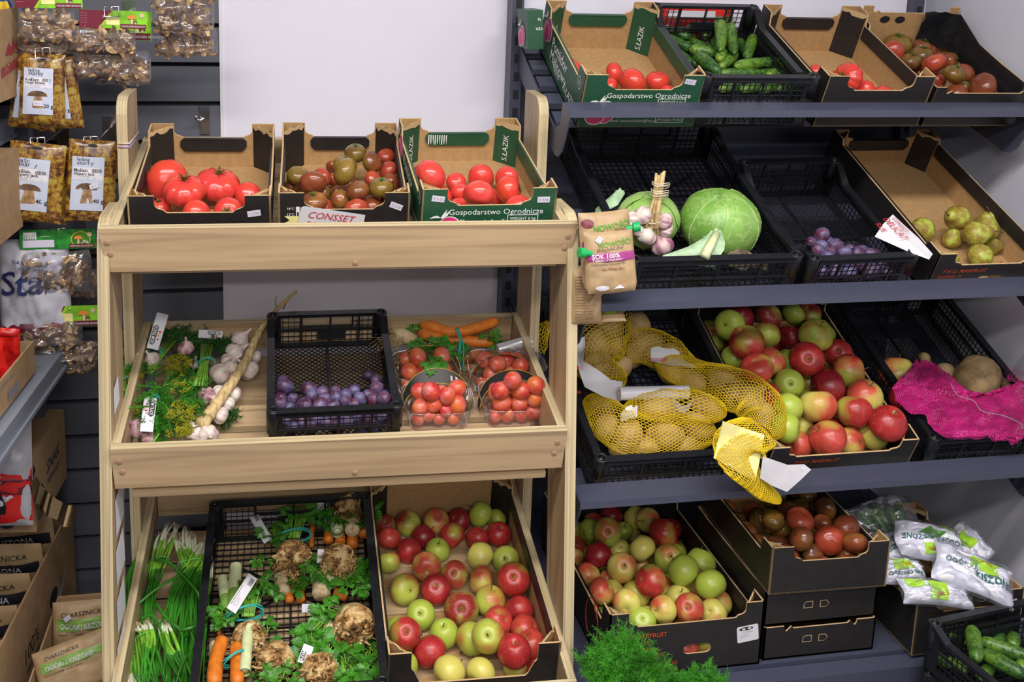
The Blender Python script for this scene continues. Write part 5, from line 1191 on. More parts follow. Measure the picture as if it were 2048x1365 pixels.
onions('spring onion bunch leaning right with crossed white bulbs beside the black crate', [[(672, 465, .06), (620, 580, .065), (555, 670, .065), (480, 800, .055), (430, 1000, .05), (400, 1400, .03), 27], [(640, 500, .05), (600, 600, .06), (530, 700, .06), (470, 900, .05), (440, 1200, .04), (420, 1420, .03), 24], [(705, 480, .055), (660, 600, .06), (610, 700, .055), (580, 850, .05), (600, 1100, .04), (590, 1420, .03), 27]], [(610, 598, 90, .065, -15, 30)], 34)
onions('spring onion bunch at the right, pale stalks pointing to the crate corner', [[(690, 590, .03), (672, 700, .03), (650, 850, .03), (640, 1050, .03), (620, 1400, .03), 26], [(700, 640, .03), (690, 740, .03), (670, 900, .03), (640, 1150, .03), (600, 1400, .03), 22], [(655, 640, .02), (645, 760, .02), (620, 950, .02), (600, 1200, .02), (560, 1420, .02), 24]], [(662, 735, 70, .035, 0, -30), (650, 1020, 60, .04, 0, -30)], 35)
onions('spring onion leaf bunch in the foreground with a green band', [[(250, 1010, .06), (290, 1100, .06), (330, 1250, .06), (370, 1440, .05), 30], [(300, 1000, .06), (320, 1120, .065), (290, 1280, .06), (270, 1440, .05), 30], [(400, 1000, .05), (450, 1150, .06), (500, 1300, .05), (520, 1440, .05), 30]], [(285, 1075, 100, .06, 0, 40), (465, 1198, 70, .05, 0, 40)], 36, kind=1, loops=[[(260, 960, .07), (340, 940, .085), (400, 1060, .08), (420, 1200, .07), (400, 1330, .06)], [(560, 1000, .06), (600, 1120, .07), (520, 1260, .07), (480, 1400, .05)], [(210, 1260, .05), (230, 1330, .06), (280, 1400, .05)]])
# ---- dill and garlic bunches in the middle tray
S1 = SLAT[1]; K6 = Crop(200, 560, 3.25)
def w1(x, y, h=0.0): return W(S1, *K6(x, y), h)
def w1p(x, y, h=0.0): return w1(x, y, h)
def dillbunch(label, stems, green, yellow, garl=(), tags=(), bnd=None, seed=1, dark=False):
    rn = random.Random(seed); B = Bundle('pickling_dill_bunch', w1(*stems[0][:2]), label, 'dill bunch', 'dill and garlic bunches in the middle tray of the rack')
    m = MB()
    for x1, y1, x2, y2, n, sp, h in stems:
        for k in range(n):
            o = rn.uniform(-sp, sp); m.tube([w1(x1+o, y1, h+rn.uniform(-.01, .01)), w1((x1+x2)/2+o*.6, (y1+y2)/2, h+.004), w1(x2+o*1.1, y2, h+rn.uniform(-.01, .01))], rn.uniform(.0013, .0026), 6)
    B.part('stalks', m, 'stalkgreen')
    m = MB()
    for x, y, x2, y2, n, L, h in green:
        A = w1(x, y, h); d = w1(x2, y2, h)-A; fronds(m, A, d, n, L, .55, rn)
    if green: B.part('fronds', m, 'leafdark' if dark else 'dillgreen')
    if yellow:
        m = MB()
        for x, y, n, R, h in yellow: umbels(m, w1(x, y, h), n, R, rn)
        B.part('seed_heads', m, 'dillyellow')
    for x, y, D, h, ax, pur in garl:
        P = w1(x, y, h); r = D/3.25/ppm(P)/2; B.place('garlic_bulb', (GARP if pur else GARL)[seed % 2], Matrix.Translation(P) @ axis_rot(ax, seed) @ Matrix.Scale(r/.024, 4))
    if bnd:
        x, y, wd, h, dx, dy = bnd; m = MB(); c = w1(x, y, h); e = w1(x+dx, y+dy, h); band(m, c, e-c, wd/3.25/ppm(c)/2, .016, .0012, turns=2); B.part('rubber_band', m, 'teal')
    for x, y, x2, y2, wd, h, h2, fl in tags:
        a, b = w1(x, y, h), w1(x2, y2, h2); Y = b-a; tagstrip(B, a, Y.cross(TOCAM(a)), Y, Y.length, wd/3.25/ppm(a), 'ADM TRADE' if not fl else 'ADM TRADE', .25, flip=fl)
dillbunch('dill bunch at the far left of the middle tray, stalks standing beside the post', [(160, 490, 150, 800, 16, 26, .05), (200, 500, 190, 780, 8, 20, .04)], [(180, 600, 260, 560, 8, .05, .06), (170, 750, 230, 900, 10, .06, .05)], [(190, 850, 10, .02, .055), (180, 900, 6, .015, .04), (170, 500, 3, .01, .06), (230, 640, 5, .015, .07)], [(235, 528, 110, .06, (.2, -.6, .8), True)], (), (190, 662, 130, .05, 5, 50), 41)
dillbunch('dill bunch with an upright printed tag and pale root end, back left of the tray', [(330, 580, 470, 400, 14, 30, .06), (300, 610, 380, 560, 10, 30, .05)], [(300, 420, 400, 330, 16, .06, .05), (440, 380, 560, 310, 22, .07, .055), (500, 420, 600, 380, 16, .06, .05), (300, 400, 260, 480, 10, .05, .03)], [], [(335, 515, 100, .07, (-.4, -.4, .9), False), (560, 440, 105, .07, (0, -.3, 1), True)], [(340, 450, 410, 215, 75, .085, .14, False)], (350, 470, 90, .07, 25, -30), 42, True)
dillbunch('dill bunch with yellow seed heads in the middle of the tray pile', [(520, 680, 560, 560, 8, 30, .06), (600, 620, 560, 720, 6, 30, .05)], [(480, 600, 600, 700, 14, .06, .055), (560, 700, 640, 780, 14, .06, .045)], [(510, 560, 14, .028, .07), (470, 620, 10, .025, .06), (520, 720, 12, .028, .055)], [(615, 545, 70, .05, (.2, -.2, 1), False)], (), None, 43)
dillbunch('dill bunch with stalks tied by a teal band left of the garlic plait', [(700, 420, 650, 690, 26, 42, .06)], [(660, 430, 600, 380, 18, .06, .05), (740, 420, 830, 430, 20, .06, .05), (640, 520, 590, 560, 12, .05, .04), (800, 850, 880, 930, 10, .05, .02)], [], [(690, 750, 112, .05, (-.2, -.7, .5), True)], [(640, 350, 800, 362, 52, .075, .075, True)], (695, 540, 110, .065, -10, 50), 44, True)
dillbunch('dill bunch hanging over the front board with a curved printed tag', [(380, 760, 460, 900, 12, 26, .06), (330, 1080, 390, 1000, 2, 6, .04)], [(400, 720, 390, 860, 26, .075, .075), (400, 850, 400, 1000, 30, .08, .06), (560, 800, 640, 880, 16, .06, .06), (600, 700, 560, 640, 10, .05, .06)], [(520, 900, 14, .026, .06), (530, 1000, 16, .026, .045), (560, 840, 8, .02, .06)], [(230, 965, 125, .05, (-.3, -.6, .7), True), (315, 1025, 95, .035, (.2, -.5, .7), True)], [(330, 760, 300, 1000, 80, .085, .06, False)], (350, 785, 80, .075, 0, 40), 45)
mbd = MB(); rn = random.Random(5); fronds(mbd, w1(395, 1060, .035), w1(400, 1200, -.02)-w1(395, 1060, .035), 12, .055, .3, rn, hair=.009, droop=1.5); fronds(mbd, w1(530, 1080, .02), w1(545, 1200, -.03)-w1(530, 1080, .02), 2, .045, .2, rn, hair=.007, dens=12, droop=1.5)
tag(mbd.build('dill_sprig', 'dillgreen'), 'loose dill sprigs drooping over the front board of the middle tray', 'dill')
# ---- garlic plait
pl = [(665, 940, .045), (720, 860, .05), (770, 790, .055), (850, 680, .06), (910, 590, .062), (960, 500, .065), (1000, 410, .07), (1040, 330, .075), (1085, 270, .085), (1150, 190, .11), (1275, 75, .15)]
B = Bundle('garlic_plait', w1(800, 750), 'long straw-coloured garlic plait with white bulbs lying against the dark plum crate', 'garlic')
sp = smooth_path([w1(*q) for q in pl], 6); n = len(sp); m = MB()
for k in range(3):
    q = []
    for i, p in enumerate(sp):
        a = i*.42+k*2.09; s = max(.15, 1-.85*(i/n)**2); q.append(p+Vector((math.cos(a)*.0050, 0, math.sin(a)*.0042))*s)
    m.tube(q, [max(.0018, .0112*(1-.70*(i/n))) for i in range(n)], 7)
m.tube([w1(640, 930, .05), w1(690, 935, .055), w1(700, 900, .055)], [.014, .0145, .012], 10)
B.part('plaited_stem', m, 'straw')
m = MB(); m.tube([w1(1150, 210, .10), w1(1140, 130, .13), w1(1150, 110, .15)], [.0022, .002, .002], 5); m.tube([w1(1190, 190, .1), w1(1210, 150, .12), w1(1280, 70, .15)], [.002, .002, .0015], 5); B.part('dry_stalk', m, 'straw')
for i, (x, y, D, h, ax) in enumerate([(630, 1020, 105, .03, (-.5, -.6, .3)), (700, 1015, 120, .035, (.2, -.8, .3)), (660, 1040, 90, .025, (0, -.8, .2)), (912, 392, 110, .05, (.5, .1, .5)), (878, 480, 118, .045, (.7, .2, .4)), (838, 535, 105, .05, (.7, 0, .4)), (790, 612, 135, .05, (.6, .2, .6)), (850, 560, 80, .065, (.2, -.4, .6)), (972, 585, 112, .035, (-.6, .2, .5)), (1012, 500, 75, .04, (-.8, 0, .5)), (868, 745, 92, .03, (-.7, .1, .4)), (828, 812, 92, .03, (-.7, .1, .4)), (780, 885, 98, .03, (-.7, .1, .4)), (775, 725, 80, .045, (.6, .2, .4)), (740, 780, 70, .04, (.7, .2, .4))]):
    P = w1(x, y, h); r = D*1.15/3.25/ppm(P)/2; B.place('garlic_bulb', GARL[i % 3], Matrix.Translation(P) @ axis_rot(ax, i) @ Matrix.Scale(r/.024, 4))
m = MB(); q = [w1(660, 1070, .035), w1(640, 1110, .02), w1(625, 1150, .0), w1(650, 1140, .0), w1(675, 1080, .03)]; m.add(q, [(0, 1, 2), (0, 2, 3), (0, 3, 4)]); m.add(q, [(2, 1, 0), (3, 2, 0), (4, 3, 0)]); q = [w1(560, 925, .05), w1(600, 920, .055), w1(640, 945, .055), w1(610, 960, .05)]; m.add(q, [(0, 1, 2, 3)]); m.add(q, [(3, 2, 1, 0)])
B.part('papery_skin', m, 'garlic')
# ---- carrot bundle with greens, right end of the middle tray
K7 = Crop(660, 560, 3.25)
def w7(x, y, h=0.0): return W(S1, *K7(x, y), h)
B = Bundle('carrot_bundle', w7(820, 420), 'bundle of carrots tied with a teal band at the back of the middle tray', 'carrot bundle')
rn = random.Random(8)
for pts, wd, h in (([(585, 290), (700, 320), (830, 340), (1000, 300), (1085, 265)], 68, .075), ([(600, 290), (680, 300), (740, 330)], 60, .065), ([(575, 345), (650, 365), (740, 400)], 75, .07), ([(740, 395), (900, 400), (1060, 412)], 72, .05), ([(800, 510), (880, 500), (1000, 490)], 85, .03), ([(840, 575), (960, 575)], 60, .015)):
    q = smooth_path([w7(x, y, h) for x, y in pts], 5); r = wd/3.25/ppm(q[0])/2; n = len(q); m = MB()
    m.tube(q, [r*(.35 if i == 0 else .7 if i == 1 else .92 if i == 2 else 1)*(.45 if i == n-1 else .85 if i == n-2 else 1)*(1+.03*math.sin(i*2)) for i in range(n)], 14); B.part('carrot', m, 'carrot')
m = MB()
for x, y, n, spd, s, h in ((560, 330, 8, .025, .022, .06), (640, 430, 12, .03, .03, .075), (650, 540, 7, .02, .036, .085), (790, 450, 10, .03, .024, .06), (1030, 375, 7, .02, .02, .06), (870, 480, 4, .02, .02, .06), (1100, 430, 6, .02, .02, .05), (720, 500, 4, .02, .026, .08)): leaves(m, w7(x, y, h), n, spd, s, rn, None, 0, True, 1)
B.part('leaves', m, ['leafgreen', 'stalkgreen'])
m = MB(); m.tube(smooth_path([w7(820, 315, .095), w7(845, 400, .085), w7(850, 480, .06), w7(870, 600, .035)], 5), .0022, 5); m.tube(smooth_path([w7(828, 315, .095), w7(865, 420, .085), w7(868, 520, .06), w7(872, 600, .035)], 5), .002, 5); m.tube(smooth_path([w7(845, 400, .085), w7(830, 520, .05)], 5), .0018, 5); B.part('rubber_band', m, 'teal')
celP = w7(440, 385, .045); B2 = Bundle('root_celery', w7(440, 385, 0), 'pale hairy celery root end behind the dark plum crate, left of the carrots', 'celery root')
m = MB(); q = smooth_path([w7(400, 380, .05), w7(470, 370, .055), w7(560, 400, .05)], 5); m.tube(q, [.014, .02, .024, .024, .023, .022, .02, .018, .017, .016, .014], 12); B2.part('root_crown', m, 'celeriactop')
m = MB()
for k in range(170):
    a = w7(rn.uniform(380, 480), rn.uniform(340, 420), rn.uniform(.05, .075)); m.tube([a, a+Vector((rn.gauss(-.008, .008), rn.gauss(0, .008), rn.gauss(0, .008))), a+Vector((rn.gauss(-.02, .012), rn.gauss(-.004, .014), rn.gauss(-.012, .01)))], [.0007, .0006, .0004], 3, cap=False)
B2.part('root_hairs', m, 'straw')
# ---- bag roll
def roll(A, Bp, r, label, hollow=True, mat='milkyfilm'):
    B = Bundle('bag_roll', A, label, 'roll of plastic bags'); ax = (Bp-A); L = ax.length; T = Matrix.Translation(A) @ axis_rot(ax)
    m = MB(); m.lathe([(r*.55, -.001), (r, -.001), (r*1.01, .002), (r*1.02, L*.5), (r*1.01, L-.002), (r, L), (r*.55, L), (r*.55, L-.004), (r*.55, -.0005)], 26, 0, T); B.part('rolled_film', m, mat)
    m = MB(); m.tube([A-ax.normalized()*.0006, Bp+ax.normalized()*.0006], r*.56, 20, 0, cap=False); m.tube([A+ax.normalized()*.004, Bp-ax.normalized()*.004], r*.46, 20, 0, cap=False); B.part('cardboard_core', m, 'kraft')
    return B
B = roll(w7(1310, 395, .075), w7(1090, 455, .06), .0145, 'roll of clear plastic bags with cardboard core, behind the right fruit punnets')
m = MB(); vs = []; n = 8
for i in range(n+1):
    t = i/n; a = w7(1300-200*t, 430+20*t, .07); b = w7(1420-60*t, 570+70*t, .02)
    for j in range(7): s = j/6; vs.append(a.lerp(b, s)+Vector((0, 0, .015*math.sin(s*3.1)+.003*math.sin(i*2.2+j))))
m.add(vs, [(i*7+j, i*7+j+1, (i+1)*7+j+1, (i+1)*7+j) for i in range(n) for j in range(6)], 0, True); B.part('loose_film', m, 'clearfilm')
# ---- fruit punnets
def superell(a, b, n, e=4.0): return [(a*math.copysign(abs(math.cos(t))**(2/e), math.cos(t)), b*math.copysign(abs(math.sin(t))**(2/e), math.sin(t))) for t in [2*PI*k/n for k in range(n)]]
def punnet(loc, yaw, label, data, crop, band_dir, seed, where, stick=None):
    w, d, h = .164, .122, .058; T = S1 @ Matrix.Translation((loc[0], loc[1], .001)) @ Matrix.Rotation(math.radians(yaw), 4, 'Z')
    root = empty('fruit_punnet', T, label, 'fruit punnet', 'clear punnets of pink plums in the middle tray'); n = 40
    m = MB(); rings = [(0.80, .80, 0.002), (.84, .84, 0), (.88, .88, .004), (.94, .94, .030), (.99, .99, h-.003), (1.04, 1.05, h), (1.045, 1.055, h-.003)]
    vs = []
    for a, b, z in rings: vs += [(x+w/2, y+d/2, z) for x, y in superell(w/2*a, d/2*b, n)]
    fs = [(i*n+k, i*n+(k+1) % n, (i+1)*n+(k+1) % n, (i+1)*n+k) for i in range(len(rings)-1) for k in range(n)]+[tuple(range(n-1, -1, -1))]
    m.add(vs, fs, 0, True); m.build('clear_tray', 'clearplastic', root)
    # carton sleeve arching over the fruit
    m = MB(); N = 18; vs = []
    hw = .016
    for i in range(N+1):
        a = PI*i/N; x = -math.cos(a)*(w/2+.002); z = .012+math.sin(a)**.8*(h+.018); y = d*band_dir[0]+band_dir[1]*math.sin(a)
        for s in (-1, 1): vs.append((w/2+x, y+s*hw, z-s*band_dir[2]*math.sin(a)))
    fs = [(2*i, 2*i+1, 2*i+3, 2*i+2) for i in range(N)]
    m.add(vs, fs, 0, True); m.add([(a, b, c-.0006) for a, b, c in vs], [f[::-1] for f in fs], 1, True)
    sl = m.build('carton_sleeve', ['blackprint', 'lavendercard'], root)
    m = MB()
    for s in (-.92, .92):
        vs2 = [tuple((Vector(vs[2*i])+Vector(vs[2*i+1]))/2+(Vector(vs[2*i+1])-Vector(vs[2*i]))/2*s+Vector((0, 0, .0008))) for i in range(N+1)]; m.tube(vs2, .0005, 4)
    m.build('gold_line', 'textyellow', sl)
    if stick is not None:
        i = stick; P = (Vector(vs[2*i])+Vector(vs[2*i+1])+Vector(vs[2*i+2])+Vector(vs[2*i+3]))/4; X = (Vector(vs[2*i+2])-Vector(vs[2*i])).normalized(); Y = (Vector(vs[2*i+1])-Vector(vs[2*i])).normalized(); F = FR(P, X=X, Y=Y)
        sticker(sl, F, 'E 5.0', .024, .014, 10)
    bx = dict(floor=T @ Matrix.Translation((.012, .012, .003)), w=w-.024, d=d-.024)
    plums(bx, crop, data, where, 'pink plums in the clear punnets', PINK, {'p': 'rosy pink plum', 'o': 'orange-pink plum', 'r': 'red plum'}, seed, .0155, .0215)
plain('lavendercard', (.55, .42, .48), .5)
lp = lambda x, y: S1.inverted() @ W(S1, *K7(x, y), 0)
pB, pD = lp(488, 1012), lp(998, 992)
pA = Vector((pB.x-.012, pB.y+.130, 0)); pC = Vector((pD.x-.012, pD.y+.130, 0))
punnet(pA, 2, 'clear punnet of pink plums behind the front-left punnet, parsley leaf on top', [(482,498,120,'o',1.3),(450,612,125,'o',.9),(557,622,125,'r',1.1),(575,560,130,'p',1.5),(575,500,80,'o',.8),(735,555,115,'o',1.4),(755,610,130,'p',1.1),(660,640,90,'r',.3),(500,690,90,'o',0),(640,680,90,'p',0),(700,650,80,'p',0)], K7, (.30, .06, .010), 51, 'back left punnet')
punnet(pB, 0, 'clear punnet of pink plums at the front left, beside the dark plum crate', [(525,800,120,'r',1.3),(635,802,115,'o',1.1),(742,747,125,'p',1.4),(838,803,115,'r',1.1),(748,850,115,'o',1.5),(535,895,110,'r',.8),(640,890,110,'p',.9),(675,915,130,'o',1.3),(880,892,125,'p',1.0),(770,940,90,'p',.2),(590,950,80,'o',0),(800,970,80,'p',0),(500,960,80,'o',0),(850,850,90,'o',.3),(700,960,80,'o',0)], K7, (.55, .035, -.012), 52, 'front left punnet')
punnet(pC, -3, 'clear punnet of pink plums at the back right, below the bag roll', [(1010,530,125,'o',1.4),(1095,505,80,'o',1.0),(1115,590,130,'p',1.5),(1190,555,130,'p',1.2),(1250,512,120,'p',1.2),(1293,590,110,'o',1.1),(1050,640,100,'o',.4),(1210,645,120,'o',.6),(1110,690,80,'r',0),(990,690,80,'o',0),(1300,660,90,'p',.2)], K7, (.30, .02, .012), 53, 'back right punnet', 2)
punnet(pD, 0, 'clear punnet of pink plums at the front right corner of the middle tray', [(1060,750,120,'r',1.1),(1065,870,130,'o',1.2),(1150,770,90,'p',.8),(1155,855,120,'o',1.1),(1253,793,125,'o',1.4),(1310,720,100,'p',1.0),(1430,820,120,'p',.9),(1225,890,140,'p',1.5),(1350,820,120,'p',.8),(1135,945,100,'r',.2),(1330,890,130,'o',.8),(1400,930,120,'o',.4),(1395,720,90,'o',.8),(1050,960,80,'p',0),(1260,950,90,'p',0)], K7, (.55, .03, -.004), 54, 'front right punnet', 13)
# ---- handwritten shop sign on the middle box
b = BX['rt2']; m = MB(); sT = b['T'] @ FR((.033, -.010, .084), X=(1, 0, 0), Y=(0, -.08, 1)) @ Matrix.Rotation(math.radians(-5), 4, 'Z')
sg = empty('handwritten_sign', sT, 'white paper sign with red handwriting CONSSET DELICATESSEN at the brown tomato box', 'sign')
m.prism([(.008, -.09), (.152, -.078), (.155, .0), (.022, .012), (.015, .008)], Matrix.Identity(4), .0005); m.build('sheet', 'paper', sg)
lettering(sg, [('CONSSET', .0235, .030, -.014, 'textred', dict(shear=.3)), ('DELICATESSEN', .0185, .030, -.036, 'textred', dict(shear=.2)), ('RUS', .018, .042, -.056, 'textred', dict(shear=.2))], Matrix.Translation((0, 0, .001)) @ Matrix.Rotation(math.radians(-3), 4, 'Z'))
m = MB(); m.prism([(-.020, -.038), (.024, -.048), (.028, -.002), (.014, -.016), (-.018, -.018), (-.006, -.028)], Matrix.Translation((0, 0, -.002)), .0006); tag(m.build('yellow_slip', 'yellowpaper', sg), 'torn pale yellow slip') if 'yellowpaper' in MATS else None
# ------------------------------------------------------------------ goods on the metal shelves
def wb(bx, crop, x, y, h=0.0): return W(BX[bx]['floor'], *crop(x, y), h)
K4 = Crop(1080, 240, 3.592)
def cabbage(label, P, r, ax, seed, pale):
    B = Bundle('cabbage', P, label, 'cabbage', 'green cabbages in the wide crate'); rn = random.Random(seed); R = axis_rot(ax); off = Vector((seed*3.1, 1, 2))
    m = MB(); n = 22; seg = 32; vs = []
    for i in range(n+1):
        th = PI*i/n
        for k in range(seg): q = 2*PI*k/seg; v = Vector((math.sin(th)*math.cos(q), math.sin(th)*math.sin(q), -math.cos(th)*.86)); vs.append(v*r*(.955+.03*mnoise.noise(v*1.5+off)))
    m.add(vs, [(i*seg+k, i*seg+(k+1) % seg, (i+1)*seg+(k+1) % seg, (i+1)*seg+k) for i in range(n) for k in range(seg)], 0, True, Matrix.Translation(P) @ R); h = B.part('head', m, 'cabbage'); h.color = (pale, 0, 0, 1)
    for L in range(6):
        a0 = L*1.95+seed; m = MB(); nu, nv = 18, 16; vs = []; base = Vector((math.cos(a0), math.sin(a0), .15)).normalized(); up = Vector((0, 0, 1)); side = base.cross(up).normalized(); up = side.cross(base); k0 = 1.0+.016*L
        def S(u, v, e=0):
            # leaf sweeps from below the head to over the crown
            al = -1.25+v*2.74; sp = 1.15*math.sin(PI*min(1, .12+v*.80))*u; d = (base*math.cos(al)+up*math.sin(al)); d = (d*math.cos(sp)+side*math.sin(sp)); d.z *= .88
            ruf = .022*math.sin(9*u*1.5+4*v+L)*abs(u)**2+.03*mnoise.noise(Vector((u*1.5, v*2, L*3.0)))+.012*mnoise.noise(Vector((u*3, v*4, L+seed)))
            return d*r*(k0+ruf+e)
        for i in range(nv+1):
            for j in range(nu+1): vs.append(S(-1+2*j/nu, i/nv))
        fs = [(i*(nu+1)+j, i*(nu+1)+j+1, (i+1)*(nu+1)+j+1, (i+1)*(nu+1)+j) for i in range(nv) for j in range(nu)]; m.add(vs, fs, 0, True, Matrix.Translation(P) @ R)
        o = B.part('leaf', m, 'cabbage'); o.color = (pale+.12*(L % 3), 0, 0, 1)
        m = MB(); m.tube([S(0, t, .004) for t in np.linspace(0, .92, 10)], [r*.022*(1-.09*k) for k in range(10)], 6, T=Matrix.Translation(P) @ R)
        for sg in (-1, 1):
            for k in range(5):
                v0 = .1+.16*k; m.tube([S(0, v0, .003), S(sg*.35, v0+.12, .003), S(sg*.75, v0+.28, .002)], [r*.009, r*.006, r*.003], 4, T=Matrix.Translation(P) @ R)
        v = m.build('leaf_vein', 'cabbagevein', o)
P = wb('cab', K4, 1290, 745, .078); cabbage('large round green cabbage at the right of the wide black crate', P, 268/3.592/ppm(P), (.1, -.25, 1), 2, .05)
P = wb('cab', K4, 775, 720, .075); cabbage('pale green cabbage behind the bunch of garlic in the wide black crate', P, 215/3.592/ppm(P), (-.3, -.1, 1), 5, .45)
def leafsheet(name, label, cat, rows, mat, T, crop, veins=None, group=None, th=.002):
    B = Bundle(name, W(T, *crop(*rows[0][0][:2]), rows[0][0][2]), label, cat, group); m = MB(); n = len(rows); k = 9; vs = []
    for i, (a, b) in enumerate(rows):
        A = W(T, *crop(a[0], a[1]), a[2]); Bp = W(T, *crop(b[0], b[1]), b[2])
        for j in range(k): t = j/(k-1); vs.append(A.lerp(Bp, t)+Vector((0, 0, .010*math.sin(t*PI)+.003*math.sin(j*2+i*1.4))))
    fs = [(i*k+j, i*k+j+1, (i+1)*k+j+1, (i+1)*k+j) for i in range(n-1) for j in range(k-1)]
    m.add(vs, fs, 0, True); m.add([v+Vector((0, .001, -th)) for v in vs], [f[::-1] for f in fs], 0, True); B.part('leaf_blade', m, mat)
    if veins:
        m = MB()
        for v in veins: m.tube([W(T, *crop(x, y), h) for x, y, h in v[0]], v[1], 6)
        B.part('midrib', m, 'leekwhite')
    return B
FC = BX['cab']['floor']
leafsheet('cauliflower_leaf', 'loose pale green leaf with thick white rib in front of the large cabbage', 'leaf', [((1215, 815, .12), (1310, 810, .12)), ((1170, 860, .11), (1330, 870, .115)), ((1060, 915, .10), (1325, 930, .11)), ((960, 940, .095), (1300, 975, .10)), ((880, 970, .09), (1290, 1040, .085)), ((900, 1040, .07), (1280, 1080, .07))], 'cabbagepale', FC, K4, [([(1270, 815, .125), (1225, 900, .125), (1180, 985, .115)], [.009, .011, .012])])
leafsheet('outer_cabbage_leaf', 'curled yellowish leaf scraps seen through the front of the wide crate', 'leaf', [((1350, 960, .09), (1500, 955, .09)), ((1330, 1040, .05), (1640, 1030, .05)), ((1450, 1080, .02), (1640, 1090, .02))], 'beige', FC, K4)
leafsheet('cabbage_leaf_tip', 'pale cabbage leaf tip sticking out at the left side of the wide crate', 'leaf', [((540, 520, .10), (610, 525, .10)), ((490, 570, .10), (560, 600, .10)), ((400, 640, .07), (500, 640, .09)), ((390, 740, .05), (470, 700, .08))], 'cabbagepale', FC, K4)
# garlic bunch standing in the crate
GY = P.y-.078; gy = lambda x, y, dy=0: aty(*K4(x, y), GY+dy)
g0 = gy(830, 745); B = Bundle('garlic_bunch', g0, 'bunch of garlic with upright dry stalks bound by string in the wide crate', 'garlic'); rn = random.Random(9)
top = gy(878, 385, .03); m = MB(); ax = (top-g0).normalized()
for k in range(20):
    a = rn.uniform(0, 6.28); rr = rn.uniform(.002, .015); o = Vector((math.cos(a)*rr, math.sin(a)*rr*.8, 0)); m.tube([g0+o*1.7+Vector((0, 0, -.01)), g0.lerp(top, .5)+o*.9, top+o*1.05+ax*rn.uniform(-.006, .006)], [.0042, .0036, .0034], 7)
B.part('dry_stalks', m, 'straw')
m = MB()
for t in (.55, .60, .64, .75, .79): band(m, g0.lerp(top, t), ax, .0205, .0200, .0013, up=(0, 1, 0))
B.part('string', m, 'string'); m = MB(); band(m, g0+Vector((0, 0, .004)), (0, .2, 1), .024, .02, .0010, up=(0, 1, 0)); B.part('string', m, 'string')
for i, (x, y, D, h, a) in enumerate([(655, 725, 128, .115, (.9, .1, -.1)), (745, 685, 120, .13, (.6, .4, -.3)), (893, 735, 125, .115, (-.6, .4, .1)), (765, 835, 130, .10, (.3, .2, .6)), (880, 900, 148, .105, (-.3, .2, .7)), (905, 790, 100, .10, (-.6, .3, .2)), (700, 790, 90, .10, (.7, .2, .2))]):
    P = gy(x, y); r = D*1.1/3.592/ppm(P)/2; B.place('garlic_bulb', (GARL+GARP)[(i*2) % 5], Matrix.Translation(P) @ axis_rot(a, i) @ Matrix.Scale(r/.024, 4))
m = MB()
for x, y, h in ((655, 725, .115), (745, 685, .13), (893, 735, .115), (765, 835, .10), (880, 900, .105)): m.tube([g0+Vector((0, 0, .0)), g0.lerp(gy(x, y), .6)], [.004, .003], 5)
B.part('neck', m, 'straw')
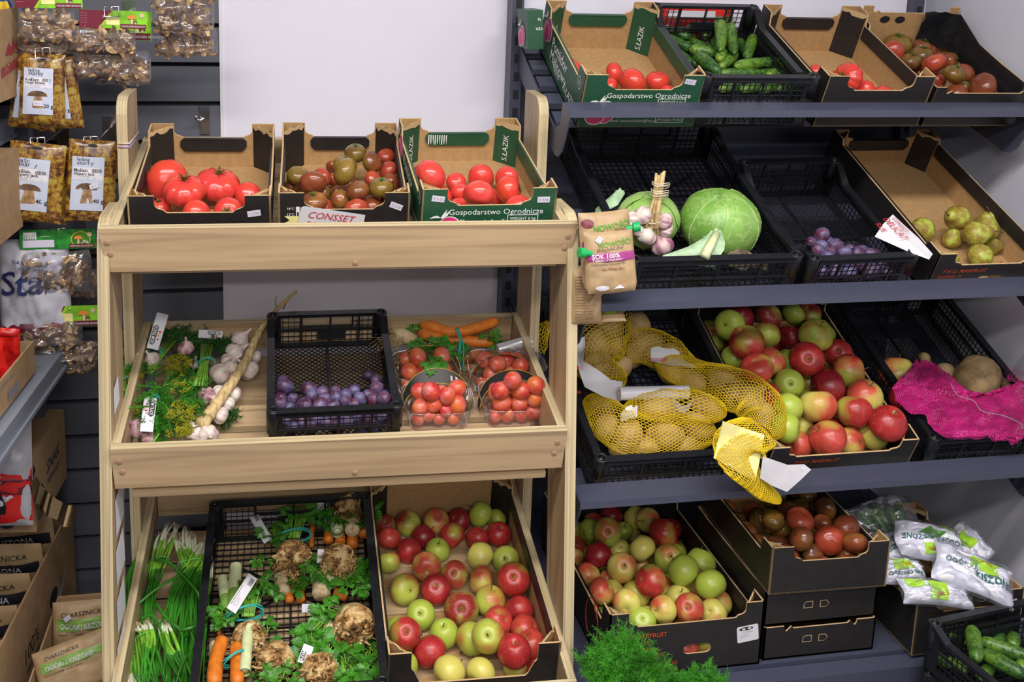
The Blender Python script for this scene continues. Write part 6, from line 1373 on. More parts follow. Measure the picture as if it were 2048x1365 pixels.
# ---- pillow-shaped packs: height field on a rectangle
class Pillow:
    def __init__(s, T, w, h, th, seed=0, crumple=.15, shape=None):
        s.T, s.w, s.h, s.th, s.seed, s.c = T, w, h, th, seed, crumple; s.shape = shape or (lambda u, v: (u, v))
    def z(s, u, v):
        e = max(0, 1-abs(u)**3.2)**.5*max(0, 1-abs(v)**3.2)**.5
        return s.th*e*(1+s.c*mnoise.noise(Vector((u*2.2, v*2.2, s.seed)))*1.6+s.c*.6*mnoise.noise(Vector((u*6, v*6, s.seed+5))))
    def pt(s, x, y, e=0.0, sgn=1):
        if e > 0: e += .0016
        u, v = 2*x/s.w, 2*y/s.h; uu, vv = s.shape(u, v); return Vector((uu*s.w/2, vv*s.h/2, sgn*(s.z(max(-1, min(1, u)), max(-1, min(1, v))))+e))
    def mesh(s, nx=26, ny=26, back=True, mats=None):
        m = MB()
        for sg in ((1, -1) if back else (1,)):
            vs = [s.pt((-1+2*i/nx)*s.w/2, (-1+2*j/ny)*s.h/2, 0, sg*(1 if sg > 0 else .5)) for j in range(ny+1) for i in range(nx+1)]
            fs = [(j*(nx+1)+i, j*(nx+1)+i+1, (j+1)*(nx+1)+i+1, (j+1)*(nx+1)+i) for j in range(ny) for i in range(nx)]; ms = [(mats(-1+2*(k % nx+.5)/nx, -1+2*(k//nx+.5)/ny) if mats else 0) for k in range(nx*ny)]
            m.add(vs, fs if sg > 0 else [f[::-1] for f in fs], ms, True)
        return m
    def text(s, parent, txt, size, x, y, mat, rot=0, e=.0012, name='lettering', **kw):
        me = text_mesh(txt, size, **kw); m = MB(); L = max(v.co.x for v in me.vertices); lim = (s.w*.46-x) if abs(rot) < 90 else (x+s.w*.46); fx = min(1.0, lim/L); R = Matrix.Rotation(math.radians(rot), 4, 'Z') @ Matrix.Diagonal((fx, 1, 1, 1))
        m.add([s.pt(x+(R @ v.co).x, y+(R @ v.co).y, e) for v in me.vertices], [tuple(p.vertices) for p in me.polygons], 0); return m.build(name, mat, parent)
    def poly(s, parent, pts, mat, e=.0008, name='print', n=1):
        pts2 = []
        k = len(pts)
        for i in range(k):
            a, b = pts[i], pts[(i+1) % k]
            for j in range(3): pts2.append((a[0]+(b[0]-a[0])*j/3, a[1]+(b[1]-a[1])*j/3))
        k = len(pts2); cx = sum(p[0] for p in pts2)/k; cy = sum(p[1] for p in pts2)/k; vs = []; R = 5
        for r in range(R, 0, -1): vs += [s.pt(cx+(x-cx)*r/R, cy+(y-cy)*r/R, e) for x, y in pts2]
        vs.append(s.pt(cx, cy, e)); fs = [(r*k+i, r*k+(i+1) % k, (r+1)*k+(i+1) % k, (r+1)*k+i) for r in range(R-1) for i in range(k)]+[((R-1)*k+i, (R-1)*k+(i+1) % k, R*k) for i in range(k)]
        area = sum(pts2[i][0]*pts2[(i+1) % k][1]-pts2[(i+1) % k][0]*pts2[i][1] for i in range(k))
        if area < 0: fs = [f[::-1] for f in fs]
        m = MB(); m.add(vs, fs, 0, True); return m.build(name, mat, parent)
# ---- beetroot juice pouches at the left end of the middle shelf
def pouch_frame(px, py, Y, rot=0, lean=12): 
    P = aty(px, py, Y); return Matrix.Translation(P) @ Matrix.Rotation(math.radians(90-lean), 4, 'X') @ Matrix.Rotation(math.radians(rot), 4, 'Z')
def juice(label, px, py, Y, w, h, rot, capside, full, lean=12):
    T = pouch_frame(px, py, Y, rot, lean); root = empty('juice_pouch', T, label, 'juice pouch', 'kraft pouches of beetroot juice')
    p = Pillow(T, w, h, .016, len(label), .18, lambda u, v: (u*(1-.03*v-.10*max(0, -v-.75)*4), v+.03*u*u)); bd = p.mesh().build('pouch_body', 'pouchkraft', root)
    p.text(bd, 'NOWOŚĆ!', h*.115, -w*.26, h*.25, 'textgreen', 4, bold=.03); p.text(bd, 'EKOLOGICZNY', h*.066, -w*.30, h*.185, 'textblack', 4, sx=1.0)
    if full:
        p.poly(bd, rect(-w*.47, h*.02, w*.46, h*.165), 'purpleband'); p.text(bd, 'SOK 100%', h*.105, -w*.40, h*.070, 'textwhite', 2, .0018, bold=.03, sx=1.0); p.text(bd, 'Z BURAKÓW KISZONYCH', h*.043, -w*.39, h*.030, 'textwhite', 1, .0018, bold=.02)
        p.text(bd, 'CHARSZNICKIE POLA NATURY', h*.042, -w*.43, -h*.035, 'textblack', 1); p.text(bd, 'Czy Wiesz, że...', h*.058, -w*.22, -h*.115, 'maroon', 1, bold=.02)
        for k in range(6): p.text(bd, '-- --- ------ -- --- ---- -- --', h*.032, -w*.38, -h*(.17+.032*k), 'textgrey', 1)
        p.poly(bd, ell(-w*.22, -h*.40, w*.14, h*.045, 10), 'paper'); p.poly(bd, [(w*.0, -h*.42), (w*.12, -h*.36), (w*.22, -h*.42)], 'paper'); p.text(bd, '[------', h*.05, w*.12, -h*.33, 'textred', 0)
    else: p.poly(bd, rect(-w*.48, h*.0, -w*.1, h*.12), 'purpleband'); p.text(bd, 'S', h*.11, -w*.36, h*.01, 'textwhite'); p.poly(bd, ell(-w*.36, h*.36, w*.12, h*.06, 10), 'maroon')
    m = MB(); cx, cy = (-w*.44, h*.18) if capside < 0 else (w*.42, h*.26); cx, cy, a = (cx, cy, math.radians(160 if capside < 0 else 10)); d = Vector((math.cos(a), math.sin(a)*.5, .25)).normalized()
    c0 = Vector((cx, cy, .012)); m.tube([c0-d*.006, c0+d*.008, c0+d*.010, c0+d*.024, c0+d*.025], [.006, .006, .0105, .0110, .009], 16, smooth=False); m.build('screw_cap', 'capgreen', root)
    return root, p, bd
r1, p1, b1 = juice('rear kraft beetroot juice pouch with its green cap at the right edge', 1213, 500, 2.06, .118, .165, 4, 1, False)
r2, p2, b2 = juice('front kraft beetroot juice pouch reading SOK 100%, green cap at upper left', 1220, 525, 2.028, .112, .132, 3, -1, True)
sticker(b2, p2.T.inverted() @ p2.T @ Matrix.Translation((-.026, .050, p2.z(-.4, .5)*1.0+.002)), 'E 2', .014, .012, 50)
m = MB(); T = pouch_frame(1172, 590, 2.085, 0, 10); p = Pillow(T, .070, .13, .018, 3, .2); bp = empty('brown_paper_bag', T, 'brown striped paper pouch half hidden at the left end of the middle shelf', 'paper bag'); bq = p.mesh().build('bag_body', 'pouchkraft', bp)
for k in range(16): p.poly(bq, rect(-.030, -.052+k*.0062, .012, -.0498+k*.0062), 'kraftd')
m = MB(); m.add([aty(1160, 640, 2.07), aty(1168, 645, 2.07), aty(1235, 545, 2.05), aty(1205, 560, 2.05)], [(0, 1, 2, 3), (3, 2, 1, 0)]); m.build('bag_edge', 'pouchkraft', bp, bp.matrix_world.inverted())
T = pouch_frame(1222, 628, 2.10, 0, 60); p = Pillow(T, .06, .045, .006, 5, .1); q = empty('hanging_pouch_bottom', T, 'rounded kraft pouch bottom with green patch peeping below the middle shelf lip', 'juice pouch'); bb = p.mesh().build('pouch_body', 'pouchkraft', q); p.poly(bb, rect(-.018, -.006, .010, .014), 'lime')
# ---- potatoes in yellow nets
KP = Crop(1120, 600, 3.249); FP = BX['pot']['floor']
def wp(x, y, h=0): return W(FP, *KP(x, y), h)
def netsurf(pts, rad, nu, nv, flat, seed, gather=(1, 1)):
    """points on a lumpy tube; returns function (u in 0..nu, v in 0..nv)"""
    sp = smooth_path(pts, 6); n = len(sp); rr = np.interp(np.linspace(0, 1, n), np.linspace(0, 1, len(rad)), rad)
    def S(a, b):
        t = b*(n-1); i = min(n-2, int(t)); f = t-i; c = sp[i].lerp(sp[i+1], f); r = rr[i]*(1-f)+rr[i+1]*f; ax = (sp[min(n-1, i+2)]-sp[max(0, i-1)]).normalized(); x = ax.cross(Vector((0, -.4, 1))).normalized(); z = x.cross(ax)
        q = 2*PI*a; l = 1+.16*mnoise.noise(Vector((math.cos(q)*1.5, math.sin(q)*1.5, b*7+seed))); return c+(x*math.cos(q)+z*math.sin(q)*flat)*r*l
    return S
def netmesh(S, nu, nv, r=.0009, bottom=True):
    m = MB()
    def L(a0, b0, a1, b1, k=1.0): m.tube([S(a0, b0), S(a1, b1)], r*k, 3, cap=False)
    for j in range(nv):
        o = .5*(j % 2)
        for i in range(nu):
            a0 = (i+o)/nu; a1 = (i+o+.5)/nu; am = (i+o-.5)/nu; b0 = j/nv; bm = (j+.45)/nv; b1 = (j+1)/nv
            L(a0, b0, a0, bm, 1.25); L(a0, bm, a1, b1); L(a0, bm, am, b1)
    return m
def potato_bag(label, spine, rad, potatoes, nu, nv, seed, tail=None, flat=.75, parts=()):
    pts = [wp(*q) for q in spine]; B = Bundle('potato_net_bag', pts[0], label, 'net bag', 'yellow net bags of potatoes'); S = netsurf(pts, rad, nu, nv, flat, seed)
    B.part('yellow_net', netmesh(S, nu, nv), 'net'); lab = []; rn = random.Random(seed)
    for x, y, D, h, el, ang in potatoes:
        P = wp(x, y, h); r = D/3.249/ppm(P)/2; a = math.radians(ang); v = CR*math.cos(a)+CU*math.sin(a)
        o = thing('potato', POT[rn.randrange(3)], Matrix.Translation(P) @ axis_rot(v, rn.random()*6) @ Matrix.Diagonal((r/.03, r/.03, r/.03*el, 1)), 'potato', None, 'potatoes inside the yellow net bags'); lab.append((o, *proj(P), 'tan potato'))
    return B, lab
POT = []
for s in range(3):
    def fn(r, z, q, t, s=s): v = Vector((r*math.cos(q), r*math.sin(q), z)); k = 1+.12*mnoise.noise(v*1.3+Vector((s*4, 0, 0))); return r*k, z*k
    m = MB(); m.lathe([(max(.001, math.sin(PI*i/14)), -math.cos(PI*i/14)) for i in range(15)], 20, 0, None, fn); POT.append(mesh_of(scaled(m, .03), 'potato', 'potato'))
_, l1 = potato_bag('yellow net bag of potatoes standing at the back left of the crate', [(300, 90, .10), (265, 220, .09), (230, 340, .08), (280, 470, .07), (420, 510, .06)], [.075, .078, .072, .058, .02], [(500, 175, 165, .09, 1.2, 70), (320, 190, 190, .08, 1.2, 100), (240, 320, 200, .06, 1.3, 90), (240, 440, 190, .05, 1.2, 60), (370, 330, 150, .05, 1.2, 80), (390, 440, 150, .05, 1.2, 30)], 34, 30, 3)
_, l2 = potato_bag('dark orange-yellow net bag of potatoes at the back centre of the crate', [(430, 330, .07), (550, 300, .09), (680, 340, .08), (800, 400, .07), (920, 440, .05)], [.035, .055, .058, .04, .01], [(560, 300, 190, .06, 1.25, 20), (640, 380, 170, .05, 1.2, -30), (480, 360, 150, .05, 1.2, 50), (730, 360, 150, .05, 1.2, -30)], 28, 26, 7)
_, l3 = potato_bag('yellow net bag lying across the crate toward the apples, empty neck hanging over the lip', [(640, 400, .09), (760, 450, .10), (920, 520, .11), (1100, 570, .12), (1260, 650, .12), (1330, 780, .11), (1300, 860, .11)], [.02, .045, .055, .062, .065, .055, .03], [(720, 460, 170, .07, 1.3, -40), (860, 540, 160, .06, 1.3, -40), (960, 700, 175, .085, 1.35, -40), (1060, 520, 170, .08, 1.2, -30), (1240, 660, 180, .09, 1.2, -50), (1320, 590, 150, .09, 1.2, 0), (1160, 640, 170, .08, 1.2, -45), (1330, 760, 150, .07, 1.2, 80)], 40, 52, 11)
_, l4 = potato_bag('yellow net bag of potatoes filling the front of the crate', [(190, 640, .08), (300, 760, .08), (450, 860, .08), (640, 880, .075), (820, 870, .075), (980, 850, .07)], [.02, .055, .062, .06, .055, .03], [(650, 715, 185, .095, 1.6, -5), (440, 890, 190, .06, 1.2, 60), (690, 880, 190, .07, 1.3, -10), (880, 820, 170, .07, 1.4, -20), (300, 830, 160, .06, 1.2, 60), (280, 690, 150, .06, 1.2, 0), (560, 960, 150, .045, 1.2, 0), (820, 960, 150, .045, 1.2, 10), (390, 980, 120, .03, 1.2, 0)], 40, 48, 17)
_, l5 = potato_bag('small yellow net bag of one large potato on top of the front net bag', [(420, 700, .10), (540, 690, .115), (720, 690, .12), (920, 700, .12), (1060, 720, .11)], [.008, .036, .048, .046, .02], [], 30, 26, 23)
label_rows(l1+l2+l3+l4, 'potato crate')
# hollow neck of the bag hanging over the shelf lip, with its paper label
tl = [aty(*KP(1290, 850), 2.03), aty(*KP(1180, 930), 2.00), aty(*KP(1180, 1040), 1.985), aty(*KP(1290, 1200), 1.98), aty(*KP(1420, 1290), 1.985)]
S = netsurf(tl, [.045, .060, .056, .040, .016], 40, 30, .35, 29); B = Bundle('empty_net_neck', tl[1], 'flat empty yellow net neck hanging over the metal lip with its label', 'net bag'); B.part('yellow_net', netmesh(S, 44, 40, .0011), 'net')
m = MB(); q = [aty(*KP(1320, 1020), 1.955), aty(*KP(1480, 1075), 1.95), aty(*KP(1590, 1072), 1.945), aty(*KP(1632, 1105), 1.94), aty(*KP(1560, 1175), 1.945), aty(*KP(1475, 1250), 1.95), aty(*KP(1380, 1210), 1.955), aty(*KP(1300, 1160), 1.96)]
m.add(q+[v+Vector((0, .0015, 0)) for v in q], [tuple(range(8))[::-1], tuple(range(8, 16))]+[(i, (i+1) % 8, 8+(i+1) % 8, 8+i) for i in range(8)]); tag(B.part('paper_label', m, 'paper'), 'white paper label')
m = MB(); vs = []
for i in range(9):
    for j in range(9):
        a, b = i/8, j/8; x = 1060+270*a+(-60)*b; y = 790+90*a+300*b-60*(1-a)*b; vs.append(aty(*KP(x, y), 1.99+.012*math.sin(3*a+2*b)-.02*b)+Vector((0, .004*mnoise.noise(Vector((a*4, b*4, 1))), 0)))
m.add(vs, [(i*9+j, i*9+j+1, (i+1)*9+j+1, (i+1)*9+j) for i in range(8) for j in range(8)], 0, True); m.add([v+Vector((0, .002, 0)) for v in vs], [(i*9+j, (i+1)*9+j, (i+1)*9+j+1, i*9+j+1) for i in range(8) for j in range(8)], 0, True); tag(B.part('yellow_film', m, 'yellowpaper'), 'pale yellow inner label')
# yellow tangle seen behind the rack post
q_ = [aty(1068, 700, 2.50), aty(1078, 672, 2.50), aty(1098, 645, 2.50)]; S = netsurf(q_, [.03, .03, .008], 16, 10, .4, 41); B = Bundle('loose_net_end', q_[1], 'small tuft of yellow net visible between the right posts of the wooden rack', 'net bag'); B.part('yellow_net', netmesh(S, 16, 10), 'net')
# white label sheets among the nets
def sheet(name, label, cat, rows, mat, y0=None, k=7, amp=.005, conv=None):
    conv = conv or wp; B = Bundle(name, conv(*rows[0][0]), label, cat); m = MB(); vs = []
    for i, (a, b) in enumerate(rows):
        A, Bp = conv(*a), conv(*b)
        for j in range(k): t = j/(k-1); vs.append(A.lerp(Bp, t)+Vector((0, 0, amp*math.sin(i*1.7+j*1.1)+amp*math.sin(t*5+i))))
    n = len(rows); fs = [(i*k+j, i*k+j+1, (i+1)*k+j+1, (i+1)*k+j) for i in range(n-1) for j in range(k-1)]; m.add(vs, fs, 0, True); m.add([v-Vector((0, 0, .0015)) for v in vs], [f[::-1] for f in fs], 0, True); B.part('sheet', m, mat); return B
B = sheet('crumpled_label', 'crumpled white paper label with red print between the left net bags', 'label', [((105, 225, .14), (160, 225, .14)), ((105, 310, .13), (165, 300, .14)), ((105, 400, .13), (150, 400, .14)), ((130, 470, .13), (200, 430, .14)), ((160, 560, .12), (260, 480, .13)), ((270, 620, .11), (330, 520, .12)), ((390, 655, .10), (410, 510, .11))], 'paper')
lettering(B.root, [('PO', .012, 0, 0, 'textred', dict(bold=.04)), ('10+', .014, -.01, -.06, 'textred', dict(bold=.04))], B.inv @ FR(wp(108, 455, .16), X=CR, Y=CU))
B = sheet('folded_label_tip', 'folded white paper tip sticking out of the small potato net', 'label', [((380, 780, .10), (400, 770, .10)), ((430, 720, .12), (500, 770, .12)), ((465, 690, .125), (505, 690, .13))], 'paper')
B = sheet('printed_net_label', 'net-covered white label with red print at the back centre', 'label', [((590, 315, .125), (740, 310, .125)), ((590, 345, .12), (770, 340, .12)), ((590, 395, .11), (800, 390, .11)), ((700, 420, .11), (900, 440, .09))], 'paper', amp=.002)
lettering(B.root, [('POLSKO', .011, 0, 0, 'textred', dict(bold=.04))], B.inv @ FR(wp(592, 398, .118), X=CR, Y=CU))
B = roll(wp(830, 600, .13), wp(385, 610, .125), .0165, 'white roll of plastic bags lying across the yellow potato nets', mat='whitefilm')
m = MB(); q = smooth_path([wp(740, 650, .14), wp(780, 710, .13), wp(830, 700, .135), (wp(860, 660, .14))], 5); vs = []
for p_ in q: vs += [p_+Vector((0, 0, .009)), p_-Vector((0, 0, .009))]
m.add(vs, [(2*i, 2*i+1, 2*i+3, 2*i+2) for i in range(len(q)-1)], 0, True); m.add(vs, [(2*i+2, 2*i+3, 2*i+1, 2*i) for i in range(len(q)-1)], 0, True); B.part('loose_film', m, 'whitefilm')
# ---- magenta net with beets at the right end of the third shelf
KR = Crop(1560, 600, 3.412); FR2 = BX['rc2']['floor']
def wr(x, y, h=0): return W(FR2, *KR(x, y), h)
for nm, x, y, D, h, el, lb_ in (('beetroot', 1340, 540, 340, .075, .85, 'large brown wrinkled beetroot lying open on the magenta net'), ('beetroot', 1570, 580, 150, .06, .9, 'smaller dull beetroot at the right edge of the magenta net'), ('beetroot', 1120, 500, 150, .05, .9, 'small brown beetroot half under the magenta net, back'), ('beetroot', 985, 395, 75, .05, 1, 'tiny beetroot tip behind the magenta net top corner')):
    P = wr(x, y, h); r = D/3.412/ppm(P)/2; m = MB(); off = Vector((x, y, 0))
    vs = []; n = 18; seg = 26
    for i in range(n+1):
        th = PI*i/n
        for k in range(seg): q = 2*PI*k/seg; v = Vector((math.sin(th)*math.cos(q), math.sin(th)*math.sin(q), -math.cos(th)*el)); vs.append(v*(1+.07*mnoise.noise(v*1.8+off)+.03*mnoise.noise(v*6+off)+.25*max(0, -v.z-.75)))
    m.add([v*r for v in vs], [(i*seg+k, i*seg+(k+1) % seg, (i+1)*seg+(k+1) % seg, (i+1)*seg+k) for i in range(n) for k in range(seg)], 0, True)
    o = m.build(nm, 'beetbrown', None, Matrix.Translation(P) @ axis_rot((-.6, .6, .5))); tag(o, lb_, 'beetroot', 'beetroots in the right crate of the third shelf')
    m = MB(); m.tube([(0, 0, -r*.95), (.002, 0, -r*1.15), (.006, .002, -r*1.4)], [r*.16, r*.08, r*.02], 6); m.build('tap_root', 'beetbrown', o)
rn = random.Random(3)
for x, y, D, h, cd, lb_ in ((800, 500, 250, .075, 'y', 'pale peach-coloured apple beside the magenta net corner'), (860, 660, 225, .075, 'R', 'red apple tucked under the magenta net edge')):
    P = wr(x, y, h); o = thing('apple', APPLE[2], Matrix.Translation(P) @ axis_rot((.2, .3, .9)) @ Matrix.Scale(D/3.412/ppm(P)/2/.037, 4), 'apple', lb_, None, ACOL[cd][0], [('stem', ASTEM)])
B = Bundle('magenta_net_sack', wr(1200, 750, .1), 'magenta woven net sack draped over the right crate of the third shelf', 'net sack')
rows = [((925, 415, .11), (1015, 420, .11)), ((885, 470, .125), (1160, 515, .12)), ((800, 565, .13), (1230, 565, .12)), ((765, 600, .125), (1290, 635, .125)), ((790, 680, .12), (1430, 650, .12)), ((850, 745, .12), (1590, 610, .12)), ((930, 775, .12), (1680, 560, .12)), ((985, 800, .12), (1700, 700, .12)), ((1030, 850, .122), (1700, 790, .122)), ((1090, 925, .122), (1700, 850, .122)), ((1105, 935, .118), (1660, 940, .116)), ((1180, 940, .112), (1620, 975, .10))]
m = MB(); k = 46; vs = []; R2_ = []
for i in range(len(rows)-1):
    for s in range(5):
        t = s/5; R2_.append(tuple(tuple(rows[i][e][c]*(1-t)+rows[i+1][e][c]*t for c in range(3)) for e in (0, 1)))
R2_.append(rows[-1]); n = len(R2_)
for i, (a, b) in enumerate(R2_):
    A, Bp = wr(*a), wr(*b)
    for j in range(k):
        t = j/(k-1); v = Vector((t*5, i*.16, 0)); fold = .012*mnoise.noise(v)+.006*mnoise.noise(v*2.7)+.003*mnoise.noise(v*7); vs.append(A.lerp(Bp, t)+Vector((0, -.25, 1))*fold)
fs = [(i*k+j, i*k+j+1, (i+1)*k+j+1, (i+1)*k+j) for i in range(n-1) for j in range(k-1)]; m.add(vs, [f[::-1] for f in fs], 0, True); B.part('woven_net', m, 'magentanet')
m = MB(); m.tube(smooth_path([wr(1165, 570, .145), wr(1210, 650, .14), wr(1320, 690, .14), wr(1380, 760, .14), wr(1520, 790, .135), wr(1630, 840, .13), wr(1655, 880, .13)], 6), .0012, 5); B.part('grey_thread', m, 'textgrey')
m = MB(); m.tube([wr(1615, 940, .12), wr(1618, 975, .10), wr(1615, 985, .09)], [.003, .002, .0025], 5)
for i in range(40):
    a = wr(rn.uniform(1540, 1640), rn.uniform(480, 560), .12); m.tube([a, a+Vector((rn.gauss(0, .01), rn.gauss(0, .01), rn.uniform(0, .014)))], .0005, 3, cap=False)
B.part('loose_threads', m, 'magentanet2')
# ---- plastic bags of pickled cucumbers
K9 = Crop(1500, 960, 3.37); FK = BX['pk']['floor']
def wk(x, y, h): return W(FK, *K9(x, y), h)
def picklebag(label, x, y, h, w, l, rot, tilt, seed, texts, patches, mat='whitefilm', clear=False):
    P = wk(x, y, h); nrm = (Vector((0, -.55, .85))).normalized(); X0 = Vector((1, 0, 0)); a = math.radians(rot); Y0 = nrm.cross(X0); X = X0*math.cos(a)+Y0*math.sin(a); T = FR(P, X=X, Y=nrm.cross(X))
    root = empty('pickle_bag', T, label, 'plastic bag', 'plastic bags of pickled cucumbers'); p = Pillow(T, w, l, .024, seed, .45, lambda u, v: (u*(1+.06*math.sin(3*v+seed)), v*(1+.08*math.sin(2.5*u+seed))))
    body = p.mesh(34, 30).build('plastic_film', mat if not clear else 'clearfilm', root)
    for pts, mt in patches: p.poly(body, [(a_*w, b_*l) for a_, b_ in pts], mt, .0012)
    for t, s, tx, ty, mt, r, kw in texts: p.text(body, t, s, tx*w, ty*l, mt, r, .002, **kw)
    if clear:
        for i in range(5): o = bpy.data.objects.new('cucumber', CUC[i % 3]); COL.objects.link(o); o.parent = root; o.color = (.05, .2, 0, 1); o.matrix_basis = Matrix.Translation((-w*.25+w*.13*i, .0, .002)) @ axis_rot((.2*(i-2), 1, 0)) @ Matrix.Diagonal((.7, .7, .8, 1))
    else:
        m = MB(); p2 = Pillow(T, w*1.05, l*1.12, .027, seed+3, .6); root2 = p2.mesh(26, 24, False).build('outer_clear_film', 'clearfilm', root)
    return root
LG = 'lime'
picklebag('clear bag with dark cucumbers at the back, leaning on the right wall', 900, 270, .22, .19, .11, 10, 0, 1, [], [], clear=True)
picklebag('white pickle bag lying upside down on top of the pile, cucumber picture', 1200, 420, .215, .165, .095, -14, 0, 2, [('OGÓRKI KISZONE', .017, .42, .02, 'textteal', 180, dict(bold=.05)), ('krapol', .013, .10, -.28, 'textorange', 180, dict(bold=.02))], [([(-.15, -.42), (.18, -.40), (.18, -.15), (-.15, -.18)], LG), ([(-.20, .10), (.0, .28), (.24, .20), (.10, .02)], 'leafgreen'), ([(.2, .38), (.45, .36), (.45, .48), (.2, .5)], LG)])
picklebag('small white pickle bag at the left of the pile next to the stacked boxes', 1020, 620, .17, .11, .062, -6, 0, 3, [('OGÓRKI KISZ', .014, -.40, -.30, 'textteal', 0, dict(bold=.05)), ('krapol', .010, -.10, .05, 'textorange', 0, dict(bold=.02))], [([(-.25, -.08), (.2, -.05), (.2, .35), (-.25, .35)], LG)])
picklebag('large white pickle bag reading OGÓRKI KISZONE on the right front of the pile', 1500, 640, .185, .185, .10, -30, 0, 4, [('OGÓRKI', .019, -.42, -.02, 'textteal', 0, dict(bold=.05)), ('KISZONE', .026, -.02, -.20, 'textteal', 0, dict(bold=.06)), ('krapol', .012, .02, .22, 'textorange', -4, dict(bold=.02))], [([(-.10, .05), (.28, .0), (.30, .38), (-.06, .42)], LG)])
picklebag('white pickle bag with a lime patch sagging over the front edge of its box', 1250, 770, .15, .17, .060, -10, 0, 5, [('pol', .020, -.06, -.28, 'textorange', 0, dict(bold=.03))], [([(-.15, -.40), (.10, -.42), (.12, .30), (-.15, .35)], LG), ([(-.45, .1), (-.2, .1), (-.2, .4), (-.45, .4)], LG)])
picklebag('white pickle bag half hidden between the upside-down bag and the right wall', 1440, 470, .17, .13, .10, 30, 0, 6, [], [([(-.1, -.1), (.2, -.1), (.2, .3), (-.1, .3)], LG)])
picklebag('white pickle bag wedged behind the small left pickle bag', 960, 470, .17, .12, .085, 15, 0, 8, [('KISZ', .016, -.3, -.1, 'textteal', 0, dict(bold=.05))], [])
picklebag('clear pickle bag underneath the large OGÓRKI KISZONE bag', 1560, 720, .115, .16, .10, -10, 0, 9, [], [], clear=True)
# ---- delicatessen note tucked between plum crate and pear box
pt = [aty(*CB(1035, 690), 2.24), aty(*CB(1110, 760), 2.22), aty(*CB(1220, 860), 2.16), aty(*CB(1322, 975), 2.10), aty(*CB(1295, 1015), 2.10), aty(*CB(1150, 960), 2.14), aty(*CB(905, 850), 2.2), aty(*CB(965, 760), 2.22)]
pt = [v+Vector((-.004, 0, .004)) for v in pt]
m = MB(); c = sum(pt, Vector())/8; m.add(pt+[c], [(i, (i+1) % 8, 8) for i in range(8)]); m.add([v+Vector((.0008, .0008, -.0005)) for v in pt+[c]], [((i+1) % 8, i, 8) for i in range(8)])
B = Bundle('handwritten_note', c, 'white note with red handwriting DELICAT stuck between plum crate and pear box', 'sign'); s_ = B.part('sheet', m, 'paper')
X = (pt[3]-pt[0]).normalized(); nn = (pt[2]-pt[0]).cross(pt[6]-pt[0]).normalized(); nn = nn if nn.dot(TOCAM(c)) > 0 else -nn; Y = nn.cross(X)
lettering(B.root, [('DELICAT', .021, .004, -.032, 'textred', dict(shear=.2)), ('RUS', .018, .012, -.058, 'textred', dict(shear=.2)), ('CONSSET', .013, .012, -.012, 'textred', dict(shear=.2))], B.inv @ FR(pt[0]+nn*.003, X=X, Y=Y))
# ---- dill in the foreground
rn = random.Random(12)
def dillpile(label, pts, seed):
    B = Bundle('dill_bunch', aty(*K3(*pts[0][:2]), 1.86), label, 'dill', 'fresh dill in the foreground'); m = MB(); rn = random.Random(seed)
    for x, y, x2, y2, n, L, Y in pts:
        A = aty(*K3(x, y), Y); d = aty(*K3(x2, y2), Y)-A; fronds(m, A, d, n, L, .45, rn, hair=.014, w=.0005, droop=.2, dens=34)
    B.part('fronds', m, 'dillbright'); return B
K3 = Crop(1120, 960, 3.37)
dillpile('large feathery green dill bunch in the foreground before the tall apple box', [(420, 1250, 420, 1050, 22, .085, 1.86), (300, 1300, 270, 1150, 18, .07, 1.85), (520, 1330, 560, 1150, 22, .08, 1.86), (240, 1330, 190, 1220, 14, .055, 1.85), (380, 1400, 400, 1250, 30, .08, 1.84), (600, 1400, 640, 1250, 22, .07, 1.85), (300, 1420, 300, 1300, 24, .07, 1.83), (500, 1450, 480, 1300, 24, .07, 1.83)], 61)
dillpile('smaller dill bunch at the bottom edge right of the large dill bunch', [(790, 1420, 790, 1300, 14, .05, 1.86), (980, 1420, 990, 1290, 12, .05, 1.86), (900, 1430, 880, 1350, 12, .045, 1.86), (1060, 1430, 1090, 1350, 8, .04, 1.86)], 62)
# ------------------------------------------------------------------ dried mushrooms on hooks of the slatted wall
def hframe(x0, y0, x1, y1, Y, rot=0, lean=0):
    """upright frame centred in an image box at depth Y; returns frame, width, height"""
    P = aty((x0+x1)/2, (y0+y1)/2, Y); w = (aty(x1, (y0+y1)/2, Y)-aty(x0, (y0+y1)/2, Y)).x; h = (aty((x0+x1)/2, y0, Y)-aty((x0+x1)/2, y1, Y)).z
    return Matrix.Translation(P) @ Matrix.Rotation(math.radians(90-lean), 4, 'X') @ Matrix.Rotation(math.radians(rot), 4, 'Z'), w, h
def hook(px, py, Y, label, group='chrome wall hooks on the slatted panelling'):
    P = aty(px, py, Y); o = Bundle('wall_hook', P, label, 'hook', group)
    m = MB(); m.tube(smooth_path([Vector((P.x, YW-.032, P.z-.012)), Vector((P.x, P.y+.05, P.z-.006)), P, P+Vector((0, -.012, .004)), P+Vector((0, -.015, .020))], 4), .0024, 6); o.part('prong', m, 'chrome')
    m = MB(); m.tube([P+Vector((-.016, -.014, .020)), P+Vector((-.016, -.014, -.004)), P+Vector((.016, -.014, -.004)), P+Vector((.016, -.014, .020)), P+Vector((-.016, -.014, .020))], .002, 6); o.part('label_loop', m, 'chrome')
    m = MB(); m.box((P.x-.016, YW-.035, P.z-.06), (P.x+.016, YW-.031, P.z+.02)); o.part('wall_plate', m, 'chrome'); return o
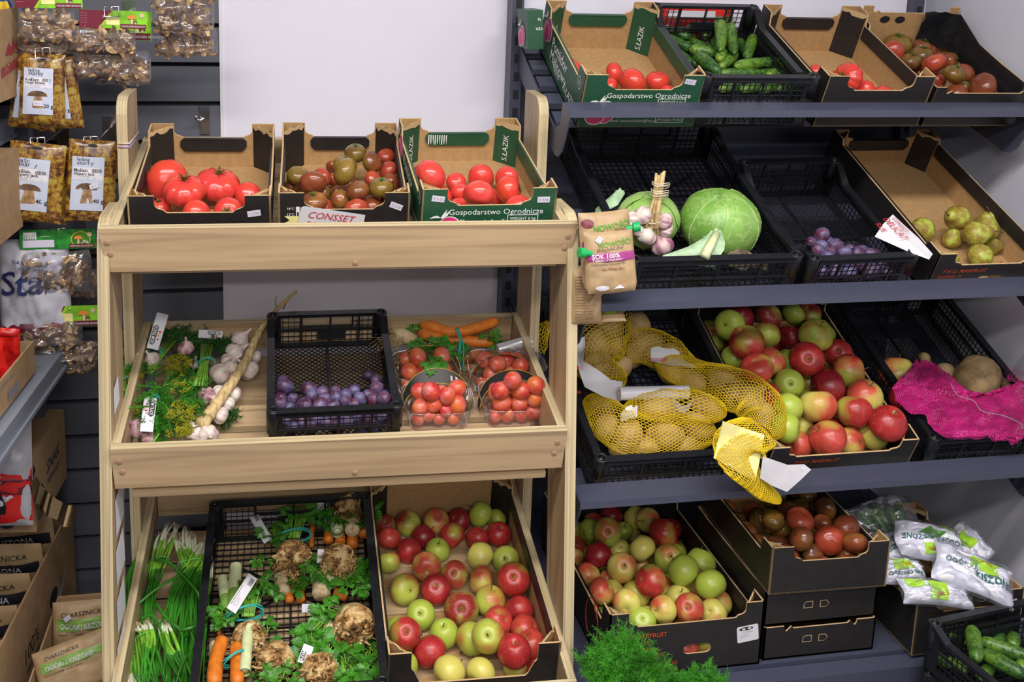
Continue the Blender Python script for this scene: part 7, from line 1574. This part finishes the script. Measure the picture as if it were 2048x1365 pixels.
for px, py, Y, l in ((225, 30, 2.50, 'chrome hook holding the maroon-headed mushroom bags in the middle'), (88, 112, 2.50, 'chrome hook through the single grey-labelled hazel bolete pouch'), (78, 290, 2.52, 'chrome hook above the left slippery jack pouch'), (184, 288, 2.52, 'chrome hook above the right slippery jack pouch'), (120, 470, 2.55, 'chrome hook in the green header of the lone mushroom bag'), (142, 628, 2.55, 'chrome hook in the lowest header card near the red snack packs')): hook(px, py, Y, l)
P = aty(410, 240, YW-.035); B = Bundle('wall_hook', P, 'empty chrome hook with short prong on the slatted wall beside the white panel', 'hook', 'chrome wall hooks on the slatted panelling')
m = MB(); m.box((P.x-.012, P.y-.003, P.z-.038), (P.x+.012, P.y+.002, P.z+.038)); m.box((P.x-.012, P.y-.005, P.z+.030), (P.x+.012, P.y+.004, P.z+.040)); B.part('wall_plate', m, 'chrome')
m = MB(); m.tube(smooth_path([P+Vector((-.004, 0, .004)), P+Vector((-.010, -.020, .002)), P+Vector((-.020, -.030, .004)), P+Vector((-.022, -.034, .016))], 4), .003, 7); B.part('prong', m, 'chrome')
def slices(p, n, seed, light=.5):
    rn = random.Random(seed); m = MB()
    for i in range(n):
        u, v = rn.uniform(-.84, .84), rn.uniform(-.80, .74); c = Vector((u*p.w/2, v*p.h/2, p.z(u, v)*rn.uniform(.2, .72))); T = Matrix.Translation(c) @ Euler((rn.uniform(-.38, .38), rn.uniform(-.38, .38), rn.uniform(0, 6.3))).to_matrix().to_4x4()
        L = rn.uniform(.018, .042); wd = rn.uniform(.006, .016); cv = rn.uniform(-.6, .6); k = 6; vs = []
        for j in range(k):
            t = j/(k-1)-.5; ww = wd*(1-1.6*t*t+rn.uniform(-.12, .12)); x = t*L; y = cv*L*(t*t)*1.4; z = .004*math.sin(t*4+i)
            vs += [(x, y-ww/2, z), (x, y+ww/2, z+.001), (x, y+ww/2, z+.0022), (x, y-ww/2, z+.0016)]
        fs = []
        for j in range(k-1):
            for q in range(4): a = 4*j+q; b = 4*j+(q+1) % 4; fs.append((a, b, b+4, a+4))
        fs += [(0, 3, 2, 1), (4*k-4, 4*k-3, 4*k-2, 4*k-1)]; m.add(vs, fs, 0 if rn.random() > light else (1 if rn.random() < .45 else 2), False, T)
    return m
def header(root, T, w, h, kind):
    m = MB(); m.prism(rect(-w/2, -h/2, w/2, h/2), Matrix.Translation((0, 0, .002)), .002); c = m.build('header_card', 'grassprint' if kind == 'g' else 'limeprint', root, T); E_ = Matrix.Translation((0, 0, .0024))
    if kind == 'g':
        patch(c, 'printed_panel', [(rect(-w*.45, h*.02, -w*.28, h*.38), 'textwhite'), (rect(-w*.46, -h*.40, -w*.05, -h*.02), 'stickpaper'), (ell(w*.30, -h*.02, w*.13, h*.42, 18), 'textyellow'), (ell(w*.30, -h*.02, w*.12, h*.38, 18), 'leafgreen'), (rect(w*.14, -h*.44, w*.48, -h*.26), 'maroon'), (ell(w*.42, h*.24, w*.035, h*.12, 12), 'beige')], E_)
        lettering(c, [('|||||||', h*.30, -w*.44, h*.08, 'textblack'), ('BOROWIK SZLACHETNY', h*.11, w*.16, -h*.38, 'textwhite', dict(sx=.9)), ('30g', h*.2, w*.32, -h*.18, 'textwhite', dict(bold=.02)), ('producent', h*.10, -w*.22, h*.15, 'textwhite')], E_ @ Matrix.Translation((0, 0, .003)))
        mush(c, E_ @ Matrix.Translation((w*.27, 0, .0025)), h*.5)
    else:
        patch(c, 'printed_panel', [([(-w/2, -h/2), (-w*.18, -h/2), (-w*.02, h/2), (-w/2, h/2)], 'maroon'), ([(-w*.18, -h/2), (-w*.10, -h*.1), (w*.0, h*.3), (-w*.0, h/2), (-w*.02, h/2), (-w*.22, -h/2)], 'lime'), (rect(-w*.11, -h*.30, w*.09, h*.14), 'yellowpaper'), (rect(w*.10, -h*.48, w*.48, -h*.24), 'maroon'), (ell(w*.42, h*.26, w*.035, h*.13, 12), 'beige')], E_)
        lettering(c, [('PODGRZYBEK BRUNATNY', h*.125, w*.12, -h*.41, 'textwhite', dict(sx=.85)), ('20g', h*.18, -w*.16, h*.10, 'textwhite', dict(bold=.02))]+[('---- -- --- ----', h*.07, -w*.48, h*(.30-.13*k), 'textwhite') for k in range(5)]+[('---------', h*.08, -w*.09, h*(.02-.12*k), 'textgreen') for k in range(2)], E_ @ Matrix.Translation((0, 0, .003)))
        mush(c, E_ @ Matrix.Translation((w*.27, h*.05, .0025)), h*.62)
    return c
def mush(parent, T, s):
    return patch(parent, 'mushroom_picture', [([(-s*.10, -s*.45), (s*.12, -s*.45), (s*.08, s*.05), (-s*.06, s*.05)], 'beige'), (ell(0, s*.02, s*.40, s*.36, 16, 0, 180), 'orangeprint'), (ell(s*.30, -s*.30, s*.18, s*.16, 12, 0, 180), 'maroon'), (rect(s*.25, -s*.45, s*.36, -s*.28), 'beige')], T)
def mushbag(label, box, hd, Y, seed, kind='m', rot=0, lean=0, n=90, light=.55, hrot=0, hlean=0):
    T, w, h = hframe(*box, Y, rot, lean); root = empty('mushroom_bag', T, label, 'mushroom bag', 'clear bags of dried mushrooms on the wall hooks')
    p = Pillow(T, w, h, .020, seed, .35, lambda u, v: (u*(1+.06*v*v*math.cos(3*v)), v*(1+.05*math.cos(4*u+seed))))
    tag(slices(p, n, seed, light).build('mushroom_slices', ['mush', 'mushlight', 'mushdark'], root), kind='stuff')
    ps = Pillow(T, w*1.04, h*1.06, .027, seed+1, .5, p.shape); ps.mesh(26, 20).build('clear_film', 'clearfilm', root)
    if hd:
        TH, w2, h2 = hframe(*hd, Y-.004, hrot, hlean); header(root, T.inverted() @ TH, w2, h2, kind)
    return root
def c1(*a): return tuple(v/2.967 for v in a)
def c2(*a): return tuple((v/3.25)+(0 if i % 2 == 0 else 440) for i, v in enumerate(a))
mushbag('bag of dried mushrooms at the top left, half-cut green header above', c1(115, 65, 440, 240), c1(88, -70, 490, 48), 2.50, 1, rot=0)
mushbag('second bag of dried mushrooms behind the top left bag, showing below it', c1(120, 215, 445, 315), None, 2.54, 2, light=.35)
mushbag('bag of pale mushroom slices under the maroon PODGRZYBEK BRUNATNY header', c1(425, 178, 800, 300), c1(472, 62, 876, 168), 2.50, 3, rot=-3, hrot=-1, light=.75)
mushbag('darker mushroom bag directly below the maroon-headed bag', c1(445, 292, 780, 455), None, 2.54, 4, light=.4)
mushbag('mushroom bag behind at the right of the maroon-headed group', c1(560, 300, 890, 500), c1(520, 70, 900, 240), 2.58, 5, light=.35)
mushbag('large mushroom bag at the top, leftmost edge right of the maroon header', c1(905, -40, 1265, 190), None, 2.55, 6, n=140, light=.5)
mushbag('dark mushroom bag just below the large top right mushroom bag', c1(925, 175, 1285, 325), None, 2.60, 7, light=.2)
mushbag('lone bag of pale mushroom slices under the green grass header', c2(135, 210, 590, 470), c2(130, 62, 625, 188), 2.54, 8, 'g', light=.8, n=110)
mushbag('second mushroom bag peeking out behind the lone bag under the grass header', c2(430, 330, 640, 500), None, 2.60, 9, light=.4, n=50)
mushbag('light mushroom bag with white price sticker above the two stacked dark bags', c2(150, 662, 530, 815), c2(235, 560, 640, 690), 2.54, 10, 'm', light=.75)
mushbag('middle mushroom bag of the lowest hook, below the stickered bag', c2(195, 800, 640, 912), None, 2.57, 11, light=.5)
mushbag('bottom mushroom bag of the lowest hook, touching the rack post', c2(235, 895, 640, 968), None, 2.60, 12, light=.35, n=60)
def pouch(label, box, Y, rot, name, grams, seed, lean=4, sticker_=None, nolabel=False):
    T, w, h = hframe(*box, Y, rot, lean); root = empty('mushroom_pouch', T, label, 'pouch', 'autumn-print mushroom pouches on the wall hooks')
    p = Pillow(T, w, h, .014, seed, .15, lambda u, v: (u*(1+.06*max(0, -v)-.0*v), v-.03*max(0, -v)*(u*u)))
    bd = p.mesh(22, 26).build('pouch_body', 'forestprint', root)
    p.poly(bd, rect(-w*.40, -h*.36, w*.26, h*.30), 'bluegrey')
    p.poly(bd, [(-w*.38, h*.02), (w*.24, h*.02), (w*.24, h*.17), (-w*.38, h*.17)], 'paper', .0012)
    p.text(bd, 'leśne', w*.12, -w*.30, h*.245, 'textblack', 0, .0014); p.text(bd, 'skarby', w*.13, -w*.30, h*.20, 'textblack', 0, .0014)
    p.text(bd, name[0], w*.095, -w*.36, h*.115, 'textblack', 0, .0018, bold=.03); p.text(bd, name[1], w*.085, -w*.36, h*.075, 'textblack', 0, .0018, bold=.03)
    for k in range(3): p.text(bd, '-- ---- ---- ------ --', w*.045, -w*.36, h*(.055-.014*k), 'textgrey', 0, .0018)
    for k in range(9): p.poly(bd, rect(w*(.02+.022*k), h*.11, w*(.03+.022*k+.004*(k % 2)), h*.155), 'textblack', .0018, 'barcode')
    p.poly(bd, ell(-w*.08, -h*.10, w*.22, h*.08, 14, 0, 180), 'mushdark', .0014); p.poly(bd, [(-w*.20, -h*.27), (w*.06, -h*.27), (w*.02, -h*.10), (-w*.14, -h*.10)], 'mush', .0013)
    p.text(bd, grams, w*.12, w*.06, -h*.26, 'textblack', 0, .0016, bold=.03)
    m = MB(); m.add([p.pt(x, y, .001) for x, y in ell(0, h*.44, w*.10, h*.018, 12)], [tuple(range(12))]); m.build('hang_hole', 'slatgap', bd)
    if sticker_: sticker(bd, Matrix.Translation(p.pt(sticker_[0]*w, sticker_[1]*h, .002)), '66 1 3', .022, .012, sticker_[2])
    return root
pouch('front hazel bolete pouch reading Koźlarz, 20 g, above the cardboard cartons', c1(120, 322, 385, 735), 2.50, -3, ('Koźlarz', 'Hazel Bolete'), '20 g', 1, sticker_=(-.05, -.20, 0))
pouch('rear hazel bolete pouch fanned out behind the front one, lower left corner showing', c1(75, 345, 345, 765), 2.53, -8, ('Koźlarz', 'Hazel Bolete'), '20 g', 2)
pouch('right-hand hazel bolete pouch showing its 20 g mark beside the front pouch', c1(205, 345, 470, 765), 2.535, 5, ('Koźlarz', 'Hazel Bolete'), '20 g', 3)
pouch('left slippery jack pouch with yellow price sticker, 40 g', c1(40, 850, 375, 1310), 2.50, -7, ('Maślaki', 'Slippery Jack'), '40 g', 4)
pouch('slippery jack pouch tucked behind the left slippery jack pouch', c1(120, 870, 400, 1320), 2.53, -5, ('Maślaki', 'Slippery Jack'), '40 g', 6)
pouch('right slippery jack pouch with white price sticker next to the rack post', c1(400, 835, 690, 1310), 2.50, -4, ('Maślaki', 'Slippery Jack'), '40 g', 5, sticker_=(.08, -.05, 20))
# ------------------------------------------------------------------ left shelving with cartons
LF = Matrix.Rotation(math.radians(-5), 4, 'Z')
def lat(px, py, lx):
    X = LF.to_3x3() @ Vector((1, 0, 0)); P = atplane(px, py, X*lx, X); return LF.inverted() @ P
ls = empty('grey_shelving', LF @ Matrix.Translation((-.72, 2.0, FZ)), 'grey metal shelving with cartons along the left edge of the picture', 'shelving'); il = ls.matrix_world.inverted()
def lbox(mb, lo, hi, mat=0): mb.box(lo, hi, mat)
for nm, z, x1 in (('shelf', .775, -.695), ('shelf', .262, -1.06), ('shelf', 1.155, -.80), ('shelf', 1.34, -.82)):
    m = MB(); m.box((-1.3, 1.2, z-.004), (x1-.01, 2.62, z)); m.box((x1-.012, 1.2, z-.045), (x1, 2.62, z+.004)); m.box((x1-.003, 1.2, z-.045), (x1+.006, 2.62, z-.036)); m.build(nm, 'greymetal', ls, il @ LF)
m = MB(); m.box((-.83, 2.63, FZ), (-.79, 2.67, 1.9)); m.build('upright', 'slat', ls, il @ LF)
def carton(label, lx, y0, y1, z0, z1, depth, mat='carton', openf=None, name='cardboard_carton', t=.005, flaps=False, front=True):
    T = LF @ Matrix.Translation((lx-depth, y0, z0)); root = empty(name, T, label, 'carton'); w, d, h = depth, y1-y0, z1-z0
    def wall(nm, lo, hi): m = MB(); m.box(lo, hi); return m.build(nm, mat, root)
    wall('base', (0, 0, 0), (w, d, t)); wall('side_wall', (0, 0, t), (t, d, h)); r = wall('side_wall', (w-t, 0, t), (w, d, h)); wall('back_wall', (t, d-t, t), (w-t, d, h))
    if front: wall('front_wall', (t, 0, t), (w-t, t, h*front))
    if openf is None: pass
    elif openf == 'top': wall('top_flap', (0, 0, h), (w, d, h+t))
    return root, T, w, d, h, r
# upper cartons
ty0, ty1 = 2.05, 2.36
a = lat(40, 105, -.76); b_ = lat(38, 190, -.76)
r_, T_, w, d, h, sd = carton('brown carton with maroon crown print at the upper left corner', -.76, 1.95, a.y, lat(38, 190, -.76).z, lat(30, 20, -.76).z, .3, openf='top')
F = FR((w+.0008, .02, 0), X=(0, 1, 0), Y=(0, 0, 1))
patch(r_, 'crown_print', [([(d-.13+.0*i, h*.50), (d-.03, h*.50), (d-.02, h*.58), (d-.035, h*.56), (d-.045, h*.66), (d-.055, h*.58), (d-.07, h*.70), (d-.08, h*.58), (d-.10, h*.64)], 'textredp'), ([(d-.16, h*.26), (d-.02, h*.36), (d-.02, h*.47), (d-.16, h*.37)], 'textredp')], F)
lettering(r_, [('AJKONIK', .026, d-.14, h*.30, 'kraft', dict(rot=24))], F @ Matrix.Translation((0, 0, .002)))
a = lat(38, 300, -.755); r_, T_, w, d, h, sd = carton('plain brown carton at the left edge beside the slippery jack pouches', -.755, 1.95, a.y, lat(35, 462, -.755).z, a.z, .3, openf='top')
P = lat(20, 20, -.76)
m = MB(); p = Pillow(None, .10, .06, .014, 3, .3); q = empty('blue_yellow_bag', LF @ Matrix.Translation((P.x-.02, P.y, P.z+.0)) @ FR((0, 0, 0), X=(0, 1, 0), Y=(0, 0, 1)), 'blue and yellow snack bag tip on the top left carton', 'snack bag'); bd = p.mesh().build('bag_body', 'bluebag', q); p.poly(bd, rect(-.05, -.02, .0, .02), 'textyellow')
# red snack packs in a display tray
zb = lat(0, 841, -.70).z; yb = lat(62, 697, -.72).y
y1 = lat(65, 735, -.72).y; z0 = .785
r_, T_, w, d, h, sd = carton('flat brown display carton holding red snack packs on the grey shelf', -.72, 1.55, 2.36, z0, z0+.075, .26, front=1)
F = FR((w+.0008, d, 0), X=(0, -1, 0), Y=(0, 0, 1)); F = FR((w+.0008, 0, 0), X=(0, 1, 0), Y=(0, 0, 1))
lettering(r_, [('5 ORZESZKI PAPRYKA 70g', .012, d-.30, .055, 'textgrey'), ('------ ---- -- -- ----', .009, d-.28, .043, 'textgrey')], F)
patch(r_, 'barcode', [(rect(d-.20+.005*k, .012, d-.197+.005*k+.001*(k % 3), .036), 'textgrey') for k in range(14)], F)
for i in range(7):
    yy = 2.28-.085*i; T = LF @ Matrix.Translation((-.79, yy, z0+.075)) @ Matrix.Rotation(math.radians(14), 4, 'X') @ FR((0, 0, 0), X=(1, 0, 0), Y=(0, 0, 1)) @ Matrix.Rotation(math.radians((-6, 4, -3, 7, 2, -4, 5)[i]), 4, 'Z')
    q = empty('red_snack_pack', T, f'glossy red snack pack, {ORD[i+1] if i else "rearmost"} from the back in the display carton' if i else 'glossy red snack pack, rearmost in the display carton', 'snack pack', 'red snack packs in the display carton')
    p = Pillow(T, .125, .145, .018, i, .5); bd = p.mesh().build('pack_body', 'redprint', q); p.poly(bd, rect(-.060, .058, .060, .070), 'redseal'); p.poly(bd, ell(.02, -.03, .012, .018, 10), 'orangeprint')
# white and yellow snack bags standing on the shelf behind
for i, (x, y, l) in enumerate(((18, 620, 'red and gold snack bag at the left edge behind the red packs'), (85, 640, 'white and navy snack bag reading Sta behind the lowest mushroom bags'))):
    P = lat(x, y, -.80); T = LF @ Matrix.Translation((P.x+.045, 2.50, .93)) @ FR((0, 0, 0), X=(1, 0, 0), Y=(0, 0, 1)) if i else LF @ Matrix.Translation((-.93, 2.45, .93)) @ FR((0, 0, 0), X=(1, 0, 0), Y=(0, 0, 1))
    q = empty('snack_bag', T, l, 'snack bag'); p = Pillow(T, .17, .27, .030, i+4, .4); bd = p.mesh().build('bag_body', 'silverbag' if i else 'goldbag', q)
    if i:
        p.text(bd, 'Sta', .085, -.075, .0, 'textnavy', 6, bold=.03, shear=.2); p.text(bd, 'NA WSPÓLNE', .013, -.04, .085, 'textnavy', -8); p.text(bd, 'CHRUPANIE', .013, -.025, .068, 'textnavy', -8); p.poly(bd, rect(-.085, -.125, .085, -.07), 'maroon'); p.text(bd, 'MA', .04, -.06, -.115, 'textwhite', bold=.03)
    else: p.poly(bd, rect(-.085, -.10, .085, .02), 'redprint'); p.poly(bd, rect(-.085, -.135, .085, -.10), 'maroon')
# big snack carton, open at the front
cA = lat(66, 924, -.75); cB = lat(128, 820, -.75); cC = lat(38, 1130, -.75)
z1 = (cA.z+cB.z)/2; z0 = cC.z
r_, T_, w, d, h, sd = carton('large brown carton torn open at the front, full of snack bags', -.75, cA.y, cB.y, z0, z1, .42, front=.35)
m = MB(); m.add([(0, .03, h), (w, .0, h), (w, d, h), (0, d, h), (0, .03, h+.005), (w, .0, h+.005), (w, d, h+.005), (0, d, h+.005)], [(0, 3, 2, 1), (4, 5, 6, 7), (0, 1, 5, 4), (1, 2, 6, 5), (2, 3, 7, 6), (3, 0, 4, 7)]); m.build('top_flap', 'carton', r_)
m = MB(); q = smooth_path([(w, .0, h), (w+.02, -.02, h-.05), (w+.05, .01, h-.11), (w+.09, .03, h-.145)], 4); vs = []
for i, p_ in enumerate(q): vs += [p_+Vector((0, 0, 0)), p_+Vector((-.004, -.02-.002*i, -.03-.006*math.sin(i*2)))]
m.add(vs, [(2*i, 2*i+1, 2*i+3, 2*i+2) for i in range(len(q)-1)]+[(2*i+2, 2*i+3, 2*i+1, 2*i) for i in range(len(q)-1)], 0, True); m.build('torn_flap', 'corr', r_)
F = FR((w+.0008, 0, 0), X=(0, 1, 0), Y=(0, 0, 1)); lettering(r_, [('SNAK', .045, .10, h-.09, 'textnavy', dict(bold=.03, shear=.3)), ('INSPIRACJE', .022, .10, h-.12, 'textnavy', dict(shear=.3)), ('DZIWNE', .02, .02, h-.17, 'textnavy', dict(bold=.02))], F)
patch(r_, 'blob_print', [(ell(.05, h*.35, .022, .034, 16), 'textblack'), (ell(.045, h*.37, .006, .008, 8), 'carton'), (ell(.057, h*.37, .006, .008, 8), 'carton')], F)
F = FR((0, -.0008, 0), X=(1, 0, 0), Y=(0, 0, 1)); patch(r_, 'blob_print', [(ell(w-.07, h*.16, .022, .020, 18), 'textblack'), (ell(w-.076, h*.18, .005, .004, 8), 'carton'), (ell(w-.062, h*.18, .005, .004, 8), 'carton'), (ell(w-.07, h*.13, .007, .003, 8), 'carton')], F)
def snack(label, x, y, z, w_, h_, rx, rz, seed, base, kind, rot=0):
    T = LF @ Matrix.Translation((x, y, z)) @ Matrix.Rotation(math.radians(rx), 4, 'X') @ Matrix.Rotation(math.radians(rz), 4, 'Z'); q = empty('snack_bag', T, label, 'snack bag', 'snack bags of the large torn carton')
    p = Pillow(T, w_, h_, .028, seed, .5); bd = p.mesh(30, 26).build('bag_body', base, q)
    if kind == 1:
        p.poly(bd, rect(-w_*.5, -h_*.45, w_*.5, h_*.05), 'redprint'); p.poly(bd, rect(-w_*.5, -h_*.20, w_*.5, -h_*.02), 'maroon', .0012); p.text(bd, 'CZUG!', h_*.13, -w_*.38, -h_*.16, 'textwhite', 0, .0018, bold=.03); p.text(bd, 'Star', h_*.22, -w_*.40, h_*.10, 'textnavy', 8, .0018, bold=.03, shear=.2); p.poly(bd, ell(w_*.20, -h_*.28, w_*.10, h_*.12, 12), 'textblack', .0014); p.poly(bd, ell(w_*.17, -h_*.24, w_*.03, h_*.03, 8), 'textwhite', .002); p.poly(bd, ell(w_*.25, -h_*.24, w_*.03, h_*.03, 8), 'textwhite', .002)
    if kind == 2:
        p.poly(bd, rect(-w_*.5, h_*.05, w_*.2, h_*.48), 'redprint'); p.poly(bd, rect(-w_*.3, -h_*.3, w_*.3, h_*.02), 'textyellow'); p.text(bd, 'MAS', h_*.2, -w_*.2, h_*.2, 'textwhite', 0, .0014); [p.text(bd, '---- -- --- -----', h_*.08, -w_*.4, -h_*(.2+.08*k), 'textgrey', 4, .0014) for k in range(3)]
    return q
fx = -.75
snack('snack bag reading CZUG! with a red half, bulging out of the torn carton', fx-.125, cA.y-.025, z0+.17, .26, .26, 84, 0, 2, 'silverbag', 1)
snack('silver snack bag lying across the top opening of the torn carton', fx-.15, cA.y-.005, z1-.035, .22, .09, 70, 4, 5, 'silverbag', 2)
snack('red and silver snack bag lying on top of the torn carton', fx-.17, cA.y+.07, z1+.045, .22, .15, 8, 10, 7, 'silverbag', 2)
# sauerkraut carton
kA = lat(55, 1200, -.745); kB = lat(145, 1010, -.745)
r_, T_, w, d, h, sd = carton('tall brown carton of kraft sauerkraut pouches, printed 100% on its side', -.745, 2.05, kB.y, FZ, kB.z, .34, front=.35)
F = FR((w+.0008, 0, 0), X=(0, 1, 0), Y=(0, 0, 1)); lettering(r_, [('100%', .055, .19, h-.16, 'textblack', dict(shear=.1)), ('naturalna', .026, .21, h-.19, 'textblack', dict(shear=.3))], F)
patch(r_, 'hand_slot', [(ell(.44, h-.14, .035, .022, 14), 'slatgap'), ([(.25, h-.32), (.42, h-.18), (.55, h-.14), (.44, h-.24), (.28, h-.36)], 'silverbag')], F)
for i in range(5):
    T = LF @ Matrix.Translation((-.745-.155, 2.56-.10*i, kB.z-.058-.018*i)) @ FR((0, 0, 0), X=(1, 0, 0), Y=(0, -.25, 1)); q = empty('sauerkraut_pouch', T, f'kraft sauerkraut pouch, {"rearmost" if i == 0 else ORD[i+1]+" from the back"} in the 100% carton', 'pouch', 'kraft sauerkraut pouches in the 100% carton')
    p = Pillow(T, .30, .26, .022, i, .2); bd = p.mesh(22, 22).build('pouch_body', 'pouchkraft', q); p.text(bd, 'CHARSZNICKA', .020, -.02, .095, 'textblack', 0, .0012); p.poly(bd, rect(-.09, .048, .142, .082), 'textblack', .0010); p.text(bd, 'KAPUSTA KISZONA', .024, -.085, .057, 'paper', 0, .002, bold=.02, sx=.88)
    if i == 4: p.poly(bd, rect(-.14, -.05, .14, -.025), 'textgreen', .001); p.text(bd, 'BEZ KONSERWANTÓW', .018, -.13, -.045, 'paper', 0, .002); p.poly(bd, ell(.06, .0, .03, .025, 14), 'leekgreen', .0014)
# pickled cucumber carton
T = Matrix.Translation(aty(150, 1290, 2.30)); c0 = aty(120, 1193, 2.46); c1_ = aty(215, 1193, 2.46)
B = Bundle('cardboard_carton', Vector((c0.x, 2.2, FZ)), 'low brown carton of kraft pickle pouches between the 100% carton and the rack', 'carton')
m = MB(); m.box((c0.x, 2.455, FZ), (c1_.x+.06, 2.46, c0.z)); B.part('back_wall', m, 'carton')
q0 = aty(30, 1365, 2.05); m = MB(); m.add([(c0.x-.004, 2.46, FZ), (c0.x, 2.46, FZ), (c0.x, 2.46, c0.z), (c0.x-.004, 2.46, c0.z), (c0.x-.024, 1.95, FZ), (c0.x-.02, 1.95, FZ), (c0.x-.02, 1.95, c0.z-.02), (c0.x-.024, 1.95, c0.z-.02)], [(0, 1, 2, 3), (7, 6, 5, 4), (0, 4, 5, 1), (1, 5, 6, 2), (2, 6, 7, 3), (3, 7, 4, 0)]); B.part('side_wall', m, 'carton')
m = MB(); m.box((c0.x, 1.95, FZ), (c1_.x+.06, 2.46, FZ+.005)); B.part('base', m, 'carton')
def pick(label, px, py, Y, w_, h_, rot, lean):
    P = aty(px, py, Y); T = Matrix.Translation(P) @ Matrix.Rotation(math.radians(90-lean), 4, 'X') @ Matrix.Rotation(math.radians(rot), 4, 'Z'); q = empty('pickle_pouch', T, label, 'pouch', 'kraft pickled cucumber pouches in the low carton')
    p = Pillow(T, w_, h_, .020, len(label), .25); bd = p.mesh(24, 22).build('pouch_body', 'pouchkraft', q); p.text(bd, 'CHARSZNICKIE', h_*.10, -w_*.34, h_*.30, 'textblack', 2); p.poly(bd, rect(-w_*.42, h_*.06, w_*.48, h_*.26), 'leekgreen'); p.text(bd, 'OGÓRKI KISZONE', h_*.13, -w_*.36, h_*.10, 'paper', 0, .0018, bold=.03, sx=.9); p.text(bd, 'PICKLED CUCUMBER / SAURE GURKEN', h_*.045, -w_*.40, h_*.0, 'textblack')
    for k in range(4): p.text(bd, '------ -- ---- --- -------', h_*.05, -w_*.34, -h_*(.08+.06*k), 'textgrey')
    p.poly(bd, ell(-w_*.2, -h_*.38, w_*.15, h_*.05, 10), 'silverbag')
    return bd, p
bd, p = pick('upper kraft pickle pouch with white sticker standing in the low carton', 165, 1262, 2.36, .135, .15, 0, 8)
sticker(bd, Matrix.Translation(p.pt(-.03, .045, .003)), '1 5', .016, .012, 35)
pick('lower kraft pickle pouch lying tilted in front in the low carton', 152, 1330, 2.20, .17, .11, 16, 25)
# green carton standing behind the tomato box, upside down, and packs behind the cucumber crate
T = Matrix.Translation(aty(1078, 98, 2.60)) @ Matrix.Rotation(math.radians(-3), 4, 'Y'); q = empty('produce_box', T, 'small upside-down dark green carton standing behind the first top shelf box', 'cardboard box')
m = MB(); m.box((-.03, 0, .0), (.012, .10, .100), 0); m.build('box_body', 'greenprint', q)
lettering(q, [('cze', .014, .0, -.055, 'textwhite'), ('kg', .010, .004, -.078, 'textwhite')], FR((.010, -.0012, 0), X=(-1, 0, 0), Y=(0, 0, -1)))
tomato_logo(q, FR((-.0312, .09, .04), X=(0, -1, 0), Y=(0, 0, 1)) @ Matrix.Translation((0, -.03, 0)), .8)
T = Matrix.Translation(aty(1370, 35, 2.775)); q = empty('snack_display', T, 'red and green packaging seen through the handle of the cucumber crate', 'packaging')
m = MB(); m.box((-.13, -.02, -.10), (.13, .01, .028)); o = m.build('display_body', 'redprint', q); patch(q, 'printed_panel', [(rect(-.12+.04*k, -.09, -.095+.04*k, -.02), ('lime', 'paper', 'maroon')[k % 3]) for k in range(6)]+[(rect(-.06, .0, .08, .02), 'paper')], FR((0, -.021, 0), X=(1, 0, 0), Y=(0, 0, 1)))
